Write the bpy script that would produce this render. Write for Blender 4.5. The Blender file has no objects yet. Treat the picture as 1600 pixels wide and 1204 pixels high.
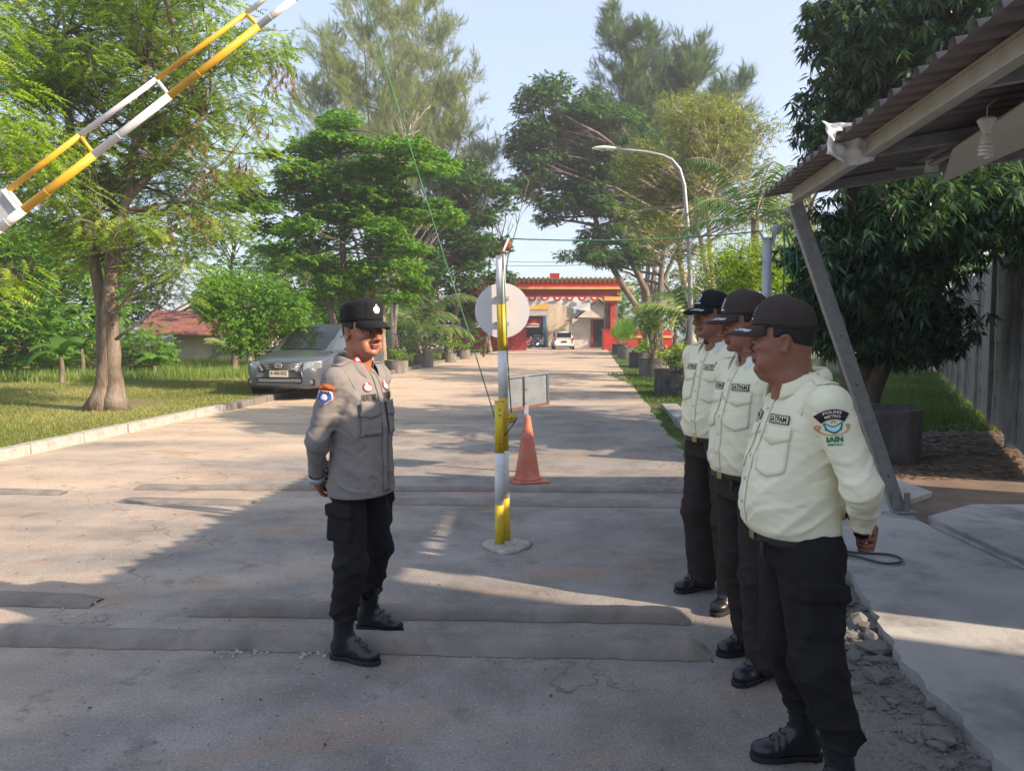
import bpy, math, random
import numpy as np
from mathutils import Vector, Matrix, Euler
from mathutils.bvhtree import BVHTree
random.seed(7); RNG = np.random.default_rng(7)
sc = bpy.context.scene
COL = sc.collection
R = math.radians
# ---------------------------------------------------------------- camera
CAMH = 1.55; PITCH = R(4.147); F = 1200.0
cam = bpy.data.cameras.new('camera'); camo = bpy.data.objects.new('camera', cam); COL.objects.link(camo)
camo.location = (0, 0, CAMH); camo.rotation_euler = (math.pi/2 - PITCH, 0, 0)
cam.sensor_width = 36; cam.lens = 27.0; cam.clip_end = 3000; cam.clip_start = 0.05
sc.camera = camo
# ---------------------------------------------------------------- light
SUN_EL = R(30); SDIR = Vector((.928*math.cos(SUN_EL), -.371*math.cos(SUN_EL), math.sin(SUN_EL)))
sl = bpy.data.lights.new('sun', 'SUN'); slo = bpy.data.objects.new('sun', sl); COL.objects.link(slo)
sl.energy = 3.9; sl.angle = R(0.6); sl.color = (1.0, .80, .60)
slo.rotation_euler = SDIR.to_track_quat('Z', 'Y').to_euler(); slo.location = (20, -8, 20)
W = bpy.data.worlds.new('World'); sc.world = W; W.use_nodes = True
nt = W.node_tree; nt.nodes.clear()
def N(t, ty, **k):
    n = t.nodes.new(ty)
    for a, b in k.items(): setattr(n, a, b)
    return n
sky = N(nt, 'ShaderNodeTexSky', sky_type='NISHITA', sun_disc=False, sun_elevation=SUN_EL, sun_rotation=R(111.8), altitude=50, air_density=1.0, dust_density=2.2, ozone_density=1.6)
tc = N(nt, 'ShaderNodeTexCoord'); mp = N(nt, 'ShaderNodeMapping'); mp.inputs['Scale'].default_value = (1, 1, 3.2)
nz = N(nt, 'ShaderNodeTexNoise'); nz.inputs['Scale'].default_value = 2.1; nz.inputs['Detail'].default_value = 7; nz.inputs['Roughness'].default_value = .55
rmp = N(nt, 'ShaderNodeValToRGB'); rmp.color_ramp.elements[0].position = .44; rmp.color_ramp.elements[1].position = .76
mx = N(nt, 'ShaderNodeMixRGB'); mx.inputs[2].default_value = (1.78, 2.02, 2.62, 1)
mul = N(nt, 'ShaderNodeMath', operation='MULTIPLY_ADD'); mul.inputs[1].default_value = .35; mul.inputs[2].default_value = .58
bg = N(nt, 'ShaderNodeBackground'); bg.inputs[1].default_value = .15; out = N(nt, 'ShaderNodeOutputWorld')
L = nt.links.new
L(tc.outputs['Generated'], mp.inputs[0]); L(mp.outputs[0], nz.inputs['Vector']); L(nz.outputs['Fac'], rmp.inputs[0]); L(rmp.outputs[0], mul.inputs[0])
L(mul.outputs[0], mx.inputs[0]); L(sky.outputs[0], mx.inputs[1]); L(mx.outputs[0], bg.inputs[0]); L(bg.outputs[0], out.inputs[0])
sc.view_settings.view_transform = 'Standard'; sc.view_settings.look = 'None'; sc.view_settings.gamma = 1; sc.view_settings.exposure = 1.40
sc.view_settings.use_curve_mapping = False
sc.cycles.max_bounces = 6; sc.cycles.transparent_max_bounces = 6; sc.cycles.use_denoising = True
# ---------------------------------------------------------------- place helpers (pixels of the 1600-wide photograph -> metres)
def ray(px, py):
    u = (px-800)/F; v = (602-py)/F
    return Vector((u, math.cos(PITCH)+v*math.sin(PITCH), -math.sin(PITCH)+v*math.cos(PITCH)))
def P(px, py, d):
    r = ray(px, py); return Vector((0, 0, CAMH)) + r*(d/r.y)
def G(px, py, z=0):
    r = ray(px, py); return Vector((0, 0, CAMH)) + r*((z-CAMH)/r.z)
def RD(u, v, z=0): return Vector((u+.105*v, v, z))      # road frame: u across, v along
# ---------------------------------------------------------------- materials
def bump(t, bs, vec, scale, strength, dist=.02, detail=4):
    n = N(t, 'ShaderNodeTexNoise'); n.inputs['Scale'].default_value = scale; n.inputs['Detail'].default_value = detail; n.inputs['Roughness'].default_value = .65
    b = N(t, 'ShaderNodeBump'); b.inputs['Strength'].default_value = strength; b.inputs['Distance'].default_value = dist
    t.links.new(vec, n.inputs['Vector']); t.links.new(n.outputs['Fac'], b.inputs['Height']); t.links.new(b.outputs[0], bs.inputs['Normal'])
    return b
def ramp(t, fac, stops):
    r = N(t, 'ShaderNodeValToRGB'); e = r.color_ramp.elements
    while len(e) < len(stops): e.new(.5)
    for i, (p, c) in enumerate(stops):
        e[i].position = p; e[i].color = (*c, 1) if len(c) == 3 else c
    t.links.new(fac, r.inputs[0]); return r.outputs[0]
def noise(t, vec, scale, detail=4, rough=.6, dist=0):
    n = N(t, 'ShaderNodeTexNoise'); n.inputs['Scale'].default_value = scale; n.inputs['Detail'].default_value = detail
    n.inputs['Roughness'].default_value = rough; n.inputs['Distortion'].default_value = dist
    t.links.new(vec, n.inputs['Vector']); return n.outputs['Fac']
def mixc(t, fac, a, b, mode='MIX'):
    m = N(t, 'ShaderNodeMixRGB', blend_type=mode)
    for i, s in ((0, fac), (1, a), (2, b)):
        if isinstance(s, (int, float)): m.inputs[i].default_value = s
        elif isinstance(s, tuple): m.inputs[i].default_value = (*s, 1)
        else: t.links.new(s, m.inputs[i])
    return m.outputs[0]
def mat(name, c1, c2=None, scale=6, rough=.7, bmp=.15, bscale=60, metal=0, stain=None, sscale=1.5, samt=.5, spec=.5, bdist=.01, stretch=None):
    m = bpy.data.materials.new(name); m.use_nodes = True; t = m.node_tree; bs = t.nodes['Principled BSDF']
    c2 = c2 or tuple(x*.78 for x in c1)
    co = N(t, 'ShaderNodeTexCoord').outputs['Object']
    if stretch:
        q = N(t, 'ShaderNodeMapping'); q.inputs['Scale'].default_value = stretch; t.links.new(co, q.inputs[0]); co = q.outputs[0]
    c = ramp(t, noise(t, co, scale), [(.32, c2), (.68, c1)])
    if stain:
        f = ramp(t, noise(t, co, sscale, 6, .7), [(.48, (0, 0, 0)), (.66, (samt,)*3)]); c = mixc(t, f, c, stain)
    t.links.new(c, bs.inputs['Base Color']); bs.inputs['Roughness'].default_value = rough; bs.inputs['Metallic'].default_value = metal
    bs.inputs['Specular IOR Level'].default_value = spec
    if bmp: bump(t, bs, co, bscale, bmp, bdist)
    return m
def leafmat(name, ca, cb, cc, trans=.35, rough=.5):
    m = bpy.data.materials.new(name); m.use_nodes = True; t = m.node_tree; t.nodes.remove(t.nodes['Principled BSDF']); o = t.nodes['Material Output']
    at = N(t, 'ShaderNodeAttribute', attribute_name='tint')
    c = ramp(t, at.outputs['Fac'], [(0, ca), (.55, cb), (1, cc)])
    p = N(t, 'ShaderNodeBsdfPrincipled'); p.inputs['Roughness'].default_value = rough; p.inputs['Specular IOR Level'].default_value = .35
    tr = N(t, 'ShaderNodeBsdfTranslucent'); mixs = N(t, 'ShaderNodeMixShader'); mixs.inputs[0].default_value = trans
    c2 = mixc(t, 1.0, c, (1.25, 1.3, .55), 'MULTIPLY')
    t.links.new(c, p.inputs['Base Color']); t.links.new(c2, tr.inputs[0]); t.links.new(p.outputs[0], mixs.inputs[1]); t.links.new(tr.outputs[0], mixs.inputs[2]); t.links.new(mixs.outputs[0], o.inputs[0])
    return m
M = {}
M['white_paint'] = mat('white_paint', (.74, .74, .72), (.62, .62, .61), 5, .5, .1, stain=(.35, .32, .28), sscale=6, samt=.35)
M['yellow_paint'] = mat('yellow_paint', (.70, .50, .025), (.58, .40, .02), 6, .5, .1, stain=(.25, .16, .05), sscale=9, samt=.5)
M['orange_boom'] = mat('boom_yellow_paint', (.72, .40, .02), (.62, .33, .02), 5, .5, .05, stain=(.3, .2, .1), sscale=12, samt=.25)
M['board_grey'] = mat('faded_grey_board', (.19, .225, .25), (.15, .18, .205), 4, .6, .1, stain=(.15, .12, .1), sscale=9, samt=.5)
M['grey_paint'] = mat('grey_paint', (.42, .45, .47), (.34, .37, .39), 4, .55, .1, stain=(.2, .14, .1), sscale=9, samt=.4)
M['galv'] = mat('galvanised_steel', (.36, .36, .35), (.27, .27, .27), 18, .5, .05, metal=.35)
M['galv_beam'] = mat('pale_steel_channel', (.50, .48, .42), (.40, .38, .33), 10, .5, .05, metal=.15)
M['rust'] = mat('rust', (.25, .09, .04), (.14, .05, .03), 20, .85, .3)
M['rope'] = mat('green_rope', (.05, .22, .10), (.03, .14, .06), 50, .7, .3, 200)
M['dark'] = mat('dark_rubber', (.02, .02, .022), (.012, .012, .013), 10, .6, .1)
M['black_plastic'] = mat('black_plastic', (.015, .015, .017), None, 10, .4, .05)
M['concrete'] = mat('concrete', (.33, .32, .30), (.22, .21, .20), 3, .9, .5, 50, stain=(.10, .10, .09), sscale=2.5, samt=.55)
M['slab'] = mat('smooth_slab_concrete', (.46, .45, .43), (.33, .325, .315), 1.3, .85, .3, 70, stain=(.13, .125, .12), sscale=1.6, samt=.75)
M['dark_concrete'] = mat('mossy_dark_concrete', (.085, .085, .082), (.035, .036, .035), 5, .9, .6, 30, stain=(.20, .195, .18), sscale=3, samt=.45, stretch=(1, 1, .4))
M['planter'] = mat('old_grey_concrete', (.24, .22, .20), (.12, .11, .10), 4, .9, .6, 30, stain=(.05, .05, .045), sscale=3, samt=.7, stretch=(1, 1, .4))
M['kerb'] = mat('whitewashed_kerb', (.47, .45, .41), (.30, .285, .26), 3, .85, .6, 40, stain=(.17, .14, .11), sscale=3.2, samt=.75)
M['bump'] = mat('bump_mortar', (.25, .222, .192), (.17, .152, .132), 3.5, .9, .8, 45, stain=(.12, .105, .09), sscale=5, samt=.55)
M['stone'] = mat('rubble_stone', (.26, .25, .24), (.14, .135, .13), 9, .85, .5, 40)
M['dirt'] = mat('bare_dirt', (.20, .14, .10), (.11, .08, .06), 2.5, .95, .6, 40)
M['bark'] = mat('bark', (.20, .15, .11), (.10, .075, .055), 7, .9, .9, 18, stain=(.30, .27, .23), sscale=3, samt=.6, bdist=.03, stretch=(1, 1, .35))
M['pale_bark'] = mat('pale_bark', (.36, .29, .22), (.20, .15, .11), 7, .9, .8, 16, bdist=.03, stretch=(1, 1, .35))
M['white_bark'] = mat('bare_white_bark', (.50, .44, .36), (.36, .30, .25), 7, .9, .4, 16)
M['red'] = mat('red_paint', (.58, .035, .02), (.42, .03, .02), 3, .5, .1, stain=(.2, .03, .02), sscale=2, samt=.4)
M['crimson'] = mat('crimson_paint', (.36, .02, .02), (.28, .018, .018), 3, .5, .1, stain=(.5, .1, .08), sscale=4, samt=.3)
M['cream'] = mat('cream_gold_paint', (.72, .48, .14), (.55, .34, .1), 5, .6, .2)
M['cream_wall'] = mat('stained_cream_plaster', (.62, .54, .42), (.48, .42, .33), 1.2, .9, .2, stain=(.22, .19, .15), sscale=.8, samt=.6, stretch=(1.6, 1.6, .3))
M['white_wall'] = mat('white_plaster', (.72, .69, .62), (.58, .56, .5), 2, .9, .2, stain=(.35, .32, .27), sscale=1.5, samt=.5)
M['blue_paint'] = mat('light_blue_paint', (.28, .46, .62), None, 2, .6, .1)
M['dark_blue'] = mat('blue_pillar_paint', (.06, .16, .32), None, 2, .6, .1)
M['shop_yellow'] = mat('shop_yellow_paint', (.72, .46, .08), None, 2, .6, .1)
M['tile'] = mat('red_roof_tile', (.30, .11, .07), (.16, .06, .045), 2.5, .85, .3, stain=(.07, .05, .04), sscale=1.3, samt=.7)
M['tile_brown'] = mat('brown_roof_tile', (.26, .17, .12), (.15, .1, .075), 2.5, .85, .3)
M['banner'] = mat('white_banner_cloth', (.72, .76, .80), (.60, .65, .70), 2, .8, .3, 4, bdist=.1)
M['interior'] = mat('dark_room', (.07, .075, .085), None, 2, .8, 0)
M['awning'] = mat('grey_awning_sheet', (.30, .28, .27), None, 2, .7, .1)
M['sheet'] = mat('brown_roof_sheet', (.20, .16, .15), (.14, .115, .11), 3, .6, .1, stain=(.08, .06, .055), sscale=3, samt=.5)
M['pvc'] = mat('cream_board', (.62, .58, .50), (.54, .50, .43), 3, .6, .05)
M['cfl'] = mat('white_glass_tube', (.80, .79, .75), None, 5, .25, 0)
M['cloth'] = mat('white_plastic_bag', (.80, .79, .76), (.70, .69, .66), 8, .45, .4, 30)
M['cone'] = mat('faded_orange_rubber', (.52, .15, .09), (.40, .11, .07), 6, .7, .2, stain=(.50, .24, .18), sscale=7, samt=.7)
M['disc'] = mat('pale_sign_metal', (.66, .64, .64), (.60, .58, .58), 1.5, .45, .02)
M['lampwhite'] = mat('lamp_white', (.75, .75, .74), None, 3, .35, 0)
M['panelwall'] = mat('weathered_wall_panel', (.40, .395, .385), (.20, .20, .195), 2, .95, .6, 25, stain=(.03, .032, .028), sscale=1.6, samt=.95, stretch=(1.3, 1.3, .4))
def simple(name, c, rough=.5, metal=0, **k):
    m = bpy.data.materials.new(name); m.use_nodes = True; b = m.node_tree.nodes['Principled BSDF']; b.inputs['Base Color'].default_value = (*c, 1)
    b.inputs['Roughness'].default_value = rough; b.inputs['Metallic'].default_value = metal
    for a, v in k.items(): b.inputs[a.replace('_', ' ')].default_value = v
    return m
M['glass'] = simple('dark_car_glass', (.015, .02, .022), .03, 0)
M['glass'].node_tree.nodes['Principled BSDF'].inputs['Specular IOR Level'].default_value = .45
M['chrome'] = simple('chrome', (.75, .75, .76), .15, 1)
M['carpaint'] = simple('grey_metallic_car_paint', (.095, .11, .13), .30, .45, Coat_Weight=.6, Coat_Roughness=.08)
M['carwhite'] = simple('white_car_paint', (.78, .78, .77), .3, 0, Coat_Weight=.5)
M['lens'] = simple('clear_lamp_lens', (.33, .34, .34), .08, .5)
M['taillight'] = simple('red_tail_lens', (.5, .02, .02), .2)
M['plate'] = simple('cream_number_plate', (.62, .56, .46), .5)
M['ink'] = simple('black_ink', (.02, .02, .02), .6)
M['tyre'] = mat('tyre_rubber', (.022, .022, .022), None, 10, .8, .2)
# leaves
M['leaf_lit'] = leafmat('feathery_leaf', (.10, .19, .03), (.24, .36, .05), (.46, .55, .10), .5)
M['leaf_mid'] = leafmat('mid_green_leaf', (.075, .18, .03), (.17, .36, .045), (.32, .52, .08), .52)
M['leaf_dark'] = leafmat('dark_green_leaf', (.04, .10, .03), (.075, .17, .05), (.14, .27, .07), .42)
M['leaf_mango'] = leafmat('glossy_dark_leaf', (.028, .06, .032), (.05, .105, .052), (.11, .20, .07), .3, .33)
M['leaf_needle'] = leafmat('grey_green_needles', (.16, .20, .13), (.26, .31, .20), (.37, .41, .27), .5)
M['leaf_bluegreen'] = leafmat('blue_green_needles', (.06, .11, .07), (.11, .18, .10), (.19, .27, .14), .4)
M['leaf_yellow'] = leafmat('yellow_grey_leaf', (.13, .17, .06), (.24, .28, .10), (.42, .42, .20), .45)
M['leaf_brown'] = leafmat('dry_pod_brown', (.20, .13, .06), (.28, .19, .09), (.36, .26, .13), .3)
M['leaf_bright'] = leafmat('bright_yellow_green_leaf', (.15, .26, .02), (.28, .42, .04), (.45, .55, .08), .5)
M['flower'] = leafmat('yellow_flower', (.7, .40, .03), (.8, .50, .03), (.85, .6, .1), .3)
M['palm'] = leafmat('palm_leaf', (.05, .11, .03), (.11, .21, .05), (.26, .33, .10), .35, .4)
M['variegated'] = leafmat('cream_edged_leaf', (.10, .20, .05), (.24, .34, .10), (.55, .58, .30), .35)
M['grass'] = leafmat('grass_blade', (.13, .17, .04), (.24, .27, .07), (.40, .38, .15), .4)
M['grass_tall'] = leafmat('tall_grass_blade', (.09, .16, .03), (.18, .28, .06), (.33, .40, .12), .45)
M['grass_shade'] = leafmat('shaded_weed_blade', (.06, .10, .03), (.11, .18, .045), (.19, .26, .08), .4)  # darker copy of the grass colours, shade put into the weed blades
M['litter'] = leafmat('dry_leaf_litter', (.07, .045, .03), (.14, .09, .05), (.28, .20, .11), .1)
# ---------------------------------------------------------------- mesh builder
def rot_to(d):
    return Vector(d).normalized().to_track_quat('Z', 'Y').to_matrix()
class MB:
    def __init__(s): s.v = []; s.f = []
    def add(s, vs, fs):
        o = len(s.v); s.v += [tuple(v) for v in vs]; s.f += [tuple(i+o for i in f) for f in fs]; return s
    def box(s, c, d, rz=0, Rm=None, taper=1):
        hx, hy, hz = d[0]/2, d[1]/2, d[2]/2; Rm = Rm or Matrix.Rotation(rz, 3, 'Z'); c = Vector(c)
        vs = []
        for z in (-1, 1):
            k = 1 if z < 0 else taper
            for x, y in ((-1, -1), (1, -1), (1, 1), (-1, 1)): vs.append(c + Rm @ Vector((x*hx*k, y*hy*k, z*hz)))
        return s.add(vs, [(3, 2, 1, 0), (4, 5, 6, 7), (0, 1, 5, 4), (1, 2, 6, 5), (2, 3, 7, 6), (3, 0, 4, 7)])
    def beam(s, a, b, w, h, up=(0, 0, 1)):
        a = Vector(a); b = Vector(b); z = (b-a); l = z.length; z.normalize(); x = z.cross(Vector(up))
        x = x.normalized() if x.length > 1e-5 else Vector((1, 0, 0)); y = z.cross(x)
        Rm = Matrix((x, y, z)).transposed()
        return s.box((a+b)/2, (w, h, l), Rm=Rm)
    def tube(s, pts, r, n=8, cap=True):
        pts = [Vector(p) for p in pts]; rs = r if isinstance(r, (list, tuple)) else [r]*len(pts)
        vs = []; fs = []; prev = None
        for i, p in enumerate(pts):
            t = (pts[min(i+1, len(pts)-1)] - pts[max(i-1, 0)]).normalized()
            if prev is None: x = t.orthogonal().normalized()
            else:
                x = prev - t*prev.dot(t); x = x.normalized() if x.length > 1e-6 else t.orthogonal().normalized()
            prev = x; y = t.cross(x)
            for k in range(n):
                a = 2*math.pi*k/n; vs.append(p + (x*math.cos(a)+y*math.sin(a))*rs[i])
        for i in range(len(pts)-1):
            for k in range(n):
                k2 = (k+1) % n; fs.append((i*n+k, i*n+k2, (i+1)*n+k2, (i+1)*n+k))
        if cap: fs += [tuple(range(n-1, -1, -1)), tuple((len(pts)-1)*n+k for k in range(n))]
        return s.add(vs, fs)
    def lathe(s, prof, c=(0, 0, 0), n=24, Rm=None, wob=0):
        c = Vector(c); Rm = Rm or Matrix.Identity(3); vs = []; fs = []
        for r, z in prof:
            for k in range(n):
                a = 2*math.pi*k/n; rr = r*(1+wob*math.sin(3*a+z*7)); vs.append(c + Rm @ Vector((rr*math.cos(a), rr*math.sin(a), z)))
        m = len(prof)
        for i in range(m-1):
            for k in range(n):
                k2 = (k+1) % n; fs.append((i*n+k, i*n+k2, (i+1)*n+k2, (i+1)*n+k))
        fs += [tuple(range(n-1, -1, -1)), tuple((m-1)*n+k for k in range(n))]
        return s.add(vs, fs)
    def prism(s, poly, z0, z1, fn=lambda x, y, z: (x, y, z)):
        n = len(poly); vs = [fn(x, y, z0) for x, y in poly]+[fn(x, y, z1) for x, y in poly]
        return s.add(vs, [tuple(range(n-1, -1, -1)), tuple(range(n, 2*n))]+[(i, (i+1) % n, n+(i+1) % n, n+i) for i in range(n)])
    def grid(s, fn, nu, nv):
        vs = [fn(i/nu, j/nv) for j in range(nv+1) for i in range(nu+1)]
        return s.add(vs, [(j*(nu+1)+i, j*(nu+1)+i+1, (j+1)*(nu+1)+i+1, (j+1)*(nu+1)+i) for j in range(nv) for i in range(nu)])
    def build(s, name, m, parent=None, smooth=False, bevel=0, solid=0, sub=0):
        me = bpy.data.meshes.new(name); me.from_pydata(s.v, [], s.f); me.update()
        return finish(me, name, m, parent, smooth, bevel, solid, sub)
def finish(me, name, m, parent=None, smooth=False, bevel=0, solid=0, sub=0):
    o = bpy.data.objects.new(name, me); COL.objects.link(o); o.parent = parent
    if m: me.materials.append(M[m] if isinstance(m, str) else m)
    if smooth:
        me.polygons.foreach_set('use_smooth', np.ones(len(me.polygons), bool))
        if smooth != 'all': me.set_sharp_from_angle(angle=R(40))
    if solid: q = o.modifiers.new('solid', 'SOLIDIFY'); q.thickness = solid; q.offset = 0
    if bevel: q = o.modifiers.new('bevel', 'BEVEL'); q.width = bevel; q.segments = 2; q.limit_method = 'ANGLE'
    if sub: q = o.modifiers.new('sub', 'SUBSURF'); q.levels = sub; q.render_levels = sub
    return o
def npmesh(name, V, Fq, m, parent=None, tint=None, smooth=False):
    me = bpy.data.meshes.new(name); k = Fq.shape[1]; nf = len(Fq)
    me.vertices.add(len(V)); me.vertices.foreach_set('co', np.ascontiguousarray(V, np.float32).ravel())
    me.loops.add(nf*k); me.loops.foreach_set('vertex_index', np.ascontiguousarray(Fq, np.int32).ravel())
    me.polygons.add(nf); me.polygons.foreach_set('loop_start', np.arange(0, nf*k, k, dtype=np.int32))
    if smooth: me.polygons.foreach_set('use_smooth', np.ones(nf, bool))
    me.update(calc_edges=True)
    if tint is not None:
        a = me.attributes.new('tint', 'FLOAT', 'POINT'); a.data.foreach_set('value', np.ascontiguousarray(tint, np.float32))
    return finish(me, name, m, parent)
def thing(name, label, cat, loc=(0, 0, 0), rz=0, group=None):
    o = bpy.data.objects.new(name, None); COL.objects.link(o); o.location = loc; o.rotation_euler = (0, 0, rz)
    o['label'] = label; o['category'] = cat; o.empty_display_size = .2
    if group: o['group'] = group
    return o
def tag(o, label, cat, group=None):
    o['label'] = label; o['category'] = cat
    if group: o['group'] = group
    return o
def kind(o, k, label=None):
    o['kind'] = k
    if label: o['label'] = label
    return o
def text_mesh(s, size, width=None, bold=0.0, spacing=1.0, shear=0):
    c = bpy.data.curves.new('t', 'FONT'); c.body = s; c.size = size; c.align_x = 'CENTER'; c.align_y = 'CENTER'; c.offset = bold; c.resolution_u = 3; c.space_character = spacing; c.shear = shear
    o = bpy.data.objects.new('t', c); COL.objects.link(o); bpy.context.view_layer.update()
    me = bpy.data.meshes.new_from_object(o.evaluated_get(bpy.context.evaluated_depsgraph_get()))
    vs = [Vector(v.co) for v in me.vertices]; fs = [tuple(p.vertices) for p in me.polygons]
    bpy.data.objects.remove(o); bpy.data.curves.remove(c); bpy.data.meshes.remove(me)
    if width:
        w = max(v.x for v in vs)-min(v.x for v in vs); k = width/w
        for v in vs: v.x *= k
    return [(v.x, v.y) for v in vs], fs
# ================================================================ SETTING
def road_mat(name, base, dust, dirtcol, y0, y1, off):
    m = bpy.data.materials.new(name); m.use_nodes = True; t = m.node_tree; bs = t.nodes['Principled BSDF']
    co = N(t, 'ShaderNodeTexCoord').outputs['Object']
    st = N(t, 'ShaderNodeMapping'); st.inputs['Scale'].default_value = (.55, 1.5, 1); st.inputs['Rotation'].default_value = (0, 0, .1); t.links.new(co, st.inputs[0]); sv = st.outputs[0]
    sep = N(t, 'ShaderNodeSeparateXYZ'); t.links.new(co, sep.inputs[0])
    mr = N(t, 'ShaderNodeMapRange'); mr.inputs[1].default_value = y0; mr.inputs[2].default_value = y1; mr.inputs[3].default_value = -.15; mr.inputs[4].default_value = .22; t.links.new(sep.outputs[1], mr.inputs[0])
    mrx = N(t, 'ShaderNodeMapRange'); mrx.inputs[1].default_value = .3; mrx.inputs[2].default_value = -3.8; mrx.inputs[3].default_value = -.06; mrx.inputs[4].default_value = .22; t.links.new(sep.outputs[0], mrx.inputs[0])
    a = N(t, 'ShaderNodeMath', operation='ADD'); t.links.new(mr.outputs[0], a.inputs[0]); t.links.new(mrx.outputs[0], a.inputs[1])  # dust by place; thinned near and right, partly to darken for tree shade
    b = N(t, 'ShaderNodeMath', operation='ADD'); t.links.new(a.outputs[0], b.inputs[0]); t.links.new(noise(t, sv, .55, 8, .62, .3), b.inputs[1])
    f = ramp(t, b.outputs[0], [(.40, (0, 0, 0)), (.72, (1, 1, 1))])
    asph = mixc(t, ramp(t, noise(t, co, 1.3, 6, .7), [(.35, (0, 0, 0)), (.7, (1, 1, 1))]), tuple(x*.68 for x in base), tuple(x*1.3 for x in base))
    c = mixc(t, f, asph, dust)
    c = mixc(t, ramp(t, noise(t, sv, .95, 7, .7, .5), [(.54, (0, 0, 0)), (.66, (.8, .8, .8))]), c, dirtcol)
    c = mixc(t, ramp(t, noise(t, co, 3.1, 6, .75), [(.57, (0, 0, 0)), (.65, (.55, .55, .55))]), c, tuple(x*.55 for x in base))
    g = ramp(t, noise(t, co, 85, 3, .8), [(.30, (.66, .66, .66)), (.5, (1, 1, 1)), (.72, (1.34, 1.32, 1.28))]); c = mixc(t, 1.0, c, g, 'MULTIPLY')
    vo = N(t, 'ShaderNodeTexVoronoi'); vo.inputs['Scale'].default_value = 30; t.links.new(co, vo.inputs['Vector'])
    c = mixc(t, ramp(t, vo.outputs['Distance'], [(.06, (.8, .8, .8)), (.13, (0, 0, 0))]), c, (.50, .47, .42))
    # fine cracks
    vc = N(t, 'ShaderNodeTexVoronoi', feature='DISTANCE_TO_EDGE'); vc.inputs['Scale'].default_value = .75
    dm = N(t, 'ShaderNodeVectorMath', operation='ADD'); nn = N(t, 'ShaderNodeTexNoise'); nn.inputs['Scale'].default_value = 2.5; nn.inputs['Detail'].default_value = 5
    t.links.new(co, nn.inputs['Vector']); t.links.new(co, dm.inputs[0]); t.links.new(nn.outputs['Color'], dm.inputs[1]); t.links.new(dm.outputs[0], vc.inputs['Vector'])
    cr = N(t, 'ShaderNodeMath', operation='MULTIPLY'); t.links.new(ramp(t, vc.outputs['Distance'], [(.003, (1, 1, 1)), (.010, (0, 0, 0))]), cr.inputs[0]); t.links.new(ramp(t, noise(t, co, .45, 3), [(.53, (0, 0, 0)), (.62, (.8, .8, .8))]), cr.inputs[1])
    c = mixc(t, cr.outputs[0], c, tuple(x*.35 for x in base))
    t.links.new(c, bs.inputs['Base Color']); bs.inputs['Roughness'].default_value = .92; bs.inputs['Specular IOR Level'].default_value = .25
    bump(t, bs, co, 70, .55, .012, 5)
    return m
M['road'] = road_mat('dusty_asphalt', (.243, .226, .207), (.52, .41, .31), (.32, .22, .155), 9, 23, 0)
M['plaza'] = road_mat('dusty_yard', (.30, .25, .2), (.48, .37, .28), (.30, .2, .14), -50, -10, 0)
M['lawn_soil'] = mat('lawn_soil', (.20, .21, .05), (.13, .12, .04), 1.6, .95, .4, 60, stain=(.22, .14, .08), sscale=.7, samt=.8)
M['field'] = mat('field_soil', (.09, .12, .04), (.07, .07, .035), .8, .95, .4, 20, stain=(.15, .10, .06), sscale=.4, samt=.6)
M['patch'] = mat('pale_mortar', (.42, .40, .34), (.30, .28, .24), 9, .95, .8, 40, stain=(.16, .15, .13), sscale=7, samt=.7)

def sheet(name, pts, z, m, label):
    o = MB().add([(x, y, z) for x, y in pts], [tuple(range(len(pts)))]).build(name, m); return kind(o, 'structure', label)
def wob_sheet(name, pts, z, m, label, amp=.06, step=.15):
    q = []
    for i, p in enumerate(pts):
        a = Vector(p); b = Vector(pts[(i+1) % len(pts)]); n = max(1, min(60, int((b-a).length/step)))
        for k in range(n):
            c = a.lerp(b, k/n)
            if k: c += Vector((random.uniform(-amp, amp), random.uniform(-amp, amp)))
            q.append(c)
    return sheet(name, q, z, m, label)
S = 175
sheet('ground', [(-S, -60), (S, -60), (S, S), (-S, S)], -.03, 'field', 'green field soil stretching to the horizon')
rd = [RD(-7, v) for v in (-8, 63)] + [RD(1.15, 63), RD(1.15, 11), (2.35, 9.6), (2.45, 7.4), (2.1, 5), (1.98, 4.1), (1.75, 3.2), (1.7, 2), (1.6, -8)]
wob_sheet('road', [(p[0], p[1]) for p in rd], 0.0, 'road', 'dusty grey asphalt entrance road', .03, .2)
wob_sheet('yard', [(-16, 62.5), (24, 62.5), (30, 92), (-20, 92)], -.008, 'plaza', 'sandy open yard beyond the red gate', .1, 1)
lp = [RD(-7.12, -8), RD(-7.12, 60)]
sheet('lawn', [(lp[0].x, -8), (lp[1].x, 60), (-60, 60), (-60, -8)], .085, 'lawn_soil', 'lawn on the left beside the whitewashed kerb')
wob_sheet('dirt_patch', [(2.6, 8.0), (3.0, 7.0), (3.1, 5.7), (9, 5.7), (10, 12.5), (5.2, 12.5), (3.4, 10.5)], .012, 'dirt', 'bare brown dirt behind the concrete floor', .12, .4)
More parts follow.
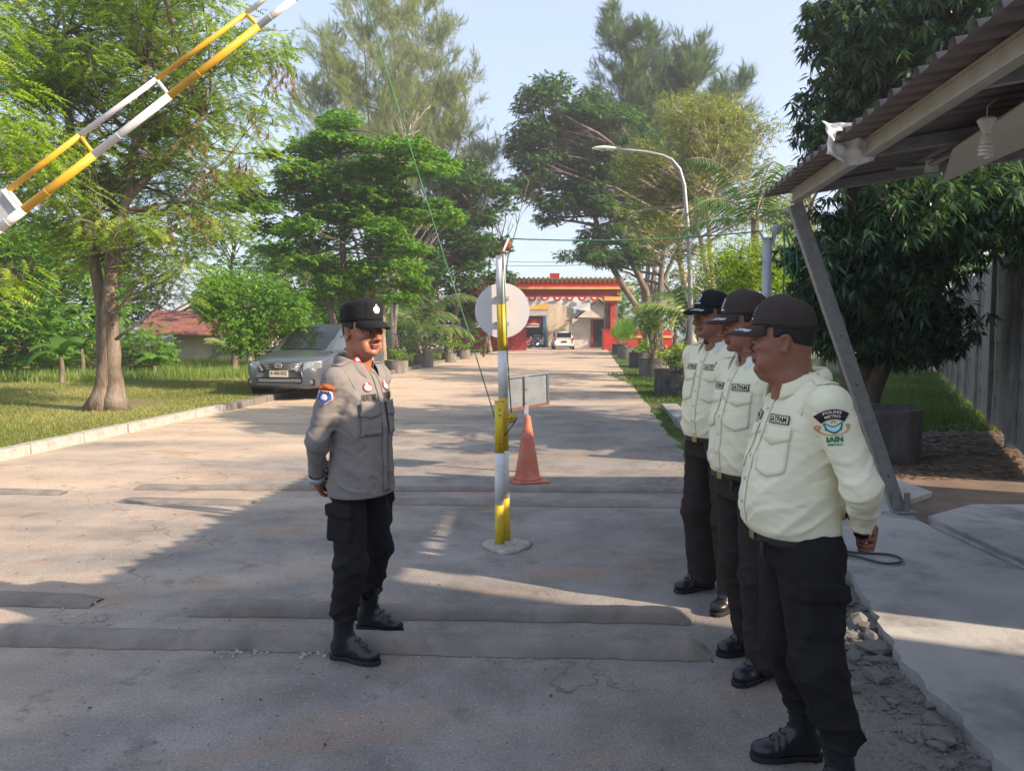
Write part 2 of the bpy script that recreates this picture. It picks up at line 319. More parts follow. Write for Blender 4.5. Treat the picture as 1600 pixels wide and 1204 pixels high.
# concrete floors on the right
def slab(name, pts, z, m, label):
    q = []
    for i, p in enumerate(pts):
        a = Vector(p[:2]); b = Vector(pts[(i+1) % len(pts)][:2]); w = p[2] if len(p) > 2 else 0; n = max(1, int((b-a).length/.07)) if w else 1
        for k in range(n):
            c = a.lerp(b, k/n)
            if w and k: c += Vector((random.uniform(-w, w), random.uniform(-w, w)))
            q.append(c)
    o = MB().prism([tuple(c) for c in q], -.05, z).build(name, m); return kind(o, 'structure', label)
slab('concrete_walkway', [(3.17, -3), (3.19, 5.95), (3.42, 6.6), (3.88, 7.0), (3.86, 7.65), (3.2, 7.95), (2.55, 7.6, .03), (2.3, 5.6, .015), (1.98, 4.2, .02), (1.76, 3.3, .022), (1.70, 2.5, .022), (1.6, 1.4, 0), (1.6, -3, 0)], .06, 'slab', 'worn concrete walkway strip beside the rubble edge')
slab('concrete_floor', [(3.2, -3), (9, -3), (9, 6.35), (3.9, 6.42), (3.3, 6.0)], .078, 'slab', 'booth floor slab on the right')
MB().tube([(3.19+random.uniform(-.012, .012), y*.25-1, .068) for y in range(0, 28)], .022, 6).build('mortar_joint', 'concrete')['kind'] = 'structure'
# kerb: whitewashed stones, then bare ones
kr = bpy.data.objects.new('kerb', None); COL.objects.link(kr); kind(kr, 'structure', 'low kerb along the left edge of the road')
kmesh = MB().box((0, 0, 0), (.17, .985, .17)).build('kerb_stone', 'kerb', kr, bevel=.015)
k2 = MB().box((0, 0, 0), (.17, .985, .17)).build('kerb_stone', 'planter', kr, bevel=.015)
for i in range(52):
    v = -2+i*1.0; src = kmesh if v < 14.2 else k2
    o = src if (i == 0 or v == 15) else src.copy()
    if o is not src: COL.objects.link(o)
    o.parent = kr; p = RD(-7.07, v); o.location = (p.x+random.uniform(-.008, .008), p.y, .05+random.uniform(-.006, .006)); o.rotation_euler = (0, random.uniform(-.02, .02), -.1047+random.uniform(-.012, .012))
# speed bumps
def hump(pa, pb, w, h, label, m='bump'):
    a = Vector(pa[:2]); b = Vector(pb[:2]); d = b-a; n = max(8, int(d.length/.05)); u = d.normalized(); nrm = Vector((-u.y, u.x)); K = 9; vs = []; fs = []
    ph = random.uniform(0, 9)
    for i in range(n+1):
        t = i/n; e = min(1, t*d.length/.08, (1-t)*d.length/.08)**.5 if i not in (0, n) else 0.25
        ww = w*(.93+.05*math.sin(t*d.length*2.3+ph)+.05*math.sin(t*d.length*7.1)+random.uniform(-.02, .02)); hh = h*e*(1+.13*math.sin(t*d.length*3.1+ph)+random.uniform(-.05, .05))
        for k in range(K):
            q = -1+2*k/(K-1); z = hh*max(0, 1-abs(q)**3.2)**.9
            c = a+d*t+nrm*(q*ww/2+ (random.uniform(-.008, .008) if k in (0, K-1) else 0))
            vs.append((c.x, c.y, z+.003))
        if i: fs += [((i-1)*K+k, (i-1)*K+k+1, i*K+k+1, i*K+k) for k in range(K-1)]
    o = MB().add(vs, fs).build('speed_bump', m, smooth='all'); return tag(o, label, 'speed bump')
hump(G(-120, 995), G(1106, 1020), .20, .060, 'longest mortar speed bump, nearest the camera, under the near boot')
hump(G(302, 955), G(1077, 968), .15, .060, 'mortar speed bump just behind the nearest one, its right end by the shoes')
hump(G(-150, 935), G(150, 943), .17, .05, 'short broken speed bump end at the left edge of the picture')
hump(G(214, 763), G(1120, 768), .13, .045, 'thin far speed bump running past the foot of the orange cone')
hump(G(560, 783), G(1105, 789), .26, .03, 'low worn speed bump just in front of the thin far one')
hump(G(-60, 768), G(100, 771), .16, .03, 'small sandy bump remnant at the far left of the road')
hump(G(190, 781), G(395, 786), .22, .02, 'flattened sandy bump remnant left of centre')
# rubble between asphalt and slab
rb = bpy.data.objects.new('rubble_edge', None); COL.objects.link(rb); kind(rb, 'structure', 'broken stones between the asphalt and the concrete walkway')
def rockmesh(n):
    import bmesh
    bm = bmesh.new(); bmesh.ops.create_icosphere(bm, subdivisions=1, radius=1)
    for v in bm.verts: v.co *= random.uniform(.68, 1.15)
    me = bpy.data.meshes.new('stone'); bm.to_mesh(me); bm.free(); me.materials.append(M['stone']); return me
rocks = [rockmesh(i) for i in range(9)]
edge = [(2.45, 7.5), (2.25, 5.5), (1.93, 4.15), (1.73, 3.3), (1.66, 2.5), (1.6, 1.6)]
def edge_x(y):
    for (x0, y0), (x1, y1) in zip(edge, edge[1:]):
        if y1 <= y <= y0: return x1+(x0-x1)*(y-y1)/(y0-y1)
    return 1.7
for i in range(290):
    y = random.uniform(1.9, 4.3)**1.0; x = edge_x(y)-random.betavariate(1.4, 1.8)*.36+.05
    s = random.choice([.010, .012, .015, .019, .024, .03]) if i > 40 else random.uniform(.028, .05)
    if i < 9: s = random.uniform(.055, .085)
    o = bpy.data.objects.new('stone', random.choice(rocks)); COL.objects.link(o); o.parent = rb
    o.location = (x, y, s*.28); o.scale = (s*random.uniform(.9, 1.5), s*random.uniform(.7, 1.1), s*.55); o.rotation_euler = (random.uniform(-.2, .2), random.uniform(-.2, .2), random.uniform(0, 6.3))
def scatter(name, n, fn, shapes, m, label, tintf=lambda: random.random()):
    V = []; Fq = []; T = []
    for i in range(n):
        x, y, z, s = fn(); a = random.uniform(0, 6.28); sh = random.choice(shapes); o = len(V); tl = random.uniform(-.5, .5); tt = tintf()
        for (px_, py_, pz_) in sh:
            V.append((x+s*(px_*math.cos(a)-py_*math.sin(a)), y+s*(px_*math.sin(a)+py_*math.cos(a)), z+s*(pz_+abs(px_)*.3*max(0, tl)))); T.append(tt)
        Fq += [(o, o+1, o+2, o+3)]
        if len(sh) == 8: Fq += [(o+4, o+5, o+6, o+7), (o, o+1, o+5, o+4), (o+1, o+2, o+6, o+5), (o+2, o+3, o+7, o+6), (o+3, o, o+4, o+7)]
    return kind(npmesh(name, np.array(V), np.array(Fq), m, tint=np.array(T)), 'stuff', label)
peb = [[(-.5, -.4, 0), (.5, -.5, 0), (.6, .4, 0), (-.4, .5, 0), (-.3, -.2, .55), (.3, -.3, .5), (.35, .25, .6), (-.2, .3, .5)], [(-.7, -.3, 0), (.4, -.4, 0), (.7, .2, 0), (-.3, .4, 0), (-.4, -.1, .4), (.2, -.2, .5), (.4, .1, .4), (-.1, .2, .5)]]
lf = [[(-1, 0, .02), (0, -.35, .12), (1, 0, .05), (0, .35, .1)], [(-1, 0, .02), (-.1, -.25, .2), (1, .1, .02), (0, .3, .02)]]
def on_road():
    r = random.random(); y = 2.0+22*r**2.0; x = -6.6+.105*y+random.random()*8; return x, y, .002, random.uniform(.003, .009)*(1+y*.04)
scatter('gravel', 2600, on_road, peb, 'stone', 'loose small stones on the asphalt')
def edge_peb():
    y = random.uniform(1.8, 8); return edge_x(y)-random.betavariate(1.2, 2)*.5+.05, y, .002, random.uniform(.004, .013)
scatter('edge_gravel', 5200, edge_peb, peb, 'stone', 'fine broken gravel along the slab edge')
def gv_peb():
    return random.gauss(2.25, .3), random.uniform(6.6, 9.8), .002, random.uniform(.006, .018)
scatter('verge_gravel', 900, gv_peb, peb, 'stone', 'gravel at the road edge behind the guards')
def leaf_road():
    y = 4+26*random.random(); return -6.9+.105*y+random.betavariate(.8, 2.0)*7.5, y, .004, random.uniform(.006, .018)
scatter('fallen_leaves', 1300, leaf_road, lf, 'litter', 'small dry leaves and petals scattered on the road')
def bump_chips():
    px = random.uniform(330, 760) if random.random() < .75 else random.uniform(80, 170); g = G(px, random.gauss(1016, 7) if px > 200 else random.gauss(968, 12)); return g.x, g.y, .002, random.uniform(.005, .022)
scatter('mortar_chips', 260, bump_chips, peb, 'patch', 'broken mortar chips along the worn front edge of the speed bump')
def leaf_near():
    y = 2+7*random.random()**1.3; return -1.2*y*random.random()+.55*y*random.random(), y, .004, random.uniform(.004, .013)
scatter('leaf_bits', 200, leaf_near, lf+peb, 'litter', 'dark leaf bits and crumbs on the near asphalt', lambda: random.uniform(0, .35))
def leaf_right():
    return random.uniform(3.2, 8.5), random.uniform(7.8, 12.5), .02, random.uniform(.03, .07)
scatter('leaf_litter', 5200, leaf_right, lf, 'litter', 'brown leaf litter under the dark tree on the right')
# ================================================================ BUILDINGS
def building_guard():  # off-frame walls, placed to cast the road shade and leave a lit strip
    b = thing('guard_booth', 'unseen guard booth right of the picture, sized to shade the road, beside the concrete floor', 'building', (4.62, 0, 0))
    m = MB(); m.box((1.6, 4.45, 1.5), (3.2, 3.1, 3.0)); m.build('wall', 'white_wall', b)
    m = MB(); m.box((1.72, 4.42, 3.08), (3.6, 3.2, .12)); m.build('roof', 'sheet', b)
    m = MB(); m.box((-.01, 3.9, 1.0), (.04, .8, 1.95)); d = m.build('door', 'blue_paint', b)
    w = MB().box((-.01, 5.1, 1.5), (.05, 1.0, .9)).build('window', 'white_paint', b)
    MB().box((-.04, 5.1, 1.5), (.02, .86, .76)).build('pane', 'glass', w)
    b = thing('shade_building', 'unseen taller building on the right, turned to shade the road past a lit strip', 'building', (4.66, 2.50, 0), R(-21.8))
    MB().box((2.4, -4.35, 2.1), (4.8, 8.7, 4.2)).build('wall', 'white_wall', b)
    MB().prism([(-.05, 4.2), (2.4, 4.9), (5, 4.2)], -8.7, .02, lambda x, y, z: (x, z, y)).build('roof', 'tile', b)
    w = MB().box((-.01, -1.8, 1.6), (.05, 1.2, 1.1)).build('window', 'white_paint', b); MB().box((-.04, -1.8, 1.6), (.02, 1.06, .96)).build('pane', 'glass', w)
building_guard()
# ---- canopy
def canopy():
    c = thing('canopy', 'lean-to canopy of brown corrugated sheets on pale steel beam above right side', 'canopy', (0, 0, 0))
    A = Vector((2.22, 6.2, 2.62)); dr = Vector((.105, 1, 0)); sl = .15
    def Q(t, y, dz=0): return Vector((1.57+.105*y+t, y-.105*t, 2.62+sl*t+dz))
    # edge channel: web plus two lips
    m = MB(); m.beam(Q(.03, .7, -.02), Q(.03, 6.2, -.02), .05, .11); m.build('beam', 'galv_beam', c, bevel=.006)
    m = MB(); m.beam(Q(-.003, .7, .022), Q(-.003, 6.18, .022), .014, .012); m.beam(Q(-.003, .7, -.062), Q(-.003, 6.18, -.062), .014, .012); m.build('beam_lip', 'galv_beam', c)
    # corrugated sheets, each its own piece, lapped
    for k in range(6):
        y0 = 6.38-k*.95; m = MB(); n = 96
        def fn(u, v, y0=y0, k=k):
            y = y0-u*1.0; z = .052+.020*max(-1, min(1, 2.6*math.cos(u*1.0/.1667*2*math.pi)-1.0)) + (.007 if k % 2 else 0)
            t = -.19+v*2.42; p = Q(t, y); return (p.x, p.y, p.z+z)
        m.grid(fn, n, 6); m.build('roof_sheet', 'sheet', c, smooth='all', solid=.0015)
    for y in (5.95, 4.72, 3.4, 2.1):
        MB().beam(Q(.06, y, -.012), Q(2.15, y, -.012), .05, .075).build('purlin', 'galv', c, bevel=.004)
    for t in (.75, 1.45, 2.12):
        MB().beam(Q(t, .75, .022), Q(t, 6.25, .022), .04, .02).build('batten', 'galv', c)
    # raking post: C channel
    B = Vector((3.18, 6.2, .06)); T = Q(.03, 6.17, -.08); ax = (T-B).normalized()
    m = MB(); m.beam(B, T, .10, .008, up=(0, 1, 0)); sd = ax.cross(Vector((0, 1, 0))).normalized()
    for s in (-1, 1):
        m.beam(B+sd*s*.052+Vector((0, .026, 0)), T+sd*s*.052+Vector((0, .026, 0)), .008, .06, up=(0, 1, 0))
        m.beam(B+sd*s*.040+Vector((0, -.0065, 0)), T+sd*s*.040+Vector((0, -.0065, 0)), .012, .005, up=(0, 1, 0))
    post = m.build('post', 'galv', c)
    for f in (.12, .42, .58, .86):
        p = B.lerp(T, f); MB().tube([p+Vector((0, -.004, 0)), p+Vector((0, -.014, 0))], .007, 8).build('bolt', 'rust', post)
    for s in (-1, 1): MB().beam(B+Vector((s*.045, -.02, -.01)), B+Vector((s*.045-.01, -.03, .17)), .05, .006, up=(0, 1, 0)).build('foot_plate', 'galv', post)
    MB().box((B.x+.02, B.y-.03, .072), (.17, .12, .012)).build('base_plate', 'galv', post)
    # second post further along (out of the picture)
    MB().beam((2.45, .8, .06), Q(.03, .8, -.08), .10, .06).build('post', 'galv', c)
    # pale board under the sheets
    m = MB(); bz = 2.605
    m.prism([(3.10, 5.62), (2.60, 4.62), (2.36, 3.5), (2.2, 2.2), (2.62, 2.1), (2.80, 3.5), (2.96, 4.4)], bz, bz+.012); m.build('ceiling_board', 'pvc', c)
    m = MB(); a = P(1455, 268, 5.55); m.tube([a, a+Vector((0, -.0, .075))], .045, 14); m.build('pipe_socket', 'cfl', c, smooth=True)
    m = MB(); m.tube([P(1400, 262, 5.6), P(1452, 258, 5.55), P(1500, 235, 5.1)], .02, 8); m.build('conduit', 'galv', c, smooth=True)
    MB().tube([P(1380, 192, 4.7), P(1372, 196, 4.68), P(1374, 226, 4.66), P(1390, 232, 4.7)], .006, 6).build('wire', 'black_plastic', c)
canopy()
def cfl_bulb():
    p = P(1541, 207, 3.95); b = thing('hanging_bulb', 'white spiral energy saving bulb hanging in holder under the canopy', 'light bulb', p)
    MB().lathe([(.012, .075), (.040, .07), (.045, .06), (.038, .045), (.024, .01), (.020, -.01)], n=20).build('holder', 'cfl', b, smooth=True)
    MB().lathe([(.021, -.01), (.026, -.02), (.026, -.055), (.020, -.06)], n=20).build('bulb_base', 'cfl', b, smooth=True)
    pts = [(.022*math.cos(a)*1.15, .022*math.sin(a)*1.15, -.06-.06*a/(2*math.pi*3.2)) for a in np.linspace(0, 2*math.pi*3.2, 60)]
    MB().tube(pts, .0085, 8).build('spiral_tube', 'cfl', b, smooth=True)
    MB().tube([(0, 0, .07), (.0, .0, .13), (.06, .03, .17), (.12, .1, .2)], .004, 6).build('cord', 'cfl', b)
cfl_bulb()
def rag():
    c = P(1325, 222, 4.62)
    def fn(u, v):
        a = (u-.5)*.30; b = (v-.5)*.19
        w = .018*math.sin(u*9+v*3)+.012*math.sin(v*17+u*5)+.010*math.sin(u*23)
        pinch = 1-.25*abs(u-.5)*2*0; sag = -.045*math.sin(u*math.pi)*(1-v)
        return (c.x+a*.95-.03*v, c.y-.04-w-.03*math.sin(v*3.1), c.z+b*pinch+a*-.12+sag)
    o = MB().grid(fn, 24, 16).build('plastic_bag', 'cloth', smooth='all', solid=.002); tag(o, 'crumpled white plastic bag tied over the canopy beam', 'bag')
rag()
# ---- concrete panel wall on the right
def panel_wall():
    w = thing('panel_wall', 'tall weathered precast concrete panel wall behind dark tree at right', 'wall', (0, 0, 0))
    a = Vector((5.5, 7.9)); d = Vector((.45, .89)).normalized(); nposts = 13; sp = 2.55; ang = math.atan2(d.y, d.x)
    pm = bm_ = None
    for i in range(nposts):
        p = a+d*sp*(i-.1)
        if pm is None: pm = MB().box((0, 0, 1.35), (.16, .17, 2.75)).build('post', 'panelwall', w, bevel=.01); o = pm
        else: o = pm.copy(); COL.objects.link(o); o.parent = w
        o.location = (p.x, p.y, 0); o.rotation_euler = (random.uniform(-.01, .01), random.uniform(-.01, .01), ang)
        for k in range(6):
            q = p+d*sp/2
            if bm_ is None: bm_ = MB().box((0, 0, .205), (sp-.10, .05, .428)).build('panel', 'panelwall', w, bevel=.012); o = bm_
            else: o = bm_.copy(); COL.objects.link(o); o.parent = w
            o.location = (q.x+random.uniform(-.008, .008), q.y+random.uniform(-.008, .008), .1+k*.425); o.rotation_euler = (random.uniform(-.006, .006), 0, ang+random.uniform(-.003, .003))
panel_wall()
# ---- concrete well ring
wl = thing('well_ring', 'wide dark concrete well ring standing on the dirt at right', 'well ring', (4.30, 9.2, 0)); wl.scale = (1.14, 1.14, 1.02)
MB().lathe([(.50, 0), (.505, .2), (.50, .56), (.51, .60), (.505, .615), (.44, .615), (.435, .56), (.43, .05), (.001, .04)], n=48, wob=.004).build('ring', 'dark_concrete', wl, smooth=True)
MB().lathe([(.425, .30), (.2, .33), (.001, .34)], n=24).build('soil', 'dirt', wl)
# ---- the red gate
def gate():
    g = thing('entrance_gate', 'large red entrance gate with yellow zigzag fringe across the far road end', 'gate', (0, 60, 0))
    x0, x1 = -3.9, 8.3
    def col(x):
        p = MB().box((x, .4, 1.95), (1.0, .8, 3.9)).build('pillar', 'planter', g)
        MB().box((x+.05, -.12, 2.5), (.34, .2, 2.9)).build('pillar_face', 'red', p)
        MB().box((x, -.15, 3.92), (1.35, 1.3, .30)).build('capital', 'cream', p)
        MB().box((x, -.15, 3.66), (.8, .9, .18)).build('capital', 'red', p)
        MB().box((x, 0, .75), (1.3, 1.5, 1.5)).build('pillar_base', 'red', p)
        MB().box((x, 0, 1.56), (1.4, 1.6, .12)).build('base_trim', 'crimson', p)
    col(7.75); col(-3.5)
    MB().box(((x0+x1)/2, 0, 4.35), (x1-x0, 1.2, .55)).build('lintel', 'crimson', g)
    MB().box(((x0+x1)/2+.2, 0, 4.72), (x1-x0+1.6, 1.8, .16)).build('ledge', 'cream', g)
    MB().box(((x0+x1)/2, 0, 5.07), (x1-x0+.2, 1.4, .54)).build('frieze', 'red', g)
    MB().box(((x0+x1)/2, 0, 5.41), (x1-x0+.9, 1.9, .10)).build('roof', 'tile_brown', g)
    n = 34; w = (x1-x0+.2)/n
    for i in range(n):
        xa = x0-.1+i*w; m = MB(); m.prism([(xa+.02, 5.36), (xa+w*.5, 5.08), (xa+w-.02, 5.36)], -.74, -.70, lambda x, y, z: (x, z, y)); m.build('zigzag_tooth', 'cream', g)
        if i % 1 == 0: MB().prism([(xa+.02, 5.46), (xa+w*.5, 5.60), (xa+w-.02, 5.46)], -.8, -.4, lambda x, y, z: (x, z, y)).build('ridge_tile', 'tile_brown', g)
    MB().box((3.3, 0, 5.72), (.72, .5, .36)).build('finial', 'red', g)
    # horn scroll at the right end of the ledge
    MB().tube([(8.9+.5*t, -.9, 4.75+.25*t*t) for t in np.linspace(0, 1, 6)], [.1, .09, .08, .06, .04, .02], 8).build('ledge_horn', 'cream', g)
    MB().tube([(8.25+.22*math.cos(a)*(1-a/9), -.72, 4.35+.22*math.sin(a)*(1-a/9)) for a in np.linspace(0, 6, 16)], .035, 6).build('scroll', 'cream', g)
    # flanking walls
    for xa, xb, m_ in ((8.6, 12.5, 'red'), (-4.7, -2.0, 'crimson')):
        wl = MB().box(((xa+xb)/2, .1, .78), (xb-xa, .35, 1.55)).build('side_wall', m_, g)
        MB().box(((xa+xb)/2, -.1, 1.0), (xb-xa-.1, .2, .18)).build('trim', 'cream' if m_ == 'red' else 'crimson', wl)
        for k in range(3): MB().box((xa+(k+.5)*(xb-xa)/3, -.12, .5), ((xb-xa)/3-.2, .08, .6)).build('recess_panel', m_, wl)
    # sliding steel leaf, open, dark red
    dl = thing('gate_leaf', 'dark red sliding gate leaf standing open behind round sign', 'gate leaf', (-2.6, 57.5, 0))
    for k in range(4): MB().box((-.0+k*1.05, 0, .85), (1.03, .06, 1.55)).build('leaf_panel', 'crimson', dl)
    MB().box((1.55, -.04, 1.66), (4.3, .1, .07)).build('top_rail', 'crimson', dl); MB().box((1.55, -.04, .06), (4.3, .1, .08)).build('bottom_rail', 'crimson', dl)
gate()
def banner():
    b = thing('banner', 'white cloth banner with red and white rosette bunting hung under gate lintel', 'banner', (0, 59.3, 0))
    def fn(u, v):
        x = -1.6+u*7.6; sag = .35*math.sin(u*math.pi*3)**2*(v); top = 4.05
        return (x, .12*math.sin(u*22+v*3), top-v*(.75+.3*math.sin(u*8))-.0*sag)
    MB().grid(fn, 60, 8).build('cloth', 'banner', b, smooth='all')
    for k in range(9):
        x = -1.3+k*.95; r = MB().prism([(x+.33*math.cos(a), 4.05-.33*math.sin(a)) for a in np.linspace(0, math.pi, 12)], -.2, -.16, lambda x, y, z: (x, z, y)).build('rosette', 'red', b)
        MB().prism([(x+.16*math.cos(a), 4.02-.16*math.sin(a)) for a in np.linspace(0, math.pi, 10)], -.22, -.2, lambda x, y, z: (x, z, y)).build('rosette_centre', 'white_paint', r)
banner()
def shop():
    s = thing('workshop', 'small workshop with yellow fascia, grey awning and dark open front beyond gate', 'building', (0, 69, 0))
    x0, x1 = -1.2, 3.15
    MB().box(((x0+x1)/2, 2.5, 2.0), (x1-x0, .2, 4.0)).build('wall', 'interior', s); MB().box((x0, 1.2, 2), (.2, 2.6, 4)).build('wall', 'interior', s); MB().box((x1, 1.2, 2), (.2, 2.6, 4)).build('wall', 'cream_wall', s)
    MB().box(((x0+x1)/2, 0, 3.75), (x1-x0+.2, .3, .85)).build('fascia', 'shop_yellow', s)
    MB().prism([(-1.25, 2.75), (0, 3.25), (0, 3.32), (-1.25, 2.82)], x0-.2, x1, lambda x, y, z: (z, x, y)).build('awning', 'awning', s)
    for x in (x0+.1, x1-.22): MB().box((x, -.05, 1.6), (.28, .3, 3.2)).build('pillar', 'dark_blue', s)
    MB().box((1.3, .1, 2.35), (3.2, .06, .5)).build('shop_sign', 'red', s)
    w = MB().box((1.2, .0, 1.95), (2.6, .05, .35)).build('shop_banner', 'white_paint', s)
    MB().box((1.2, -.03, 1.95), (2.2, .02, .12)).build('banner_stripe', 'red', w)
    for x, z, h in ((.3, .5, 1.0), (1.4, .4, .8), (2.3, .55, 1.1)):
        MB().box((x, 1.9, z), (.7, .4, h)).build('shelf', 'grey_paint', s)
    w = thing('plaster_building', 'stained cream plaster building with pale blue column beyond the gate', 'building', (0, 72, 0))
    MB().box((5.2, 2, 2.25), (3.7, 4, 4.5)).build('wall', 'cream_wall', w); MB().box((8.2, 2.2, 2.4), (2.3, 4, 4.8)).build('wall', 'cream_wall', w)
    MB().box((6.55, -.25, 2.5), (.42, .3, 5.0)).build('column', 'blue_paint', w); MB().box((6.0, -.15, 3.6), (.55, .2, 1.1)).build('window', 'blue_paint', w)
    MB().box((5.3, -.1, 4.55), (4.1, .5, .12)).build('parapet', 'concrete', w)
    h = thing('tiled_hut', 'small white hut with brown tiled gable roof and dark garage opening', 'hut', (0, 66, 0))
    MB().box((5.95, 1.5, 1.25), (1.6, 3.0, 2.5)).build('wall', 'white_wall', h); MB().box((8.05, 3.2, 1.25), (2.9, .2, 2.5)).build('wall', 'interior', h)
    MB().box((6.85, .0, 1.25), (.2, .2, 2.5)).build('post', 'crimson', h); MB().box((9.3, 0.4, 1.25), (.2, .8, 2.5)).build('wall', 'white_wall', h)
    MB().prism([(5.6, 2.6), (7.4, 4.05), (9.2, 2.6)], -.1, 3.2, lambda x, y, z: (x, z, y)).build('gable', 'white_wall', h)
    for sx in (-1, 1):
        for i in range(6):
            for j in range(5):
                t0 = i/6; t1 = (i+1)/6+.03; xa = 7.4+sx*2.45*t0; xb = 7.4+sx*2.45*t1; za = 4.18-1.95*t0*.93; zb = 4.18-1.95*t1*.93
                MB().prism([(xa, za), (xb, zb), (xb, zb-.06), (xa, za-.06)], -.5+j*.78, .26+j*.78, lambda x, y, z: (x, z, y)).build('roof_tile', 'tile_brown', h)
    MB().box((7.6, -.55, 2.52), (3.4, 1.2, .07)).build('lean_roof', 'tile_brown', h)
shop()
def left_house():
    h = thing('tiled_house', 'old house with red tiled hip roof and grey gable behind the round tree', 'house', (-15.4, 33, -.95), .12)
    MB().box((2.9, 3, 1.25), (4.4, 5, 2.5)).build('wall', 'white_wall', h)
    MB().box((2.4, .45, 1.2), (.1, .12, 2.2)).build('drainpipe', 'galv', h)
    MB().box((.2, .47, 1.3), (.9, .1, 1.1)).build('window', 'interior', h)
    rows = 7; cols = 13
    for i in range(rows):
        for j in range(cols):
            x = -.4+j*.47; y = -.35+i*.42; z = 2.35+i*.155
            MB().box((x+random.uniform(-.01, .01), y, z+random.uniform(-.012, .012)), (.455, .47, .045), Rm=Matrix.Rotation(.35, 3, 'X')).build('roof_tile', 'tile', h)
    g = thing('grey_gable_house', 'grey gable with white barge boards rising behind red tiled roof', 'house', (-18.1, 39, -1.9), .05)
    MB().prism([(0, 0), (5, 0), (5, 3.6), (2.5, 4.9), (0, 3.6)], 0, 5, lambda x, y, z: (x, z, y)).build('wall', 'grey_paint', g)
    for s in (0, 5): MB().beam((s+(-.3 if s == 0 else .3), -.2, 3.5), (2.5, -.2, 5.05), .1, .28, up=(0, 1, 0)).build('barge_board', 'white_paint', g)
    for sx in (-1, 1): MB().prism([(2.5, 5.1), (2.5+sx*2.95, 3.55), (2.5+sx*2.95, 3.65), (2.5, 5.2)], -.35, 5.2, lambda x, y, z: (x, z, y)).build('roof', 'tile_brown', g)
left_house()

haze = MB().box((0, 57.5, 16), (356, 241, 36)).build('haze', None); kind(haze, 'stuff', 'thin bright morning haze over the whole place')
hm = bpy.data.materials.new('haze_air'); hm.use_nodes = True; hm.node_tree.nodes.clear(); ho = hm.node_tree.nodes.new('ShaderNodeOutputMaterial'); hv = hm.node_tree.nodes.new('ShaderNodeVolumePrincipled')
hv.inputs['Color'].default_value = (.90, .94, 1.0, 1); hv.inputs['Density'].default_value = .0016; hv.inputs['Anisotropy'].default_value = .2; hm.node_tree.links.new(hv.outputs[0], ho.inputs['Volume']); haze.data.materials.append(hm)
# ================================================================ VEGETATION
def rotm(n, yaw, pitch, roll):
    cy, sy, cp, sp, cr, sr = np.cos(yaw), np.sin(yaw), np.cos(pitch), np.sin(pitch), np.cos(roll), np.sin(roll)
    Rz = np.zeros((n, 3, 3)); Rz[:, 0, 0] = cy; Rz[:, 0, 1] = -sy; Rz[:, 1, 0] = sy; Rz[:, 1, 1] = cy; Rz[:, 2, 2] = 1
    Ry = np.zeros((n, 3, 3)); Ry[:, 0, 0] = cp; Ry[:, 0, 2] = -sp; Ry[:, 2, 0] = sp; Ry[:, 2, 2] = cp; Ry[:, 1, 1] = 1   # pitch>0 lifts +X up
    Rx = np.zeros((n, 3, 3)); Rx[:, 0, 0] = 1; Rx[:, 1, 1] = cr; Rx[:, 1, 2] = -sr; Rx[:, 2, 1] = sr; Rx[:, 2, 2] = cr
    return Rz @ Ry @ Rx
def tmpl_leaf(l, w, at, yaw, pitch, droop=.15):
    # diamond leaf, 4 verts, folded by droop
    c, s = math.cos(yaw), math.sin(yaw); cp, sp = math.cos(pitch), math.sin(pitch)
    pts = []
    for x, y, z in ((0, 0, 0), (l*.45, -w/2, 0), (l, 0, -droop*l), (l*.45, w/2, 0)):
        X = x*cp-z*sp*0; Z = z+x*sp; pts.append((at[0]+X*c-y*s, at[1]+X*s+y*c, at[2]+Z))
    return pts
def T_pinnate(n=9, L=.34, l=.078, w=.030):
    r = random.Random(3); V = []
    for i in range(n):
        x = L*(i+1)/n; z = -.25*x*x/L; k = 1-.45*abs(i/n-.4)
        for s in (-1, 1): V.append(tmpl_leaf(l*k, w, (x, 0, z), s*R(62+r.uniform(-9, 9)), -.15+r.uniform(-.2, .2)))
    V.append(tmpl_leaf(l, w, (L, 0, -.25*L), 0, -.2)); return np.array(V)
def T_broad(n=9, L=.22, l=.12, w=.05, droop=.25, seed=1):
    r = random.Random(seed); V = []
    for i in range(n):
        x = L*(i+.5)/n; V.append(tmpl_leaf(l*r.uniform(.8, 1.15), w, (x, 0, 0), i*2.4+r.uniform(-.3, .3) if i < n-2 else r.uniform(-.6, .6), r.uniform(-.5, .35), droop))
    return np.array(V)
def T_layer(n=10, l=.15, w=.065, seed=5):   # flat whorl
    r = random.Random(seed); return np.array([tmpl_leaf(l*r.uniform(.7, 1.1), w, (r.uniform(-.02, .06), r.uniform(-.03, .03), r.uniform(0, .02)), i*6.283/n+r.uniform(-.2, .2), r.uniform(-.35, .15), .3) for i in range(n)])
def T_droop(n=9, l=.19, w=.05, seed=2):     # mango whorl
    r = random.Random(seed); return np.array([tmpl_leaf(l*r.uniform(.75, 1.15), w, (0, 0, r.uniform(-.03, .03)), i*6.283/n+r.uniform(-.3, .3), r.uniform(-1.0, .1), .35) for i in range(n)])
def T_needle(n=12, L=.42, w=.010, seed=4, up=.5):
    r = random.Random(seed); V = []
    for i in range(n):
        x = r.uniform(0, .2); V.append(tmpl_leaf(L*r.uniform(.5, 1), w, (x, r.uniform(-.04, .04), r.uniform(-.03, .03)), r.gauss(0, .42), r.gauss(up*.2, .35), .12))
    return np.array(V)
def T_spike(n=16, l=.42, w=.035, seed=8):
    r = random.Random(seed); return np.array([tmpl_leaf(l*r.uniform(.7, 1.1), w, (0, 0, 0), i*2.4, r.uniform(-.15, 1.3), .35) for i in range(n)])
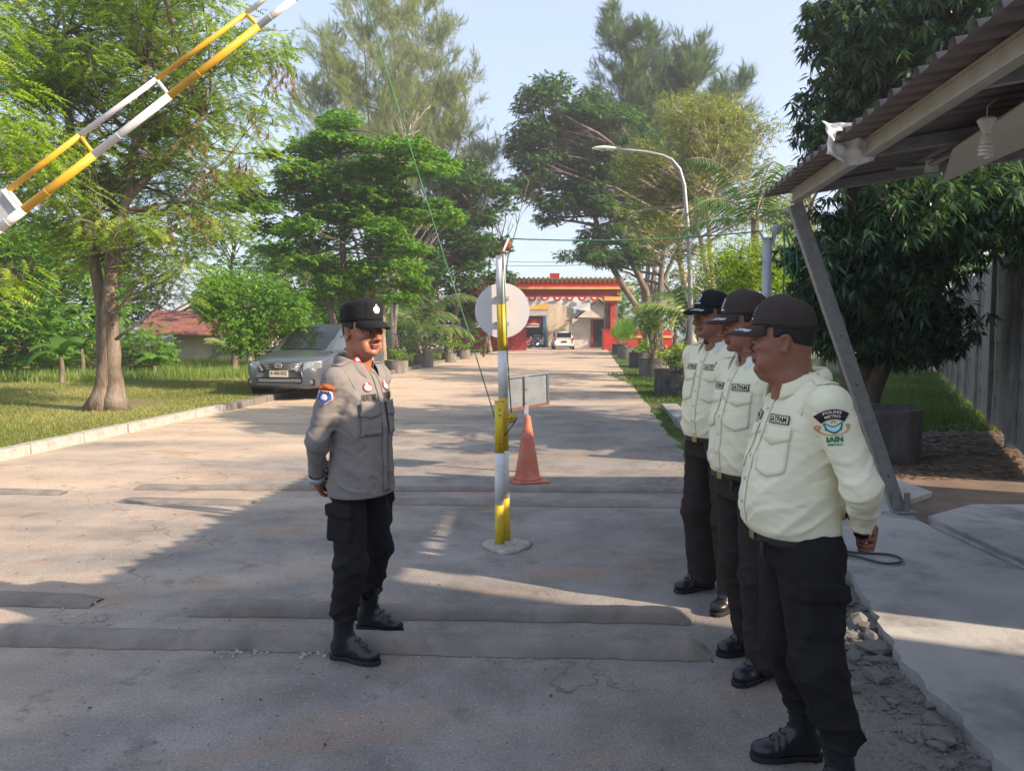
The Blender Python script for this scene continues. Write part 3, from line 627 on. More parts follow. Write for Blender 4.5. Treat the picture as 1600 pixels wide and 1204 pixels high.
def cloud(name, C, size, tmpl, m, parent, yaw=None, pitch=None, tint=None, tj=.22):
    n = len(C)
    if n == 0: return None
    yaw = RNG.uniform(0, 6.283, n) if yaw is None else yaw; pitch = RNG.uniform(-.6, .5, n) if pitch is None else pitch
    Rm = rotm(n, yaw, pitch, RNG.uniform(-.6, .6, n)); k = tmpl.shape[0]; T = tmpl.reshape(-1, 3)
    sz = size*RNG.uniform(.75, 1.25, n)
    V = np.einsum('nij,kj->nki', Rm, T)*sz[:, None, None]+C[:, None, :]
    base = (RNG.uniform(0, 1, n) if tint is None else tint)
    tt = np.clip(np.repeat(base[:, None], k, 1)+RNG.normal(0, tj, (n, k)), 0, 1); tt = np.repeat(tt, 4, 1)
    if n > 900:
        V = V.reshape(n, k, 4, 3); hw = (V[:, :, 1]-V[:, :, 3])*.6; V = np.stack([V[:, :, 0]+hw, V[:, :, 2], V[:, :, 0]-hw], 2); tt = tt.reshape(n, k, 4)[:, :, :3]
        V = V.reshape(-1, 3); return npmesh(name, V, np.arange(len(V)).reshape(-1, 3), m, parent, tint=tt.ravel())
    V = V.reshape(-1, 3); Fq = np.arange(len(V)).reshape(-1, 4)
    return npmesh(name, V, Fq, m, parent, tint=tt.ravel())
def blob_pts(clumps, dens, flat=.7, fill=.35):
    """clumps: (centre, radius). returns points, outward dirs"""
    out = []; dirs = []
    for c, r in clumps:
        n = max(3, int(dens*r*r)); d = RNG.normal(size=(n, 3)); d /= np.linalg.norm(d, axis=1)[:, None]
        rad = r*np.where(RNG.random(n) < fill, RNG.random(n)**.5*.8, RNG.uniform(.78, 1.04, n))
        rad *= 1+.22*np.sin(d[:, 0]*5+c.x*3)*np.sin(d[:, 2]*6+c.z*5)+.1*np.sin(d[:, 1]*11+c.y)
        p = d*rad[:, None]; p[:, 2] *= flat; out.append(p+np.array(c)); dirs.append(d)
    return np.concatenate(out), np.concatenate(dirs)
def limb(m, a, b, r0, r1, bend=.12, n=6, sides=7, sag=0):
    a = Vector(a); b = Vector(b); L_ = (b-a).length; off = Vector((random.uniform(-1, 1), random.uniform(-1, 1), random.uniform(-.3, .6)))*bend*L_
    pts = []; rs = []
    for i in range(n+1):
        t = i/n; p = a.lerp(b, t)+off*math.sin(math.pi*t)+Vector((0, 0, sag*math.sin(math.pi*t)))
        if 0 < i < n: p += Vector((random.uniform(-1, 1), random.uniform(-1, 1), random.uniform(-1, 1)))*L_*.018
        pts.append(p); rs.append(r0+(r1-r0)*t**.8)
    m.tube(pts, rs, sides); return pts
def pclumps(spec):
    """spec rows: px, py, rx_px, ry_px, depth, depth spread, count, clump radius m  -> world clumps"""
    out = []
    for (px, py, rx, ry, d, dd, n, r) in spec:
        for i in range(n):
            a = random.uniform(0, 6.283); q = random.random()**.5
            out.append((P(px+rx*q*math.cos(a), py+ry*q*math.sin(a), d+random.uniform(-dd, dd)), r*random.uniform(.7, 1.25)))
    return out
def tree(name, label, base, trunk_pts, r0, clumps, tmpls, dens, size, lm, bark='bark', flat=.7, cat='tree', group=None, hub=None, pitch=(-.5, .4), twigs=3, fill=.35, tj=.2, outward=True, branch_r=.045, flare=True):
    t = thing(name, label, cat, base, 0, group); b0 = Vector(base)
    m = MB()
    tops = []
    for k, tp in enumerate(trunk_pts):
        pts = [Vector(p)-b0 for p in tp]; n = len(pts)
        fine = []; rs = []
        for i in range(n-1):
            for q in range(4): fine.append(pts[i].lerp(pts[i+1], q/4))
        fine.append(pts[-1])
        for i, p in enumerate(fine):
            f = i/(len(fine)-1); rr = r0*(1-.62*f)
            if flare and f < .15: rr *= 1+.75*(1-f/.15)**2
            if 0 < i < len(fine)-1: p += Vector((random.uniform(-1, 1), random.uniform(-1, 1), 0))*r0*.12
            rs.append(rr*random.uniform(.95, 1.05))
        m.tube(fine, rs, 12); tops.append(fine)
    tr = m.build('trunk', bark, t, smooth='all')
    m = MB()
    for c, r in clumps:
        cc = Vector(c)-b0
        tp = random.choice(tops); cand = [p for p in tp[len(tp)//3:]]
        a = min(cand, key=lambda p: (p-cc).length+abs(cc.z-p.z)*.6*(1 if p.z > cc.z-.3 else 0)+random.uniform(0, .8))
        pts = limb(m, a, cc, branch_r*random.uniform(.8, 1.3), branch_r*.3, .13, 6, 6)
        for q in range(twigs):
            d = Vector((random.gauss(0, 1), random.gauss(0, 1), random.gauss(0, .6))).normalized()*r*.85
            limb(m, pts[random.randint(2, 5)], cc+d, branch_r*.32, branch_r*.08, .1, 4, 4)
    m.build('branches', bark, t, smooth='all')
    Pp, D = blob_pts([(Vector(c)-b0, r) for c, r in clumps], dens, flat, fill)
    n = len(Pp); idx = RNG.integers(0, len(tmpls), n); tri = name not in ('mango_tree', 'bright_bush')
    yaw = np.arctan2(D[:, 1], D[:, 0])+RNG.normal(0, .7, n) if outward else RNG.uniform(0, 6.283, n)
    pit = RNG.uniform(pitch[0], pitch[1], n)
    cl = np.sin(Pp[:, 0]*1.7)*np.sin(Pp[:, 1]*1.3+1)*np.sin(Pp[:, 2]*2.1)*.25
    base_t = np.clip(.45+cl+RNG.normal(0, .18, n), 0, 1)
    V = []; T = []
    for k, tm in enumerate(tmpls):
        s = idx == k; C = Pp[s]; ns = len(C)
        Rm = rotm(ns, yaw[s], pit[s], RNG.uniform(-.5, .5, ns)); sz = size*RNG.uniform(.7, 1.25, ns)
        v = np.einsum('nij,kj->nki', Rm, tm.reshape(-1, 3))*sz[:, None, None]+C[:, None, :]
        if tri: v = v.reshape(ns, -1, 4, 3); hw = (v[:, :, 1]-v[:, :, 3])*.55; v = np.stack([v[:, :, 0]+hw, v[:, :, 2], v[:, :, 0]-hw], 2)
        V.append(v.reshape(-1, 3)); tt = np.clip(base_t[s][:, None]+RNG.normal(0, tj, (ns, tm.shape[0])), 0, 1); T.append(np.repeat(tt, 3 if tri else 4, 1).ravel())
    V = np.concatenate(V); T = np.concatenate(T)
    npmesh('crown', V, np.arange(len(V)).reshape(-1, 3 if tri else 4), lm, t, tint=T)
    return t
PIN = [T_pinnate(), T_pinnate(7, .28, .07, .030)]
BRD = [T_broad(seed=1), T_broad(8, seed=2)]
LAY = [T_layer(), T_layer(8, seed=6)]
MNG = [T_droop(), T_droop(8, seed=3)]
NDL = [T_needle(), T_needle(seed=9)]
def straight(a, b, n=5, w=.02):
    a = Vector(a); b = Vector(b); return [a.lerp(b, i/n)+(Vector((random.uniform(-1, 1), random.uniform(-1, 1), 0))*w*(b-a).length if 0 < i < n else Vector()) for i in range(n+1)]
# --- 1 big feathery tree on the left lawn
b = G(170, 640, .09)
cl = pclumps([(200, 60, 210, 100, 15, 2.2, 34, .75), (60, 150, 110, 130, 14.5, 2, 18, .7), (300, 170, 130, 110, 15.5, 2, 24, .62), (200, 290, 160, 90, 15, 2, 26, .62), (330, 300, 70, 60, 15.5, 1.2, 9, .5), (200, 385, 110, 45, 14.8, 1.6, 14, .5), (255, 440, 50, 25, 14.2, 1, 5, .4), (40, 330, 80, 60, 14, 1.5, 9, .5), (420, 60, 30, 40, 15.5, 1, 5, .4), (150, -90, 300, 80, 15, 2.4, 24, .9), (150, 210, 170, 180, 16.5, 1, 26, .7)])
tree('feathery_tree', 'big left lawn tree with twin buttressed trunk and feathery pinnate crown', b,
     [[b+Vector((.12, 0, 0)), b+Vector((.10, .05, 1.0)), b+Vector((.05, .1, 2.2)), P(200, 290, 15), P(230, 100, 15)], [b+Vector((-.24, .25, 0)), b+Vector((-.20, .3, 1.0)), b+Vector((-.24, .3, 2.1)), P(120, 240, 15.5), P(80, 60, 15)], [b+Vector((-.16, -.05, 0)), b+Vector((.0, 0, .9)), b+Vector((.0, .1, 2.0)), P(180, 330, 15), P(320, 180, 15.3)]],
     .155, cl, PIN, 165, .95, 'leaf_lit', flat=.6, pitch=(-.5, .15), branch_r=.028, fill=.5)
pods = pclumps([(430, 110, 30, 70, 15.3, 1, 5, .25), (330, 260, 60, 50, 14, 1, 4, .25), (265, 350, 50, 40, 14, 1, 3, .25), (400, 170, 25, 30, 14.6, .6, 3, .22)])
# seed pods hang in bunches on the same tree
ft = [o for o in COL.objects if o.name == 'feathery_tree'][0]
Pp, D = blob_pts([(Vector(c)-Vector(b), r) for c, r in pods], 260, 1.1, .6)
cloud('seed_pods', Pp, .55, T_needle(7, .30, .035, 5, -2.5), 'leaf_brown', ft, pitch=RNG.uniform(-1.7, -1.2, len(Pp)))
# --- 1b neighbour tree at the left edge
b = Vector((-10.6, 12.4, .09))
cl = pclumps([(-30, 170, 60, 60, 11.5, 1, 9, .55), (-10, 440, 40, 40, 12.5, 1, 6, .45), (20, 250, 40, 30, 11.5, .8, 4, .4), (-60, 60, 80, 60, 12, 1, 8, .6), (-100, 350, 60, 60, 12, 1, 6, .6)])
tree('feathery_tree', 'bright feathery branches reaching in at the left picture edge', b, [[b, b+Vector((.1, 0, 1.5)), b+Vector((.4, 0, 3)), b+Vector((1, 0, 5.5))]], .16, cl, PIN, 130, 1.1, 'leaf_bright', flat=.55, pitch=(-.45, .1))
# --- 2 small round tree by the car
b = G(405, 612, .09); b.y += 1.2; b.x -= .45
cl = pclumps([(395, 475, 80, 55, 19.6, 1.2, 40, .42), (370, 520, 50, 25, 19.4, 1, 9, .32), (450, 520, 35, 25, 20, .8, 6, .32)])
tree('round_tree', 'small round dense tree with dark small leaves beside the parked car', b, [straight(b, P(400, 520, 20), 4), straight(b+Vector((.1, 0, 0)), P(430, 500, 20), 4), straight(b+Vector((-.05, 0, 0)), P(380, 500, 20), 4)], .09, cl, BRD, 520, .72, 'leaf_mid', 'pale_bark', flat=.85, fill=.3, tj=.3, branch_r=.03)
# --- 3 layered green tree
b = G(528, 560); b = Vector((P(535, 300, 27).x, 27, 0))
lay = [(525, 205, 70, 20), (600, 225, 55, 18), (455, 245, 60, 22), (545, 300, 110, 22), (640, 320, 60, 20), (430, 330, 70, 22), (530, 350, 120, 22), (620, 385, 60, 20), (455, 400, 70, 22), (560, 425, 100, 25), (500, 450, 90, 22), (620, 455, 50, 20), (410, 290, 45, 22), (590, 270, 70, 18), (655, 260, 40, 16), (480, 280, 60, 18), (590, 330, 70, 20), (690, 345, 30, 14)]
cl = pclumps([(x, y, rx, ry, 27, 1.8, max(3, int(rx/9)), .68) for x, y, rx, ry in lay])
tree('layered_tree', 'green tree with flat layered foliage tiers behind the parked car', b, [straight(b, P(528, 190, 27), 6, .01), straight(b+Vector((-.1, 0, .2)), P(450, 250, 27), 5), straight(b, P(620, 250, 27), 5)], .15, cl, LAY, 250, 1.12, 'leaf_mid', flat=.38, fill=.55, pitch=(-.25, .2), branch_r=.032, tj=.25)
# --- 4 casuarinas left of the road
def casuarina(label, b, spires, lm, dens, name='casuarina', thin=1.0, r0=.2, size=1.5):
    t = thing(name, label, 'tree', b); b0 = Vector(b); m = MB(); C = []; Y = []; Pi = []
    for top, spread, nb in spires:
        top = Vector(top); start = b0+Vector((0, 0, 1.2)); st = straight(start if spires.index((top, spread, nb)) == 0 or True else b0, top, 8, .008)
        pts = [b0-b0]+[p-b0 for p in st]; m.tube(pts, [r0*(1-.9*i/(len(pts)-1)) for i in range(len(pts))], 8)
        H = (top-b0).z
        for i in range(nb):
            f = random.uniform(.28, 1.0)**.8; p = b0.lerp(top, f)-b0; a = random.uniform(0, 6.283); ln = spread*(1.05-f)**.6*random.uniform(.6, 1.25)+.35
            e = p+Vector((math.cos(a)*ln, math.sin(a)*ln, ln*random.uniform(.55, 1.25)))
            bp = limb(m, p, e, r0*.12*(1.3-f), .006, .07, 5, 4)
            nn = int(dens*ln)+2
            for j in range(nn):
                q = random.uniform(.25, 1.05); k = min(4, int(q*5)); c = bp[k].lerp(bp[k+1], min(1, q*5-k))
                C.append(np.array(c)+RNG.normal(0, .10+.05*ln, 3)); Y.append(a+random.gauss(0, .9)); Pi.append(random.gauss(.75, .4))
    m.build('trunk', 'bark' if thin > .5 else 'white_bark', t, smooth='all')
    cloud('crown', np.array(C), size, NDL[0], lm, t, yaw=np.array(Y), pitch=np.array(Pi))
    return t
b = G(600, 548); b.z = 0
casuarina('tall grey thin casuarina left of the road, nearer the camera, crown cut by top edge', Vector((P(600, 500, 42).x, 42, 0)), [(P(560, -60, 42), 2.8, 80), (P(620, -40, 43), 2.6, 60), (P(500, 60, 41), 2.6, 60), (P(470, 120, 42), 2.2, 40)], 'leaf_needle', 24, r0=.11)
casuarina('tall grey thin casuarina left of the road with bare fan of branches leaning right', Vector((P(650, 500, 47).x, 47, 0)), [(P(655, -90, 47), 2.8, 80), (P(740, 120, 47), 2.8, 64), (P(775, 240, 46), 2.2, 36), (P(690, 30, 47), 2.6, 60)], 'leaf_needle', 24, r0=.11)
# --- bare white tree
def bare_tree(label, b, top, n, spread, bark, r0, name='bare_tree', cat='bare tree', f0=.3):
    t = thing(name, label, cat, b); m = MB(); b0 = Vector(b); top = Vector(top)
    for k in range(3):
        tp = top+Vector((random.uniform(-1, 1), 0, random.uniform(-1, 0)))*spread*.6
        m.tube([p-b0 for p in straight(b0, tp, 7, .012)], [r0*(1-.85*i/7) for i in range(8)], 6)
        for i in range(n//3):
            f = random.uniform(f0, 1); p = b0.lerp(tp, f)-b0; a = random.uniform(0, 6.28); ln = spread*random.uniform(.4, 1.1)*(1.2-f)+.3
            bp = limb(m, p, p+Vector((math.cos(a)*ln, math.sin(a)*ln, ln*1.3)), r0*.22, .008, .06, 5, 4)
            for j in range(3): limb(m, bp[random.randint(1, 4)], bp[-1]+Vector((random.gauss(0, .4), random.gauss(0, .4), random.uniform(-.2, .6)))*ln*.4, .014, .005, .05, 3, 3)
    m.build('trunk', bark, t, smooth='all'); return t
bare_tree('bare whitish tree rising out of the green layered tree', Vector((P(608, 500, 33).x, 33, 0)), P(612, 190, 33), 30, 2.3, 'white_bark', .11)
bare_tree('small leafless dark tree left of the post top, against the sky', Vector((P(755, 500, 44).x, 44, 0)), P(800, 250, 44), 28, 2.2, 'bark', .08, f0=.45)
# --- dark trees left of the gate
b = Vector((P(700, 500, 40).x, 40, 0))
cl = pclumps([(745, 300, 45, 55, 40, 2, 16, .8), (700, 400, 65, 50, 40, 2.5, 22, .85), (750, 420, 40, 60, 41, 2, 14, .8), (640, 430, 50, 60, 38, 2, 14, .8), (720, 265, 30, 20, 40, 1, 5, .6), (735, 480, 35, 30, 42, 1.5, 10, .7), (650, 350, 50, 40, 41, 2, 10, .8), (770, 370, 20, 40, 40, 1, 5, .6)])
tree('dark_tree', 'tall dark green tree left of the striped post and round sign', b, [straight(b, P(735, 300, 40), 6), straight(b, P(680, 420, 40), 4)], .16, cl, LAY, 150, 1.3, 'leaf_dark', flat=.5, fill=.5)
b = Vector((P(765, 530, 52).x, 52, 0))
bare_tree('slanting bare pinkish trunk just left of round sign', b, P(745, 430, 52), 8, .8, 'pale_bark', .22, f0=.7)
# --- right side big trees
b = Vector((P(1030, 500, 46).x, 46, 0))
cl = pclumps([(880, 170, 60, 45, 46, 2, 20, .95), (850, 240, 60, 40, 46, 2, 16, .9), (940, 230, 70, 80, 47, 3, 30, 1.0), (890, 310, 65, 45, 46, 2, 18, .8), (960, 350, 60, 70, 46, 3, 22, .9), (920, 405, 32, 18, 45, 1, 6, .6), (830, 280, 35, 25, 46, 1.5, 7, .7)])
tree('spreading_tree', 'large dark spreading tree right of the road leaning over it before the gate', b, [straight(b, P(940, 250, 46), 6, .03), straight(b, P(880, 230, 46), 6, .03), straight(b, P(1040, 300, 46), 4)], .24, cl, BRD, 120, 1.9, 'leaf_dark', flat=.5, fill=.45, tj=.28, branch_r=.09)
casuarina('tall blue green casuarina standing highest right of the road', Vector((P(1010, 500, 52).x, 52, 0)), [(P(965, 30, 52), 3.4, 80), (P(1010, 60, 52), 3.4, 70), (P(1080, 90, 52), 4.0, 90), (P(1150, 130, 51), 3.6, 70), (P(1050, 200, 51), 3, 40)], 'leaf_bluegreen', 30, size=1.9)
casuarina('lower pale feathery casuarina bough above the road right of post', Vector((P(900, 500, 55).x+8, 52, 0)), [(P(880, 210, 50), 2.0, 46)], 'leaf_bluegreen', 22, size=1.6, r0=.12)
b = Vector((P(1110, 500, 27).x, 27, 0))
cl = pclumps([(1100, 190, 75, 45, 27, 2, 26, .62), (1050, 260, 80, 45, 27, 2, 26, .6), (1160, 230, 45, 60, 27, 1.5, 16, .6), (1030, 330, 55, 50, 26.5, 1.5, 16, .5), (1090, 330, 60, 60, 27, 1.5, 14, .5), (1060, 400, 50, 35, 27, 1.5, 10, .45), (1180, 340, 30, 50, 26, 1, 8, .45)])
yt = tree('yellow_flowered_tree', 'greyish yellow tree with crooked pink branches and few yellow flowers behind the street lamp', b, [straight(b, P(1090, 300, 27), 5, .05), straight(b, P(1120, 270, 27), 5, .05), straight(b, P(1040, 290, 27), 5, .06)], .16, cl, NDL[:0]+[T_broad(9, .2, .13, .026, .2, 7), T_broad(8, .2, .12, .028, .2, 8)], 190, 1.15, 'leaf_yellow', 'white_bark', flat=.75, fill=.5, twigs=5, branch_r=.04)
Pp, D = blob_pts([(Vector(c)-b, r*.7) for c, r in random.sample(cl, 14)], 16, 1, .2)
fl0 = cloud('flower', np.zeros((1, 3)), .6, T_layer(6, .14, .09, 9), 'flower', yt)
for i, q in enumerate(Pp[:40]):
    f_ = fl0 if i == 0 else fl0.copy()
    if i: COL.objects.link(f_)
    f_.parent = yt; f_.location = q; f_.rotation_euler = (random.uniform(-.6, .6), random.uniform(-.6, .6), random.uniform(0, 6))
# --- bright bush beneath and behind the guards
b = Vector((P(1170, 500, 17).x, 17, 0))
cl = pclumps([(1170, 400, 60, 30, 17, 1.2, 24, .38), (1130, 420, 40, 25, 16.5, 1, 10, .35), (1230, 400, 35, 45, 16, 1, 12, .38), (1180, 450, 70, 30, 16.8, 1, 18, .38), (1200, 520, 50, 40, 17, 1, 10, .35)])
tree('bright_bush', 'bright yellow green bush lit by the sun behind the guards', b, [straight(b, P(1170, 420, 17), 4), straight(b, P(1220, 430, 17), 4)], .07, cl, [T_broad(9, .18, .09, .035, .2, 11)], 330, .7, 'leaf_bright', flat=.8, cat='bush', branch_r=.025)
b = Vector((P(1290, 500, 20).x, 20, 0))
cl = pclumps([(1250, 300, 30, 70, 20, 1, 12, .45), (1300, 240, 40, 40, 20, 1, 8, .45), (1240, 360, 25, 30, 20, 1, 6, .4)])
tree('oleander_tree', 'pale narrow leaved tree between palm and canopy corner', b, [straight(b, P(1265, 300, 20), 4)], .08, cl, [T_broad(9, .2, .15, .022, .2, 12)], 200, .85, 'leaf_yellow', flat=.9)
# --- big dark tree over the right side
b = Vector((5.25, 11.6, 0))
cl = pclumps([(1400, 60, 110, 60, 10.5, 1.2, 30, .55), (1340, 160, 60, 50, 10.5, 1, 14, .42), (1290, 215, 30, 25, 10.5, .6, 5, .32), (1330, 40, 35, 35, 10.5, .8, 8, .4), (1500, 30, 120, 80, 10, 1.5, 24, .6), (1310, 380, 40, 50, 10.8, .7, 14, .38), (1400, 400, 100, 60, 10.8, 1.4, 40, .48), (1510, 310, 80, 35, 9.5, 1.4, 24, .45), (1590, 335, 50, 45, 9.0, .9, 12, .38), (1300, 460, 35, 50, 11, .7, 12, .34), (1400, 500, 80, 50, 11, 1, 26, .4), (1430, 520, 45, 30, 10.5, .8, 12, .32), (1470, 250, 150, 80, 11, 1.5, 40, .6), (1300, 520, 25, 30, 11, .5, 6, .3), (1340, 520, 60, 28, 11, .7, 14, .32), (1420, 530, 60, 22, 10.6, .7, 9, .28), (1260, 430, 20, 60, 11, .5, 8, .3)])
tree('mango_tree', 'large dark glossy leaved tree overhanging the right side behind canopy', b, [[b, b+Vector((.05, 0, .8)), b+Vector((.2, -.1, 1.8)), P(1400, 300, 11), P(1400, 100, 10.6)], [b+Vector((.05, 0, .3)), b+Vector((.5, -.2, 1.6)), P(1500, 350, 10.4), P(1520, 150, 10)], [b+Vector((0, .05, .3)), b+Vector((-.3, 0, 1.6)), P(1330, 350, 11)]], .15, cl, MNG, 170, .82, 'leaf_mango', flat=.8, fill=.4, pitch=(-.5, .3), tj=.24, branch_r=.04)
# young dark shrub under it
b = Vector((6.1, 14.5, 0)); cl = pclumps([(1400, 560, 40, 20, 14.5, .8, 6, .35), (1330, 590, 30, 16, 14, .6, 4, .3)])
# --- trees outside the picture on the right that shade the ground
def offtree(b, h, r, n, label):
    b = Vector(b); cl = [(b+Vector((random.gauss(0, r*.5), random.gauss(0, r*.5), h+random.gauss(0, r*.35))), r*.38) for _ in range(n)]
    tree('shade_tree', label, b, [straight(b, b+Vector((0, 0, h)), 5, .02)], .2, cl, LAY, 30, 1.9, 'leaf_dark', flat=.7, fill=.5)
# --- background belt
belt = [(-15.5, 24.5, 2.8, 'nearest behind the twin trunk'), (-19.5, 27, 3.6, 'behind the banana plants'), (-9.6, 36, 3.4, 'between house and layered tree'), (-33, 38, 6.5, 'tallest at the far left'), (-17, 47, 7, 'tallest behind the tiled house'), (-26, 40, 4.6, 'left of the feathery tree far at the lawn edge'), (-20, 34, 3.6, 'behind the feathery tree trunk'), (-23, 46, 5, 'far behind the lawn left of the tiled house'), (-9.5, 44, 3.6, 'behind the parked car roof'), (-13, 52, 5, 'far behind the round tree'), (-6.5, 50, 4.2, 'behind the police officer'), (-30, 30, 4.2, 'at the far left picture edge')]
for i, (x, y, h, w_) in enumerate(belt):
    b = Vector((x, y, 0)); cl = [(b+Vector((random.gauss(0, 1.5), random.gauss(0, 1.3), random.uniform(.6, h*1.55))), random.uniform(.9, 1.4)) for _ in range(32)]
    tree('background_tree', 'bushy green background tree '+w_, b, [straight(b, b+Vector((0, 0, h*.8)), 4)], .18, cl, LAY, 34, 1.7, ['leaf_mid', 'leaf_dark'][i % 2], flat=.7, fill=.4, group='trees along the back of the lawn')
for i, (x, y, h, w_) in enumerate([(-4, 84, 6.0, 'behind the workshop left end'), (10.5, 74, 5.5, 'right behind the tiled hut'), (14, 66, 6, 'beside the gate right pillar'), (19, 60, 6.5, 'far right beyond the gate'), (12.5, 48, 5, 'right of the road behind the palms'), (17, 40, 5.5, 'behind the bright bush'), (24, 34, 6, 'behind the panel wall'), (16, 28, 4.5, 'between bright bush and panel wall')]):
    b = Vector((x, y, 0)); cl = [(b+Vector((random.gauss(0, 1.6), random.gauss(0, 1.6), random.uniform(.8, h))), random.uniform(.9, 1.4)) for _ in range(22)]
    tree('background_tree', 'bushy green background tree '+w_, b, [straight(b, b+Vector((0, 0, h*.8)), 4)], .2, cl, BRD, 30, 2.2, ['leaf_dark', 'leaf_mid'][i % 2], flat=.7, fill=.4, group='trees beyond and beside the gate')
# --- palms
def frond(mv, base, az, el, L_, w, n=34, droop=1.0, T=None):
    """coconut style leaf: curved rib with two rows of hanging leaflets"""
    rib = []; p = Vector(base); a = el
    for i in range(n+1):
        rib.append(p.copy()); st = L_/n; p = p+Vector((math.cos(az)*math.cos(a), math.sin(az)*math.cos(a), math.sin(a)))*st; a -= droop*1.5/n*(.4+i/n)
    side = Vector((-math.sin(az), math.cos(az), 0)); t = random.uniform(.2, .9)
    for i in range(3, n):
        f = i/n; ll = w*math.sin(math.pi*min(1, f*.9+.08))**.6*random.uniform(.85, 1.1); fwd = (rib[i+1]-rib[i]).normalized()
        for s in (-1, 1):
            d = (side*s*.8+fwd*.55+Vector((0, 0, -.35-.3*random.random()))).normalized(); q = rib[i]; e = q+d*ll+Vector((0, 0, -ll*.18)); mdl = q+d*ll*.5
            wv = fwd*ll*.045+Vector((0, 0, .01)); mv[0].extend([tuple(q), tuple(mdl-wv), tuple(e), tuple(mdl+wv)]); mv[1].extend([min(1, max(0, t+random.gauss(0, .15)))]*4)
    return rib
def palm(name, label, base, crown, nf, L_, w, trunk_r=.12, lm='palm', el=(.0, 1.2), droop=1.3, azs=None, cat='palm'):
    t = thing(name, label, cat, base); b0 = Vector(base); c = Vector(crown)-b0; mv = ([], []); m = MB()
    for i in range(nf):
        az = i*2.4+random.uniform(-.3, .3) if azs is None else azs[i % len(azs)]+random.uniform(-.25, .25)
        rib = frond(mv, c, az, random.uniform(*el), L_*random.uniform(.8, 1.1), w, droop=droop*random.uniform(.8, 1.2)); m.tube(rib[::3], [.02*(1-i/len(rib[::3]))+.004 for i in range(len(rib[::3]))], 5)
    m.build('ribs', 'pale_bark', t, smooth='all')
    V = np.array(mv[0]); npmesh('fronds', V, np.arange(len(V)).reshape(-1, 4), lm, t, tint=np.array(mv[1]))
    if c.z > .5: MB().tube(straight((0, 0, 0), c, 5, .01), [trunk_r*1.2, trunk_r, trunk_r*.9, trunk_r*.9, trunk_r*.85, trunk_r], 10).build('trunk', 'bark', t, smooth='all')
    return t
palm('coconut_palm', 'coconut palm with long drooping fronds between yellow tree and canopy', Vector((P(1185, 500, 22).x, 22, 0)), P(1180, 345, 22), 16, 3.1, .6, el=(.0, 1.3))
palm('low_palm', 'low palm with dark arching fronds behind the planters on the right', Vector((P(1065, 500, 24).x, 24, 0)), P(1080, 500, 24), 12, 2.6, .5, el=(.3, 1.25), droop=1.5)
palm('low_palm', 'arching palm left of the striped post, frond tips hanging by the rope', Vector((P(655, 500, 36).x, 36, 0)), P(655, 520, 36), 14, 3.6, .75, el=(.5, 1.35), droop=1.5)
palm('low_palm', 'palm with yellowed hanging fronds above the potted frangipani', Vector((P(618, 500, 34).x, 34, 0)), P(615, 440, 34), 10, 2.0, .5, lm='palm', el=(-.3, .9), droop=1.6)
palm('far_palm', 'pale palm behind the gate over the hut roof', Vector((P(920, 500, 78).x, 78, 0)), P(925, 480, 78), 14, 4.0, .9, el=(.1, 1.3), droop=1.1)
palm('sago_palm', 'small low palm by the house at left behind the round tree', Vector((P(365, 500, 26).x, 26, .09)), P(366, 552, 26), 12, 1.2, .3, el=(.2, 1.3), droop=1.0)
# --- banana plants
def banana(label, base, n, h, L_, seed):
    rr = random.Random(seed); t = thing('banana_plant', label, 'banana plant', base)
    MB().tube([(0, 0, 0), (.02, 0, h*.5), (0, 0, h)], [.08, .07, .045], 10).build('stem', 'leaf_brown' if False else 'bark', t, smooth=True)
    for i in range(n):
        az = i*2.2+rr.uniform(-.4, .4); el = rr.uniform(.5, 1.35); V = []; Q = []; p = Vector((0, 0, h)); a = el; K = 9; l = L_*rr.uniform(.75, 1.1)
        for j in range(K+1):
            f = j/K; wd = .2*math.sin(math.pi*min(1, f*.93+.06))**.6; s = Vector((-math.sin(az), math.cos(az), 0)); up = Vector((0, 0, -.25*wd))
            V += [tuple(p-s*wd+up), tuple(p), tuple(p+s*wd+up)]
            p = p+Vector((math.cos(az)*math.cos(a), math.sin(az)*math.cos(a), math.sin(a)))*l/K; a -= .19+.1*f
            if j: o = (j-1)*3; Q += [(o, o+1, o+4, o+3), (o+1, o+2, o+5, o+4)]
        npmesh('leaf', np.array(V), np.array(Q), 'leaf_mid', t, tint=np.full(len(V), rr.uniform(.0, .5)))
banana('banana plant with broad lit leaves left of the twin trunk', Vector((P(95, 560, 21).x, 21, .09)), 6, .8, 1.0, 1)
banana('second banana plant further back beside the first', Vector((P(128, 560, 24).x, 24, .09)), 6, .9, 1.0, 2)
banana('banana plant in front of the tiled house wall', Vector((P(240, 560, 24).x, 24, .09)), 5, .5, .7, 3)
# undergrowth by the house
b = Vector((P(235, 540, 25).x, 25, .09)); cl = pclumps([(225, 545, 45, 28, 25, 1, 16, .5), (60, 560, 80, 30, 26, 2, 12, .6), (160, 530, 40, 30, 27, 1.5, 10, .6)])
tree('hedge_bush', 'bright green undergrowth bush between trunk and tiled house', b, [straight(b, b+Vector((0, 0, .5)), 2)], .05, cl, [T_broad(9, .18, .11, .05, .2, 21)], 120, 1.1, 'leaf_mid', cat='bush', branch_r=.02)
b = Vector((P(640, 540, 42).x, 42, 0)); cl = pclumps([(600, 515, 60, 25, 42, 2, 14, .8), (700, 520, 50, 22, 42, 2, 12, .7), (560, 480, 40, 30, 40, 2, 8, .8)])
tree('hedge_bush', 'dark undergrowth bush behind the left planters', b, [straight(b, b+Vector((0, 0, .8)), 2)], .06, cl, LAY, 60, 1.2, 'leaf_dark', cat='bush', branch_r=.02)
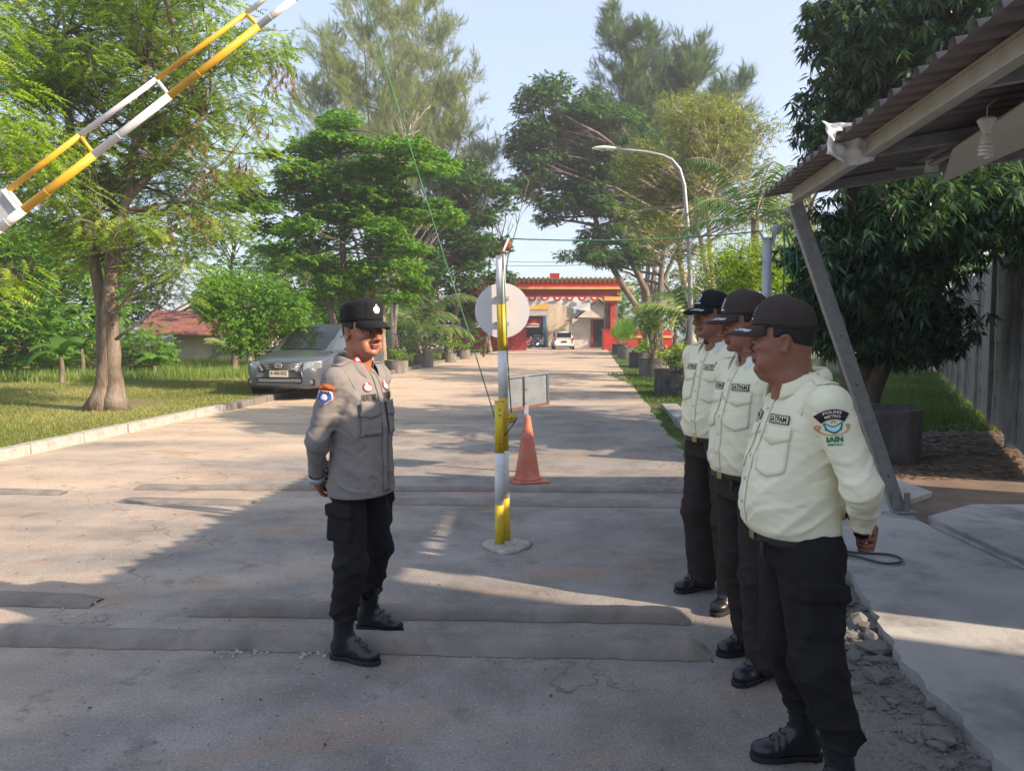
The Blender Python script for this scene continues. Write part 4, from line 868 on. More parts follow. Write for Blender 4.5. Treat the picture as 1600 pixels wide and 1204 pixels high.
# trunks on the left roadside
def bare_trunk(label, px, d, w, ptop):
    b = Vector((P(px, 540, d).x, d, 0)); t = thing('tree_trunk', label, 'tree trunk', b); top = P(px+ptop[0], ptop[1], d)-b
    MB().tube(straight((0, 0, 0), top, 6, .01), [w*1.4, w, w*.9, w*.9, w*.85, w*.8, w*.7], 10).build('trunk', 'pale_bark', t, smooth='all')
bare_trunk('pale twin trunk just right of the police officer head', 598, 28.5, .14, (0, 470))
bare_trunk('thin dark trunk behind the left planters', 655, 39, .12, (3, 400))
bare_trunk('short pale trunk behind the potted frangipani', 640, 41, .10, (-4, 430))
# ---------------------------------------------------------------- grass
def blades(name, n, fn, m, label, w=.006, lean=.35):
    xyz, h = fn(n); n = len(xyz); a = RNG.uniform(0, 6.283, n); l = RNG.normal(0, lean, (n, 2))*h[:, None]; ww = w*RNG.uniform(.7, 1.4, n)
    V = np.empty((n, 3, 3)); V[:, 0] = xyz; V[:, 0, 0] -= np.cos(a)*ww; V[:, 0, 1] -= np.sin(a)*ww; V[:, 1] = xyz; V[:, 1, 0] += np.cos(a)*ww; V[:, 1, 1] += np.sin(a)*ww
    V[:, 2] = xyz; V[:, 2, 0] += l[:, 0]; V[:, 2, 1] += l[:, 1]; V[:, 2, 2] += h
    tt = np.repeat(np.clip(.5+.3*np.sin(xyz[:, 0]*1.1)*np.sin(xyz[:, 1]*.8)+RNG.normal(0, .25, n), 0, 1), 3)
    return kind(npmesh(name, V.reshape(-1, 3), np.arange(3*n).reshape(-1, 3), m, tint=tt), 'stuff', label)
def f_short(n):
    y = 6.5+RNG.random(n)**1.5*18; x = -7.2+.105*y-RNG.random(n)**1.1*(4+y*.45)
    k = np.hypot(x+7.9, y-14.9) > .75+RNG.random(n)*.9; x = x[k]; y = y[k]
    return np.c_[x, y, np.full(len(x), .083)], RNG.uniform(.02, .055, len(x))*(1+(y-7)*.03)
blades('lawn_grass', 165000, f_short, 'grass', 'short sunlit lawn grass on the left verge', .007)
def f_tall(n):
    y = 20+RNG.random(n)**1.3*20; x = -7.4+.105*y-RNG.random(n)*(7+y*.4); k = y > 21.5+RNG.random(n)*2.2+1.0*np.sin(x*.6); x = x[k]; y = y[k]
    return np.c_[x, y, np.full(len(x), .08)], RNG.uniform(.12, .40, len(x))
blades('tall_grass', 64000, f_tall, 'grass_tall', 'taller uncut grass at the back of the lawn', .012, .22)
def f_right(n):
    y = 9.3+RNG.random(n)**1.4*34; x = 1.15+.105*y+RNG.random(n)**1.5*(1.0+.05*y); k = RNG.random(n) < .38+.5*np.sin(y*1.9)*np.sin(x*5)
    x = x[k]; y = y[k]; return np.c_[x+.04*np.sin(y*6), y, np.full(len(x), -.01)], RNG.uniform(.015, .055, len(x))*(1+y*.02)
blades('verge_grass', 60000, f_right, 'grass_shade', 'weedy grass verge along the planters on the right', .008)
def f_back(n):
    y = 11.6+RNG.random(n)**1.3*16; x = 3.3+RNG.random(n)*(y*.5); return np.c_[x, y, np.full(n, -.01)], RNG.uniform(.03, .11, n)
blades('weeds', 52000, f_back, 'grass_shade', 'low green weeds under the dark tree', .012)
def f_left(n):
    y = 22+RNG.random(n)*34; x = -7.2+.105*y-RNG.random(n)*2.5; return np.c_[x, y, np.full(n, .08)], RNG.uniform(.05, .14, n)
blades('roadside_grass', 18000, f_left, 'grass', 'grass strip by the far left planters', .012)
# ================================================================ STREET OBJECTS
def barrier_post():
    b = G(783, 853); t = thing('barrier_post', 'striped yellow and white barrier rest post with pulley and round sign on broken mortar footing', 'barrier post', b); b0 = b.copy(); d = b.y
    def L_(px, py, dd=0): return P(px, py, d+dd)-b0
    # mortar footing
    vs = []; K = 22; m = MB(); rings = [(.175, 0), (.165, .018), (.12, .030), (.03, .034)]
    m.lathe(rings, (.04, -.01, 0), K, wob=.10); fo = m.build('footing', 'patch', t, smooth='all')
    for v in fo.data.vertices: v.co.x *= 1.0+random.uniform(-.10, .10); v.co.y *= 1.0+random.uniform(-.14, .14)
    def seg(x, z0, z1, y, r, m_, name): MB().tube([(x, y, z0), (x, y, z1)], r, 20).build(name, m_, t, smooth='all')
    fx = -.012; fy = -.035; r = .0325
    h = L_(782, 626).z; z1 = L_(782, 706).z; z2 = L_(782, 786).z
    seg(fx, .0, z2, fy, r, 'yellow_paint', 'front_pole'); seg(fx, z2, z1, fy, r*.998, 'white_paint', 'front_pole'); seg(fx, z1, h, fy, r, 'yellow_paint', 'front_pole')
    MB().tube([(fx, fy, h-.001), (fx, fy, h+.004)], r*1.05, 20).build('pole_cap', 'yellow_paint', t, smooth='all')
    rx = .028; ry = .055; rr = .033
    zt = L_(785, 398).z; a1 = L_(785, 475).z; a2 = L_(785, 548).z; a3 = L_(785, 622).z; a4 = L_(785, 705).z; a5 = L_(785, 780).z
    rp = lambda z: -.012+ (z/zt)*-.010
    def rseg(z0, z1, m_):
        MB().tube([(.035-.04*z0/zt, ry, z0), (.035-.04*z1/zt, ry, z1)], rr, 20).build('rear_pole', m_, t, smooth='all')
    rseg(0, a5, 'yellow_paint'); rseg(a5, a4, 'white_paint'); rseg(a4, a3, 'yellow_paint'); rseg(a3, a2, 'white_paint'); rseg(a2, a1, 'yellow_paint'); rseg(a1, zt, 'white_paint')
    # clamp bolts
    for z in (h-.055, h-.095, h-.30): MB().tube([(fx+.005, fy-r+.002, z), (fx+.005, fy-r-.007, z)], .006, 8).build('bolt', 'rust', t)
    # winch pulley on side
    wc = L_(799, 652); wc.y = -.02
    w = MB().lathe([(.012, -.018), (.034, -.016), (.022, -.004), (.022, .004), (.034, .016), (.012, .018)], wc, 20, Rm=Matrix.Rotation(R(90), 3, 'X')).build('winch_wheel', 'yellow_paint', t, smooth='all')
    MB().beam((.02, -.02, wc.z+.005), (wc.x+.0, -.045, wc.z+.005), .03, .008).build('bracket', 'yellow_paint', t)
    MB().tube([(wc.x, -.05, wc.z), (wc.x, -.035, wc.z)], .009, 8).build('bolt', 'rust', t)
    MB().tube([(wc.x+.04, -.03, wc.z), (wc.x+.01, -.04, wc.z-.05), (.02, -.02, wc.z-.13)], .004, 6).build('tie_cord', 'dark', t)
    # top pulley with fork arms
    pc = L_(792, 382); pc.y = ry-.02
    MB().lathe([(.004, -.014), (.034, -.013), (.036, -.008), (.028, 0), (.036, .008), (.034, .013), (.004, .014)], pc, 24, Rm=Matrix.Rotation(R(90), 3, 'X')).build('pulley', 'rust', t, smooth='all')
    for s in (-1, 1):
        MB().beam((.0, ry+s*.02-.02, zt-.02), pc+Vector((.012, s*.022, .045)), .016, .006, up=(0, 1, 0)).build('fork_arm', 'white_paint', t)
    MB().beam(pc+Vector((-.07, -.03, -.04)), pc+Vector((.0, -.03, -.06)), .012, .012).build('fork_pin', 'rust', t)
    # round sign, seen from behind
    dc = L_(784.5, 484.5); rad = 43.5/F*d*1.0; dy = ry+rr+.02
    m = MB(); m.lathe([(rad, -.001), (rad, .001)], (dc.x, dy+.01, dc.z), 64, Rm=Matrix.Rotation(R(90), 3, 'X')); s = m.build('sign_disc', 'disc', t)
    for z in (-.09, .09): MB().box((dc.x+.0, dy-.004, dc.z+z), (.10, .02, .022)).build('clamp', 'grey_paint', t)
    face = MB().lathe([(rad*.98, 0), (rad*.98, .001)], (dc.x, dy+.013, dc.z), 48, Rm=Matrix.Rotation(R(90), 3, 'X')).build('sign_face', 'red', t)
barrier_post()
def barrier_boom():
    # boom lies in the plane y = 5.5; pivot outside the picture at the left
    d = 5.48
    lo = [P(-210, 494, d), P(0, 356.5, d), P(37.5, 327.5, d), P(147, 242, d), P(265, 150, d), P(404, 41, d), P(460, -2, d), P(528, -55, d)]
    up = [P(-225, 460, d), P(-60, 350, d), P(13, 297, d), P(125, 211.5, d), P(244.5, 124, d), P(384, 21.5, d), P(440, -22, d), P(524, -60, d)]
    piv = lo[0]; t = thing('barrier_boom', 'raised barrier boom of two yellow and white tubes crossing the upper left', 'barrier boom', piv)
    Lr = [.032, .031, .030, .028, .026, .0235, .022, .020]; Ur = [.0225, .022, .0205, .0195, .018, .0165, .016, .015]
    cols = ['white_paint', 'white_paint', 'orange_boom', 'white_paint', 'orange_boom', 'white_paint', 'white_paint']
    for i in range(7):
        MB().tube([lo[i]-piv, lo[i+1]-piv], [Lr[i], Lr[i+1]], 20).build('lower_tube', cols[i], t, smooth='all')
        MB().tube([up[i]-piv, up[i+1]-piv], [Ur[i], Ur[i+1]], 20).build('upper_tube', cols[i], t, smooth='all')
        a = lo[i].lerp(lo[i+1], .33)-piv; dd = (lo[i+1]-lo[i]).normalized()*.003
        MB().tube([a-dd, a+dd], Lr[i]*1.02, 16).build('weld_ring', cols[i], t, smooth='all')
    for i, c in ((2, 'white_paint'), (3, 'orange_boom'), (4, 'white_paint'), (5, 'orange_boom')):
        MB().tube([up[i]-piv, lo[i]-piv], [.013, .013], 12).build('rung', c, t, smooth='all')
    m = MB(); n = Vector((0, 1, 0)); c1 = lo[1]-piv; c2 = lo[2]-piv; c3 = up[2]-piv; c4 = up[1]-piv
    q = [c1+Vector((-.5, 0, -.34)), c2.lerp(c3, .1), c3.lerp(c2, .1), c4+Vector((-.3, 0, -.22))]
    m.add([p+Vector((0, -.012, 0)) for p in q]+[p+Vector((0, .012, 0)) for p in q], [(0, 1, 2, 3), (7, 6, 5, 4), (0, 4, 5, 1), (1, 5, 6, 2), (2, 6, 7, 3), (3, 7, 4, 0)])
    m.build('plate', 'grey_paint', t)
    # frame lip round the plate end
    MB().beam(c2.lerp(c3, .02)+Vector((-.03, -.02, .0)), c3.lerp(c2, .02)+Vector((-.03, -.02, 0)), .012, .035, up=(0, 1, 0)).build('plate_lip', 'white_paint', t)
    s = thing('boom_stand', 'steel stand carrying the boom pivot outside the left picture edge', 'barrier stand', (piv.x, piv.y, 0))
    for y in (-.14, .14): MB().box((0, y, piv.z/2+.1), (.1, .06, piv.z+.2)).build('upright', 'yellow_paint', s)
    MB().tube([(0, -.2, piv.z+.02), (0, .2, piv.z+.02)], .03, 14).build('pivot_pin', 'rust', s); MB().box((0, 0, .04), (.5, .5, .08)).build('base', 'concrete', s)
    MB().box((-.45, 0, piv.z-.4), (.5, .3, .4)).build('counterweight', 'concrete', s); MB().beam((0, 0, piv.z), (-.5, 0, piv.z-.36), .07, .07).build('arm', 'yellow_paint', s)
    r = thing('boom_rope', 'thin green rope slanting from the boom tip down to the post', 'rope', lo[7])
    q = [lo[7], P(570, 0, d), P(618, 157, d), P(663.5, 303, d), P(698, 415, d), P(728, 505, d), P(748, 570, d-.03), P(770, 641, d-.06), P(774, 657, d-.08)]
    MB().tube([p-lo[7] for p in q], .0042, 7).build('cord', 'rope', r, smooth='all')
barrier_boom()
def ropes():
    d = 5.52; a = P(797, 373, d); b = P(1192, 361, 5.45); m = MB(); t = thing('span_rope', 'green rope stretched across the road from the post top pulley to the grey pole', 'rope', a)
    m.tube([a.lerp(b, i/14)+Vector((0, 0, -.035*math.sin(math.pi*i/14)))-a for i in range(15)], .0048, 7); m.build('cord', 'rope', t, smooth='all')
    t = thing('post_rope', 'dark green cord hanging down the post from top pulley to winch', 'rope', P(786, 385, 5.45))
    o = Vector(t.location); MB().tube([P(x, y, dd)-o for x, y, dd in ((786, 385, 5.45), (787, 420, 5.44), (790, 480, 5.43), (793, 560, 5.43), (799, 645, 5.44))], .0045, 6).build('cord', 'rope', t, smooth='all')
    b = G(1188, 852); t = thing('rope_pole', 'plain grey painted pole with a pulley head rising behind the guards', 'pole', b); b0 = b.copy()
    h = P(1188, 374, b.y).z; MB().tube([(0, 0, 0), (0, 0, h)], .031, 20).build('pole', 'grey_paint', t, smooth='all'); MB().tube([(0, 0, h), (0, 0, h+.012)], .034, 20).build('cap', 'grey_paint', t, smooth='all')
    for s in (-1, 1): MB().beam((.03, s*.02, h-.05), (.055, s*.02, h+.08), .018, .006, up=(0, 1, 0)).build('fork_arm', 'grey_paint', t)
    MB().beam((-.035, -.02, h+.0), (-.065, -.02, h+.05), .015, .01, up=(0, 1, 0)).build('hook', 'grey_paint', t)
    MB().lathe([(.004, -.016), (.034, -.013), (.036, -.008), (.028, 0), (.036, .008), (.034, .013), (.004, .016)], (.062, 0, h+.07), 20, Rm=Matrix.Rotation(R(90), 3, 'X')).build('pulley', 'grey_paint', t, smooth='all')
    o = Vector((b.x, b.y, 0)); c = thing('rope_coil', 'dark green rope loops hanging beside the grey pole', 'rope', (b.x+.1, b.y-.03, h+.05))
    m = MB(); m.tube([(0, 0, .03), (.012, 0, -.2), (.01, .01, -.45), (.02, 0, -.62)], .0055, 6); m.build('cord', 'rope', c, smooth='all')
    m = MB(); m.tube([(0, 0, .03), (.04, 0, -.08), (.05, 0, -.26), (.085, 0, -.33), (.105, 0, -.26), (.09, 0, -.1), (.02, 0, .03)], .0055, 6); m.build('cord', 'rope', c, smooth='all')
    # garden hose loop on the slab
    pts = []; c0 = G(1345, 868, .075)
    for px, py in ((1290, 855), (1330, 863), (1360, 864), (1392, 866), (1408, 871), (1410, 876), (1400, 880), (1380, 880), (1355, 873), (1330, 866), (1280, 862)):
        pts.append(G(px, py, .075)-c0)
    h = thing('hose', 'dark green garden hose loop lying on the concrete walkway', 'hose', c0); pts = [pts[max(0, min(len(pts)-1, i+k))] for i in range(len(pts)-1) for k in (0,)]+[pts[-1]]
    for _ in range(2): pts = [pts[0]]+[q for a_, b_ in zip(pts, pts[1:]) for q in (a_*.75+b_*.25, a_*.25+b_*.75)]+[pts[-1]]
    MB().tube(pts, .0085, 8).build('tube', simple('hose_rubber', (.015, .06, .045), .4), h, smooth='all')
ropes()
def cone():
    b = G(824, 751); t = thing('traffic_cone', 'faded orange traffic cone with scuffed body standing behind the striped post', 'traffic cone', b)
    MB().lathe([(.138, .022), (.128, .05), (.033, .655), (.026, .675), (.018, .68), (.0, .68)], (0, 0, 0), 32).build('body', 'cone', t, smooth='all')
    MB().box((0, 0, .012), (.37, .37, .024), rz=.3).build('base', 'cone', t, bevel=.012)
    MB().lathe([(.150, .022), (.141, .045), (.134, .052)], (0, 0, 0), 32).build('collar', 'cone', t, smooth='all')
cone()
def notice_board():
    d = 7.95; b = G(840, 742); d = b.y; t = thing('notice_board', 'back of a blank grey metal notice board on a slim white post behind cone', 'sign', b); o = b.copy()
    A = [P(793, 590, d+.05), P(856, 582, d+.35), P(857, 630, d+.35), P(793, 640, d+.05)]
    A = [p-o for p in A]; th = Vector((0, .012, 0))
    m = MB(); m.add([p for p in A]+[p+th for p in A], [(0, 1, 2, 3), (7, 6, 5, 4), (0, 4, 5, 1), (1, 5, 6, 2), (2, 6, 7, 3), (3, 7, 4, 0)]); m.build('board', 'board_grey', t)
    for i in range(4):
        MB().beam(A[i]+Vector((0, -.008, 0)), A[(i+1) % 4]+Vector((0, -.008, 0)), .022, .022).build('frame_bar', 'rust' if i == 2 else 'board_grey', t)
    x = A[0].lerp(A[1], .46); MB().box((x.x, x.y-.02, (x.z+.0)/2), (.045, .03, x.z+.0)).build('post', 'grey_paint', t)
    q = A[0].lerp(A[1], .40); r = A[3].lerp(A[2], .40); MB().beam(q+Vector((0, -.01, 0)), r+Vector((0, -.01, 0)), .014, .014).build('seam_bar', 'rust', t)
    for f in (.86, .6, .72): MB().tube([(x.x, x.y-.035, x.z*f), (x.x, x.y-.042, x.z*f)], .006, 8).build('bolt', 'rust', t)
    MB().beam((x.x, x.y, .02), (x.x+.1, x.y-.1, .02), .04, .03).build('foot', 'cone', t); MB().beam((x.x+.02, x.y-.02, .35), (x.x+.12, x.y-.02, .02), .03, .01).build('brace', 'grey_paint', t)
notice_board()
# ---- planters
def pot(label, x, y, r, h, group, m_='planter'):
    t = thing('planter', label, 'planter', (x, y, 0), random.uniform(0, 3), group)
    MB().lathe([(r, 0), (r*1.01, h*.5), (r, h-.03), (r*1.03, h-.02), (r*1.03, h), (r-.06, h), (r-.06, h-.14), (.001, h-.12)], n=32, wob=.005).build('ring', m_, t, smooth=True)
    MB().lathe([(r-.065, h-.13), (r*.5, h-.09), (.001, h-.08)], n=20).build('soil', 'dirt', t); return Vector((x, y, h-.1))
def rpos(px, py, r): g = G(px, py); return g
gR = 'concrete ring planters along the right verge'; gL = 'concrete ring planters along the left verge'
pr = []
for (pxl, py, r, h, lab) in ((1025, 617, .52, .60, 'nearest dark concrete planter beside the front of the furthest guard'), (1000, 588, .50, .62, 'second grey concrete planter on the right, with tall spiky plants'), (984, 574, .5, .62, 'third dark planter on the right with a low leafy plant'), (966, 560, .48, .6, 'fourth planter on the right under the fluffy conifer'), (957, 551, .48, .6, 'furthest planter on the right by the gate')):
    g = G(pxl, py); pr.append(pot(lab, g.x+r, g.y+r*.4, r, h, gR, 'dark_concrete' if 'dark' in lab else 'planter'))
extra = pot('planter just past the nearest one, partly hidden by the first guard', pr[0].x+.75, pr[0].y+1.9, .5, .6, gR, 'dark_concrete')
pl_ = []
for (pxl, py, r, h, lab) in ((600, 583, .42, .46, 'nearest low planter on the left verge beside officer shoulder'), (646, 574, .40, .50, 'left planter holding the branching frangipani'), (690, 566, .36, .45, 'pale small planter further along the left verge'), (712, 561, .38, .5, 'furthest dim planter on the left verge')):
    g = G(pxl, py); pl_.append(pot(lab, g.x+r, g.y+r*.4, r, h, gL, 'planter'))
def plant(name, label, base, tm, n, size, lm, spread, h, stems=3, pitch=(-.2, 1.0), cat='potted plant', flat=.8, stemr=.02, outp=True):
    t = thing(name, label, cat, base); m = MB(); heads = []
    for i in range(stems):
        e = Vector((random.gauss(0, spread*.45), random.gauss(0, spread*.45), h*random.uniform(.65, 1))); limb(m, (random.uniform(-.05, .05), random.uniform(-.05, .05), 0), e, stemr, stemr*.6, .1, 5, 6); heads.append(e)
    m.build('stems', 'pale_bark', t, smooth='all')
    C = []
    for i in range(n):
        e = heads[i % len(heads)]; C.append([e.x+random.gauss(0, spread*.28), e.y+random.gauss(0, spread*.28), e.z+random.gauss(0, spread*.28*flat)])
    cloud('leaves', np.array(C), size, tm, lm, t, pitch=RNG.uniform(pitch[0], pitch[1], n)); return t
plant('variegated_shrub', 'pale variegated leafy shrub growing in the nearest right planter', pr[0], T_broad(9, .2, .12, .04, .2, 31), 130, .8, 'variegated', .38, .42, 7)
plant('cordyline', 'tall spiky cordyline clump with rosette heads above second right planter', pr[1], T_spike(18, .55, .04, 32), 26, 1.0, 'variegated', .75, 1.75, 9, pitch=(.9, 1.7), stemr=.035)
plant('leafy_shrub', 'yellowish leafy shrub in the planter behind the furthest guard', extra, T_broad(9, .2, .14, .05, .2, 33), 110, .9, 'leaf_bright', .45, .5, 6)
plant('leafy_shrub', 'low green leafy plant in the third right planter', pr[2], T_spike(12, .4, .05, 34), 14, 1.0, 'leaf_mid', .4, .3, 4, pitch=(.8, 1.6))
plant('fluffy_conifer', 'round fluffy bright green conifer bush in the fourth right planter', pr[3], T_needle(14, .5, .012, 35, 1.5), 240, 1.15, 'leaf_mid', .75, .95, 12, pitch=(.5, 1.5), flat=1.0)
plant('fluffy_conifer', 'second fluffy conifer bush nearest the gate', pr[4], T_needle(14, .5, .012, 36, 1.5), 150, 1.1, 'leaf_mid', .6, .8, 9, pitch=(.5, 1.5), flat=1.0)
plant('leafy_shrub', 'small green shrub in the nearest left planter', pl_[0], T_broad(9, .2, .10, .04, .2, 37), 50, .8, 'leaf_mid', .3, .35, 4)
plant('frangipani', 'branching frangipani with leaf tufts spreading from the left planter', pl_[1], T_spike(11, .30, .06, 38), 34, 1.0, 'variegated', .95, 1.0, 13, pitch=(.5, 1.4), stemr=.035)
plant('leafy_shrub', 'dark green shrub in the small pale left planter', pl_[2], T_broad(9, .2, .12, .05, .2, 39), 90, 1.0, 'leaf_mid', .5, .6, 6)
MB().box((2.85, 12.6, .03), (.30, 5.2, .12), rz=-.105).build('drain_edge', 'concrete')['kind'] = 'structure'
# ---- street lamp
def lamp():
    d = 23.0; b = Vector((P(1080, 500, d).x, d, 0)); t = thing('street_lamp', 'single arm grey street lamp with white head curving over the road', 'street lamp', b); o = b.copy()
    pts = [Vector((0, 0, 0)), Vector((0, 0, 1.5))]+[P(x, y, d)-o for x, y in ((1078, 420), (1074, 350), (1069, 290), (1062, 265), (1050, 250), (1035, 243), (1010, 237.5), (985, 235), (960, 233.5))]
    MB().tube(pts, [.085, .08, .07, .065, .06, .055, .05, .048, .045, .043, .042], 12).build('pole', 'galv', t, smooth='all')
    h0 = P(963, 233.5, d)-o; h1 = P(925, 232, d)-o; m = MB(); n = 10; vs = []
    prof = []
    for i in range(n+1):
        f = i/n; c = h0.lerp(h1, f); w = .17*math.sin(math.pi*min(1, f*.75+.2))**.6 if i < n else .02; hh = .085*math.sin(math.pi*min(1, f*.8+.15))**.6 if i < n else .01
        vs.append((c, w, hh))
    V = []; Fs = []; K = 14
    for c, w, hh in vs:
        for k in range(K):
            a = 2*math.pi*k/K; z = math.sin(a); V.append(c+Vector((0, math.cos(a)*w, (z if z > 0 else z*.35)*hh)))
    for i in range(n):
        for k in range(K): Fs.append((i*K+k, i*K+(k+1) % K, (i+1)*K+(k+1) % K, (i+1)*K+k))
    Fs += [tuple(range(K)), tuple(n*K+K-1-k for k in range(K))]
    m.add(V, Fs).build('lamp_head', 'lampwhite', t, smooth='all')
    cc = h0.lerp(h1, .55); MB().lathe([(.11, 0), (.09, -.03), (.02, -.04)], cc+Vector((0, 0, -.02)), 14).build('lens', 'lens', t, smooth=True)
    MB().tube([(0, 0, 0), (0, 0, .25)], .14, 12).build('base', 'concrete', t)
lamp()
def wires():
    for (p, q, lab) in (((700, 404), (990, 404), 'upper thin power line crossing the sky beyond the post'), ((700, 411), (990, 409), 'lower thin power line crossing the sky beyond the post')):
        a = P(*p, 66); b = P(*q, 66); m = MB(); m.tube([a.lerp(b, i/10)+Vector((0, 0, -.3*math.sin(math.pi*i/10)))-a for i in range(11)], .02, 5)
        o = m.build('power_line', 'dark'); o.location = a; tag(o, lab, 'cable')
wires()
# ================================================================ VEHICLES
def wheel(parent, x, y, r, w=.22, s=1):
    o = MB().lathe([(r*.62, -w/2), (r*.9, -w/2), (r, -w*.36), (r, w*.36), (r*.9, w/2), (r*.62, w/2)], (x, y, r), 28, Rm=Matrix.Rotation(R(90), 3, 'X')).build('wheel', 'tyre', parent, smooth='all')
    m = MB(); m.lathe([(r*.64, -w*.3), (r*.6, -w*.46), (r*.2, -w*.40), (.02, -w*.42)] if s < 0 else [(r*.64, w*.3), (r*.6, w*.46), (r*.2, w*.40), (.02, w*.42)], (x, y, r), 20, Rm=Matrix.Rotation(R(-90), 3, 'X'))
    for k in range(5):
        a = k*2*math.pi/5; m.beam((x, y+s*w*.44, r), (x+r*.6*math.cos(a), y+s*w*.44, r+r*.6*math.sin(a)), .05, .03)
    m.build('rim', 'chrome', o)
def car_body(t, paint, stations, top, name='body'):
    """stations: x, halfwidth, z_low, z_belt, z_top(centre), crown"""
    K = 13; V = []; Fs = []
    for (x, hw, zl, zb, zt) in stations:
        sec = [(-.86, zl), (-.97, zl+.06), (-1.0, (zl+zb)/2-.05), (-.985, zb-.12), (-.93, zb), (-.62, zt-.012), (0, zt)]
        sec = sec+[(-a, b) for a, b in sec[-2::-1]]
        for a, z in sec: V.append((x, a*hw, z))
    K = 13
    for i in range(len(stations)-1):
        for k in range(K-1): Fs.append((i*K+k, i*K+k+1, (i+1)*K+k+1, (i+1)*K+k))
        Fs.append((i*K+K-1, i*K, (i+1)*K, (i+1)*K+K-1))
    Fs += [tuple(range(K)), tuple((len(stations)-1)*K+K-1-k for k in range(K))]
    o = MB().add(V, Fs).build(name, paint, t, smooth='all', sub=2)
    return o
def mpv(label, loc, rz, front=True):
    t = thing('parked_car', label, 'car', loc, rz)
    # x forward; nose at 2.25
    st = [(2.26, .52, .34, .62, .66), (2.24, .60, .30, .70, .74), (2.20, .70, .27, .74, .80), (2.08, .80, .23, .80, .88), (1.85, .865, .22, .88, .96), (1.45, .885, .22, .95, 1.04), (1.02, .885, .22, 1.0, 1.09), (.4, .885, .22, 1.02, 1.08), (-.8, .885, .22, 1.03, 1.08), (-1.7, .87, .23, 1.04, 1.08), (-2.15, .83, .26, 1.04, 1.08), (-2.28, .74, .34, 1.0, 1.02), (-2.3, .68, .38, .98, 1.0)]
    b = car_body(t, 'carpaint', st, True)
    # greenhouse
    gs = [(1.18, .74, 1.03, .74), (.86, .77, 1.22, .70), (.50, .78, 1.43, .66), (.12, .79, 1.60, .63), (-.1, .79, 1.645, .62), (-.8, .79, 1.67, .62), (-1.5, .78, 1.66, .61), (-1.95, .76, 1.58, .60), (-2.12, .75, 1.30, .66), (-2.22, .74, 1.04, .72)]
    V = []; Fs = []; K = 9
    for x, wl, zt, wt in gs:
        z0 = .99
        for a, z in ((-wl, z0), (-(wl+wt)/2-.015, z0+(zt-z0)*.5), (-wt, z0+(zt-z0)*.88), (-wt*.84, zt-.012), (0, zt), (wt*.84, zt-.012), (wt, z0+(zt-z0)*.88), ((wl+wt)/2+.015, z0+(zt-z0)*.5), (wl, z0)): V.append((x, a, z))
    for i in range(len(gs)-1):
        for k in range(K-1): Fs.append((i*K+k, i*K+k+1, (i+1)*K+k+1, (i+1)*K+k))
    MB().add(V, Fs).build('roof', 'carpaint', t, smooth='all', sub=2)
    # windscreen sits proud of the shell
    def gz(x, f):   # interpolate
        for (x0, wl0, z0, wt0), (x1, wl1, z1, wt1) in zip(gs, gs[1:]):
            if x1 <= x <= x0: q = (x0-x)/(x0-x1); return (wt0+(wt1-wt0)*q)*.88, z0+(z1-z0)*q
        return .6, 1.6
    def ws(u, v):
        x = 1.13-v*.93; w, z = gz(x, 0); w = w*.97*(1-.0*v); y = (u*2-1)*w; cu = (abs(u*2-1))**2.4
        return (x-.05*cu+.022, y, z-.03*cu+.022)
    MB().grid(ws, 14, 10).build('windscreen', 'glass', t, smooth='all')
    for s in (-1, 1):
        def sw(u, v, s=s):
            x = .82-u*2.62; _, zt = gz(min(1.1, x), 0); z = 1.04+v*(min(zt, 1.62)-1.04)*.80; f = (z-.99)/max(.1, (zt-.99)); wd = .775-(.775-.63)*min(1, f)+.012
            return (x, s*wd, z)
        MB().grid(sw, 12, 5).build('side_window', 'glass', t, smooth='all')
        m = MB().lathe([(.001, -.07), (.06, -.06), (.095, -.02), (.10, .02), (.09, .04), (.001, .045)], (0, 0, 0), 16); q = m.build('mirror', 'carpaint', t, smooth='all')
        q.rotation_euler = (0, R(-90), 0); q.scale = (.75, 1.15, 1.0); q.location = (.72, s*.99, 1.12)
        MB().beam((.70, s*.84, 1.05), (.70, s*.95, 1.09), .05, .05).build('mirror_arm', 'black_plastic', t)
        # headlight: wrap-round housing, lens, bowl
        def hl(u, v, s=s):
            y = .50+u*.34; x = 2.245-.02-.62*max(0, u-.05)**1.7*.42; x -= .01; z = .665+v*.155*(1-.0*u)+u*.03-.03*(1-u)*(1-v)
            return (x+.022-.04*v, s*y, z)
        h = MB().grid(hl, 10, 5).build('headlight', 'lens', t, smooth='all', solid=.02)
        MB().lathe([(.062, 0), (.055, .02), (.02, .03), (.001, .03)], (2.14, s*.66, .745), 16, Rm=Matrix.Rotation(R(90), 3, 'Y')).build('reflector', 'chrome', h, smooth=True)
        MB().lathe([(.05, 0), (.045, .02), (.001, .025)], (2.19, s*.68, .40), 16, Rm=Matrix.Rotation(R(90), 3, 'Y')).build('fog_lamp', 'lens', t, smooth=True)
        MB().box((2.175, s*.68, .40), (.05, .17, .13)).build('fog_recess', 'black_plastic', t, bevel=.02)
        MB().lathe([(.40, 0), (.40, .02)], (1.42, s*.868, .32), 28, Rm=Matrix.Rotation(R(90), 3, 'X')).build('wheel_arch', 'black_plastic', t)
        wheel(t, 1.42, s*.78, .325, .21, s); wheel(t, -1.33, s*.78, .325, .21, s)
    # grille with chrome bars in a V frame
    MB().prism([(-.47, .80), (.47, .80), (.36, .645), (-.36, .645)], 2.20, 2.262, lambda x, y, z: (z, x, y)).build('grille', 'black_plastic', t)
    g = [o for o in t.children if o.name.startswith('grille')][0]
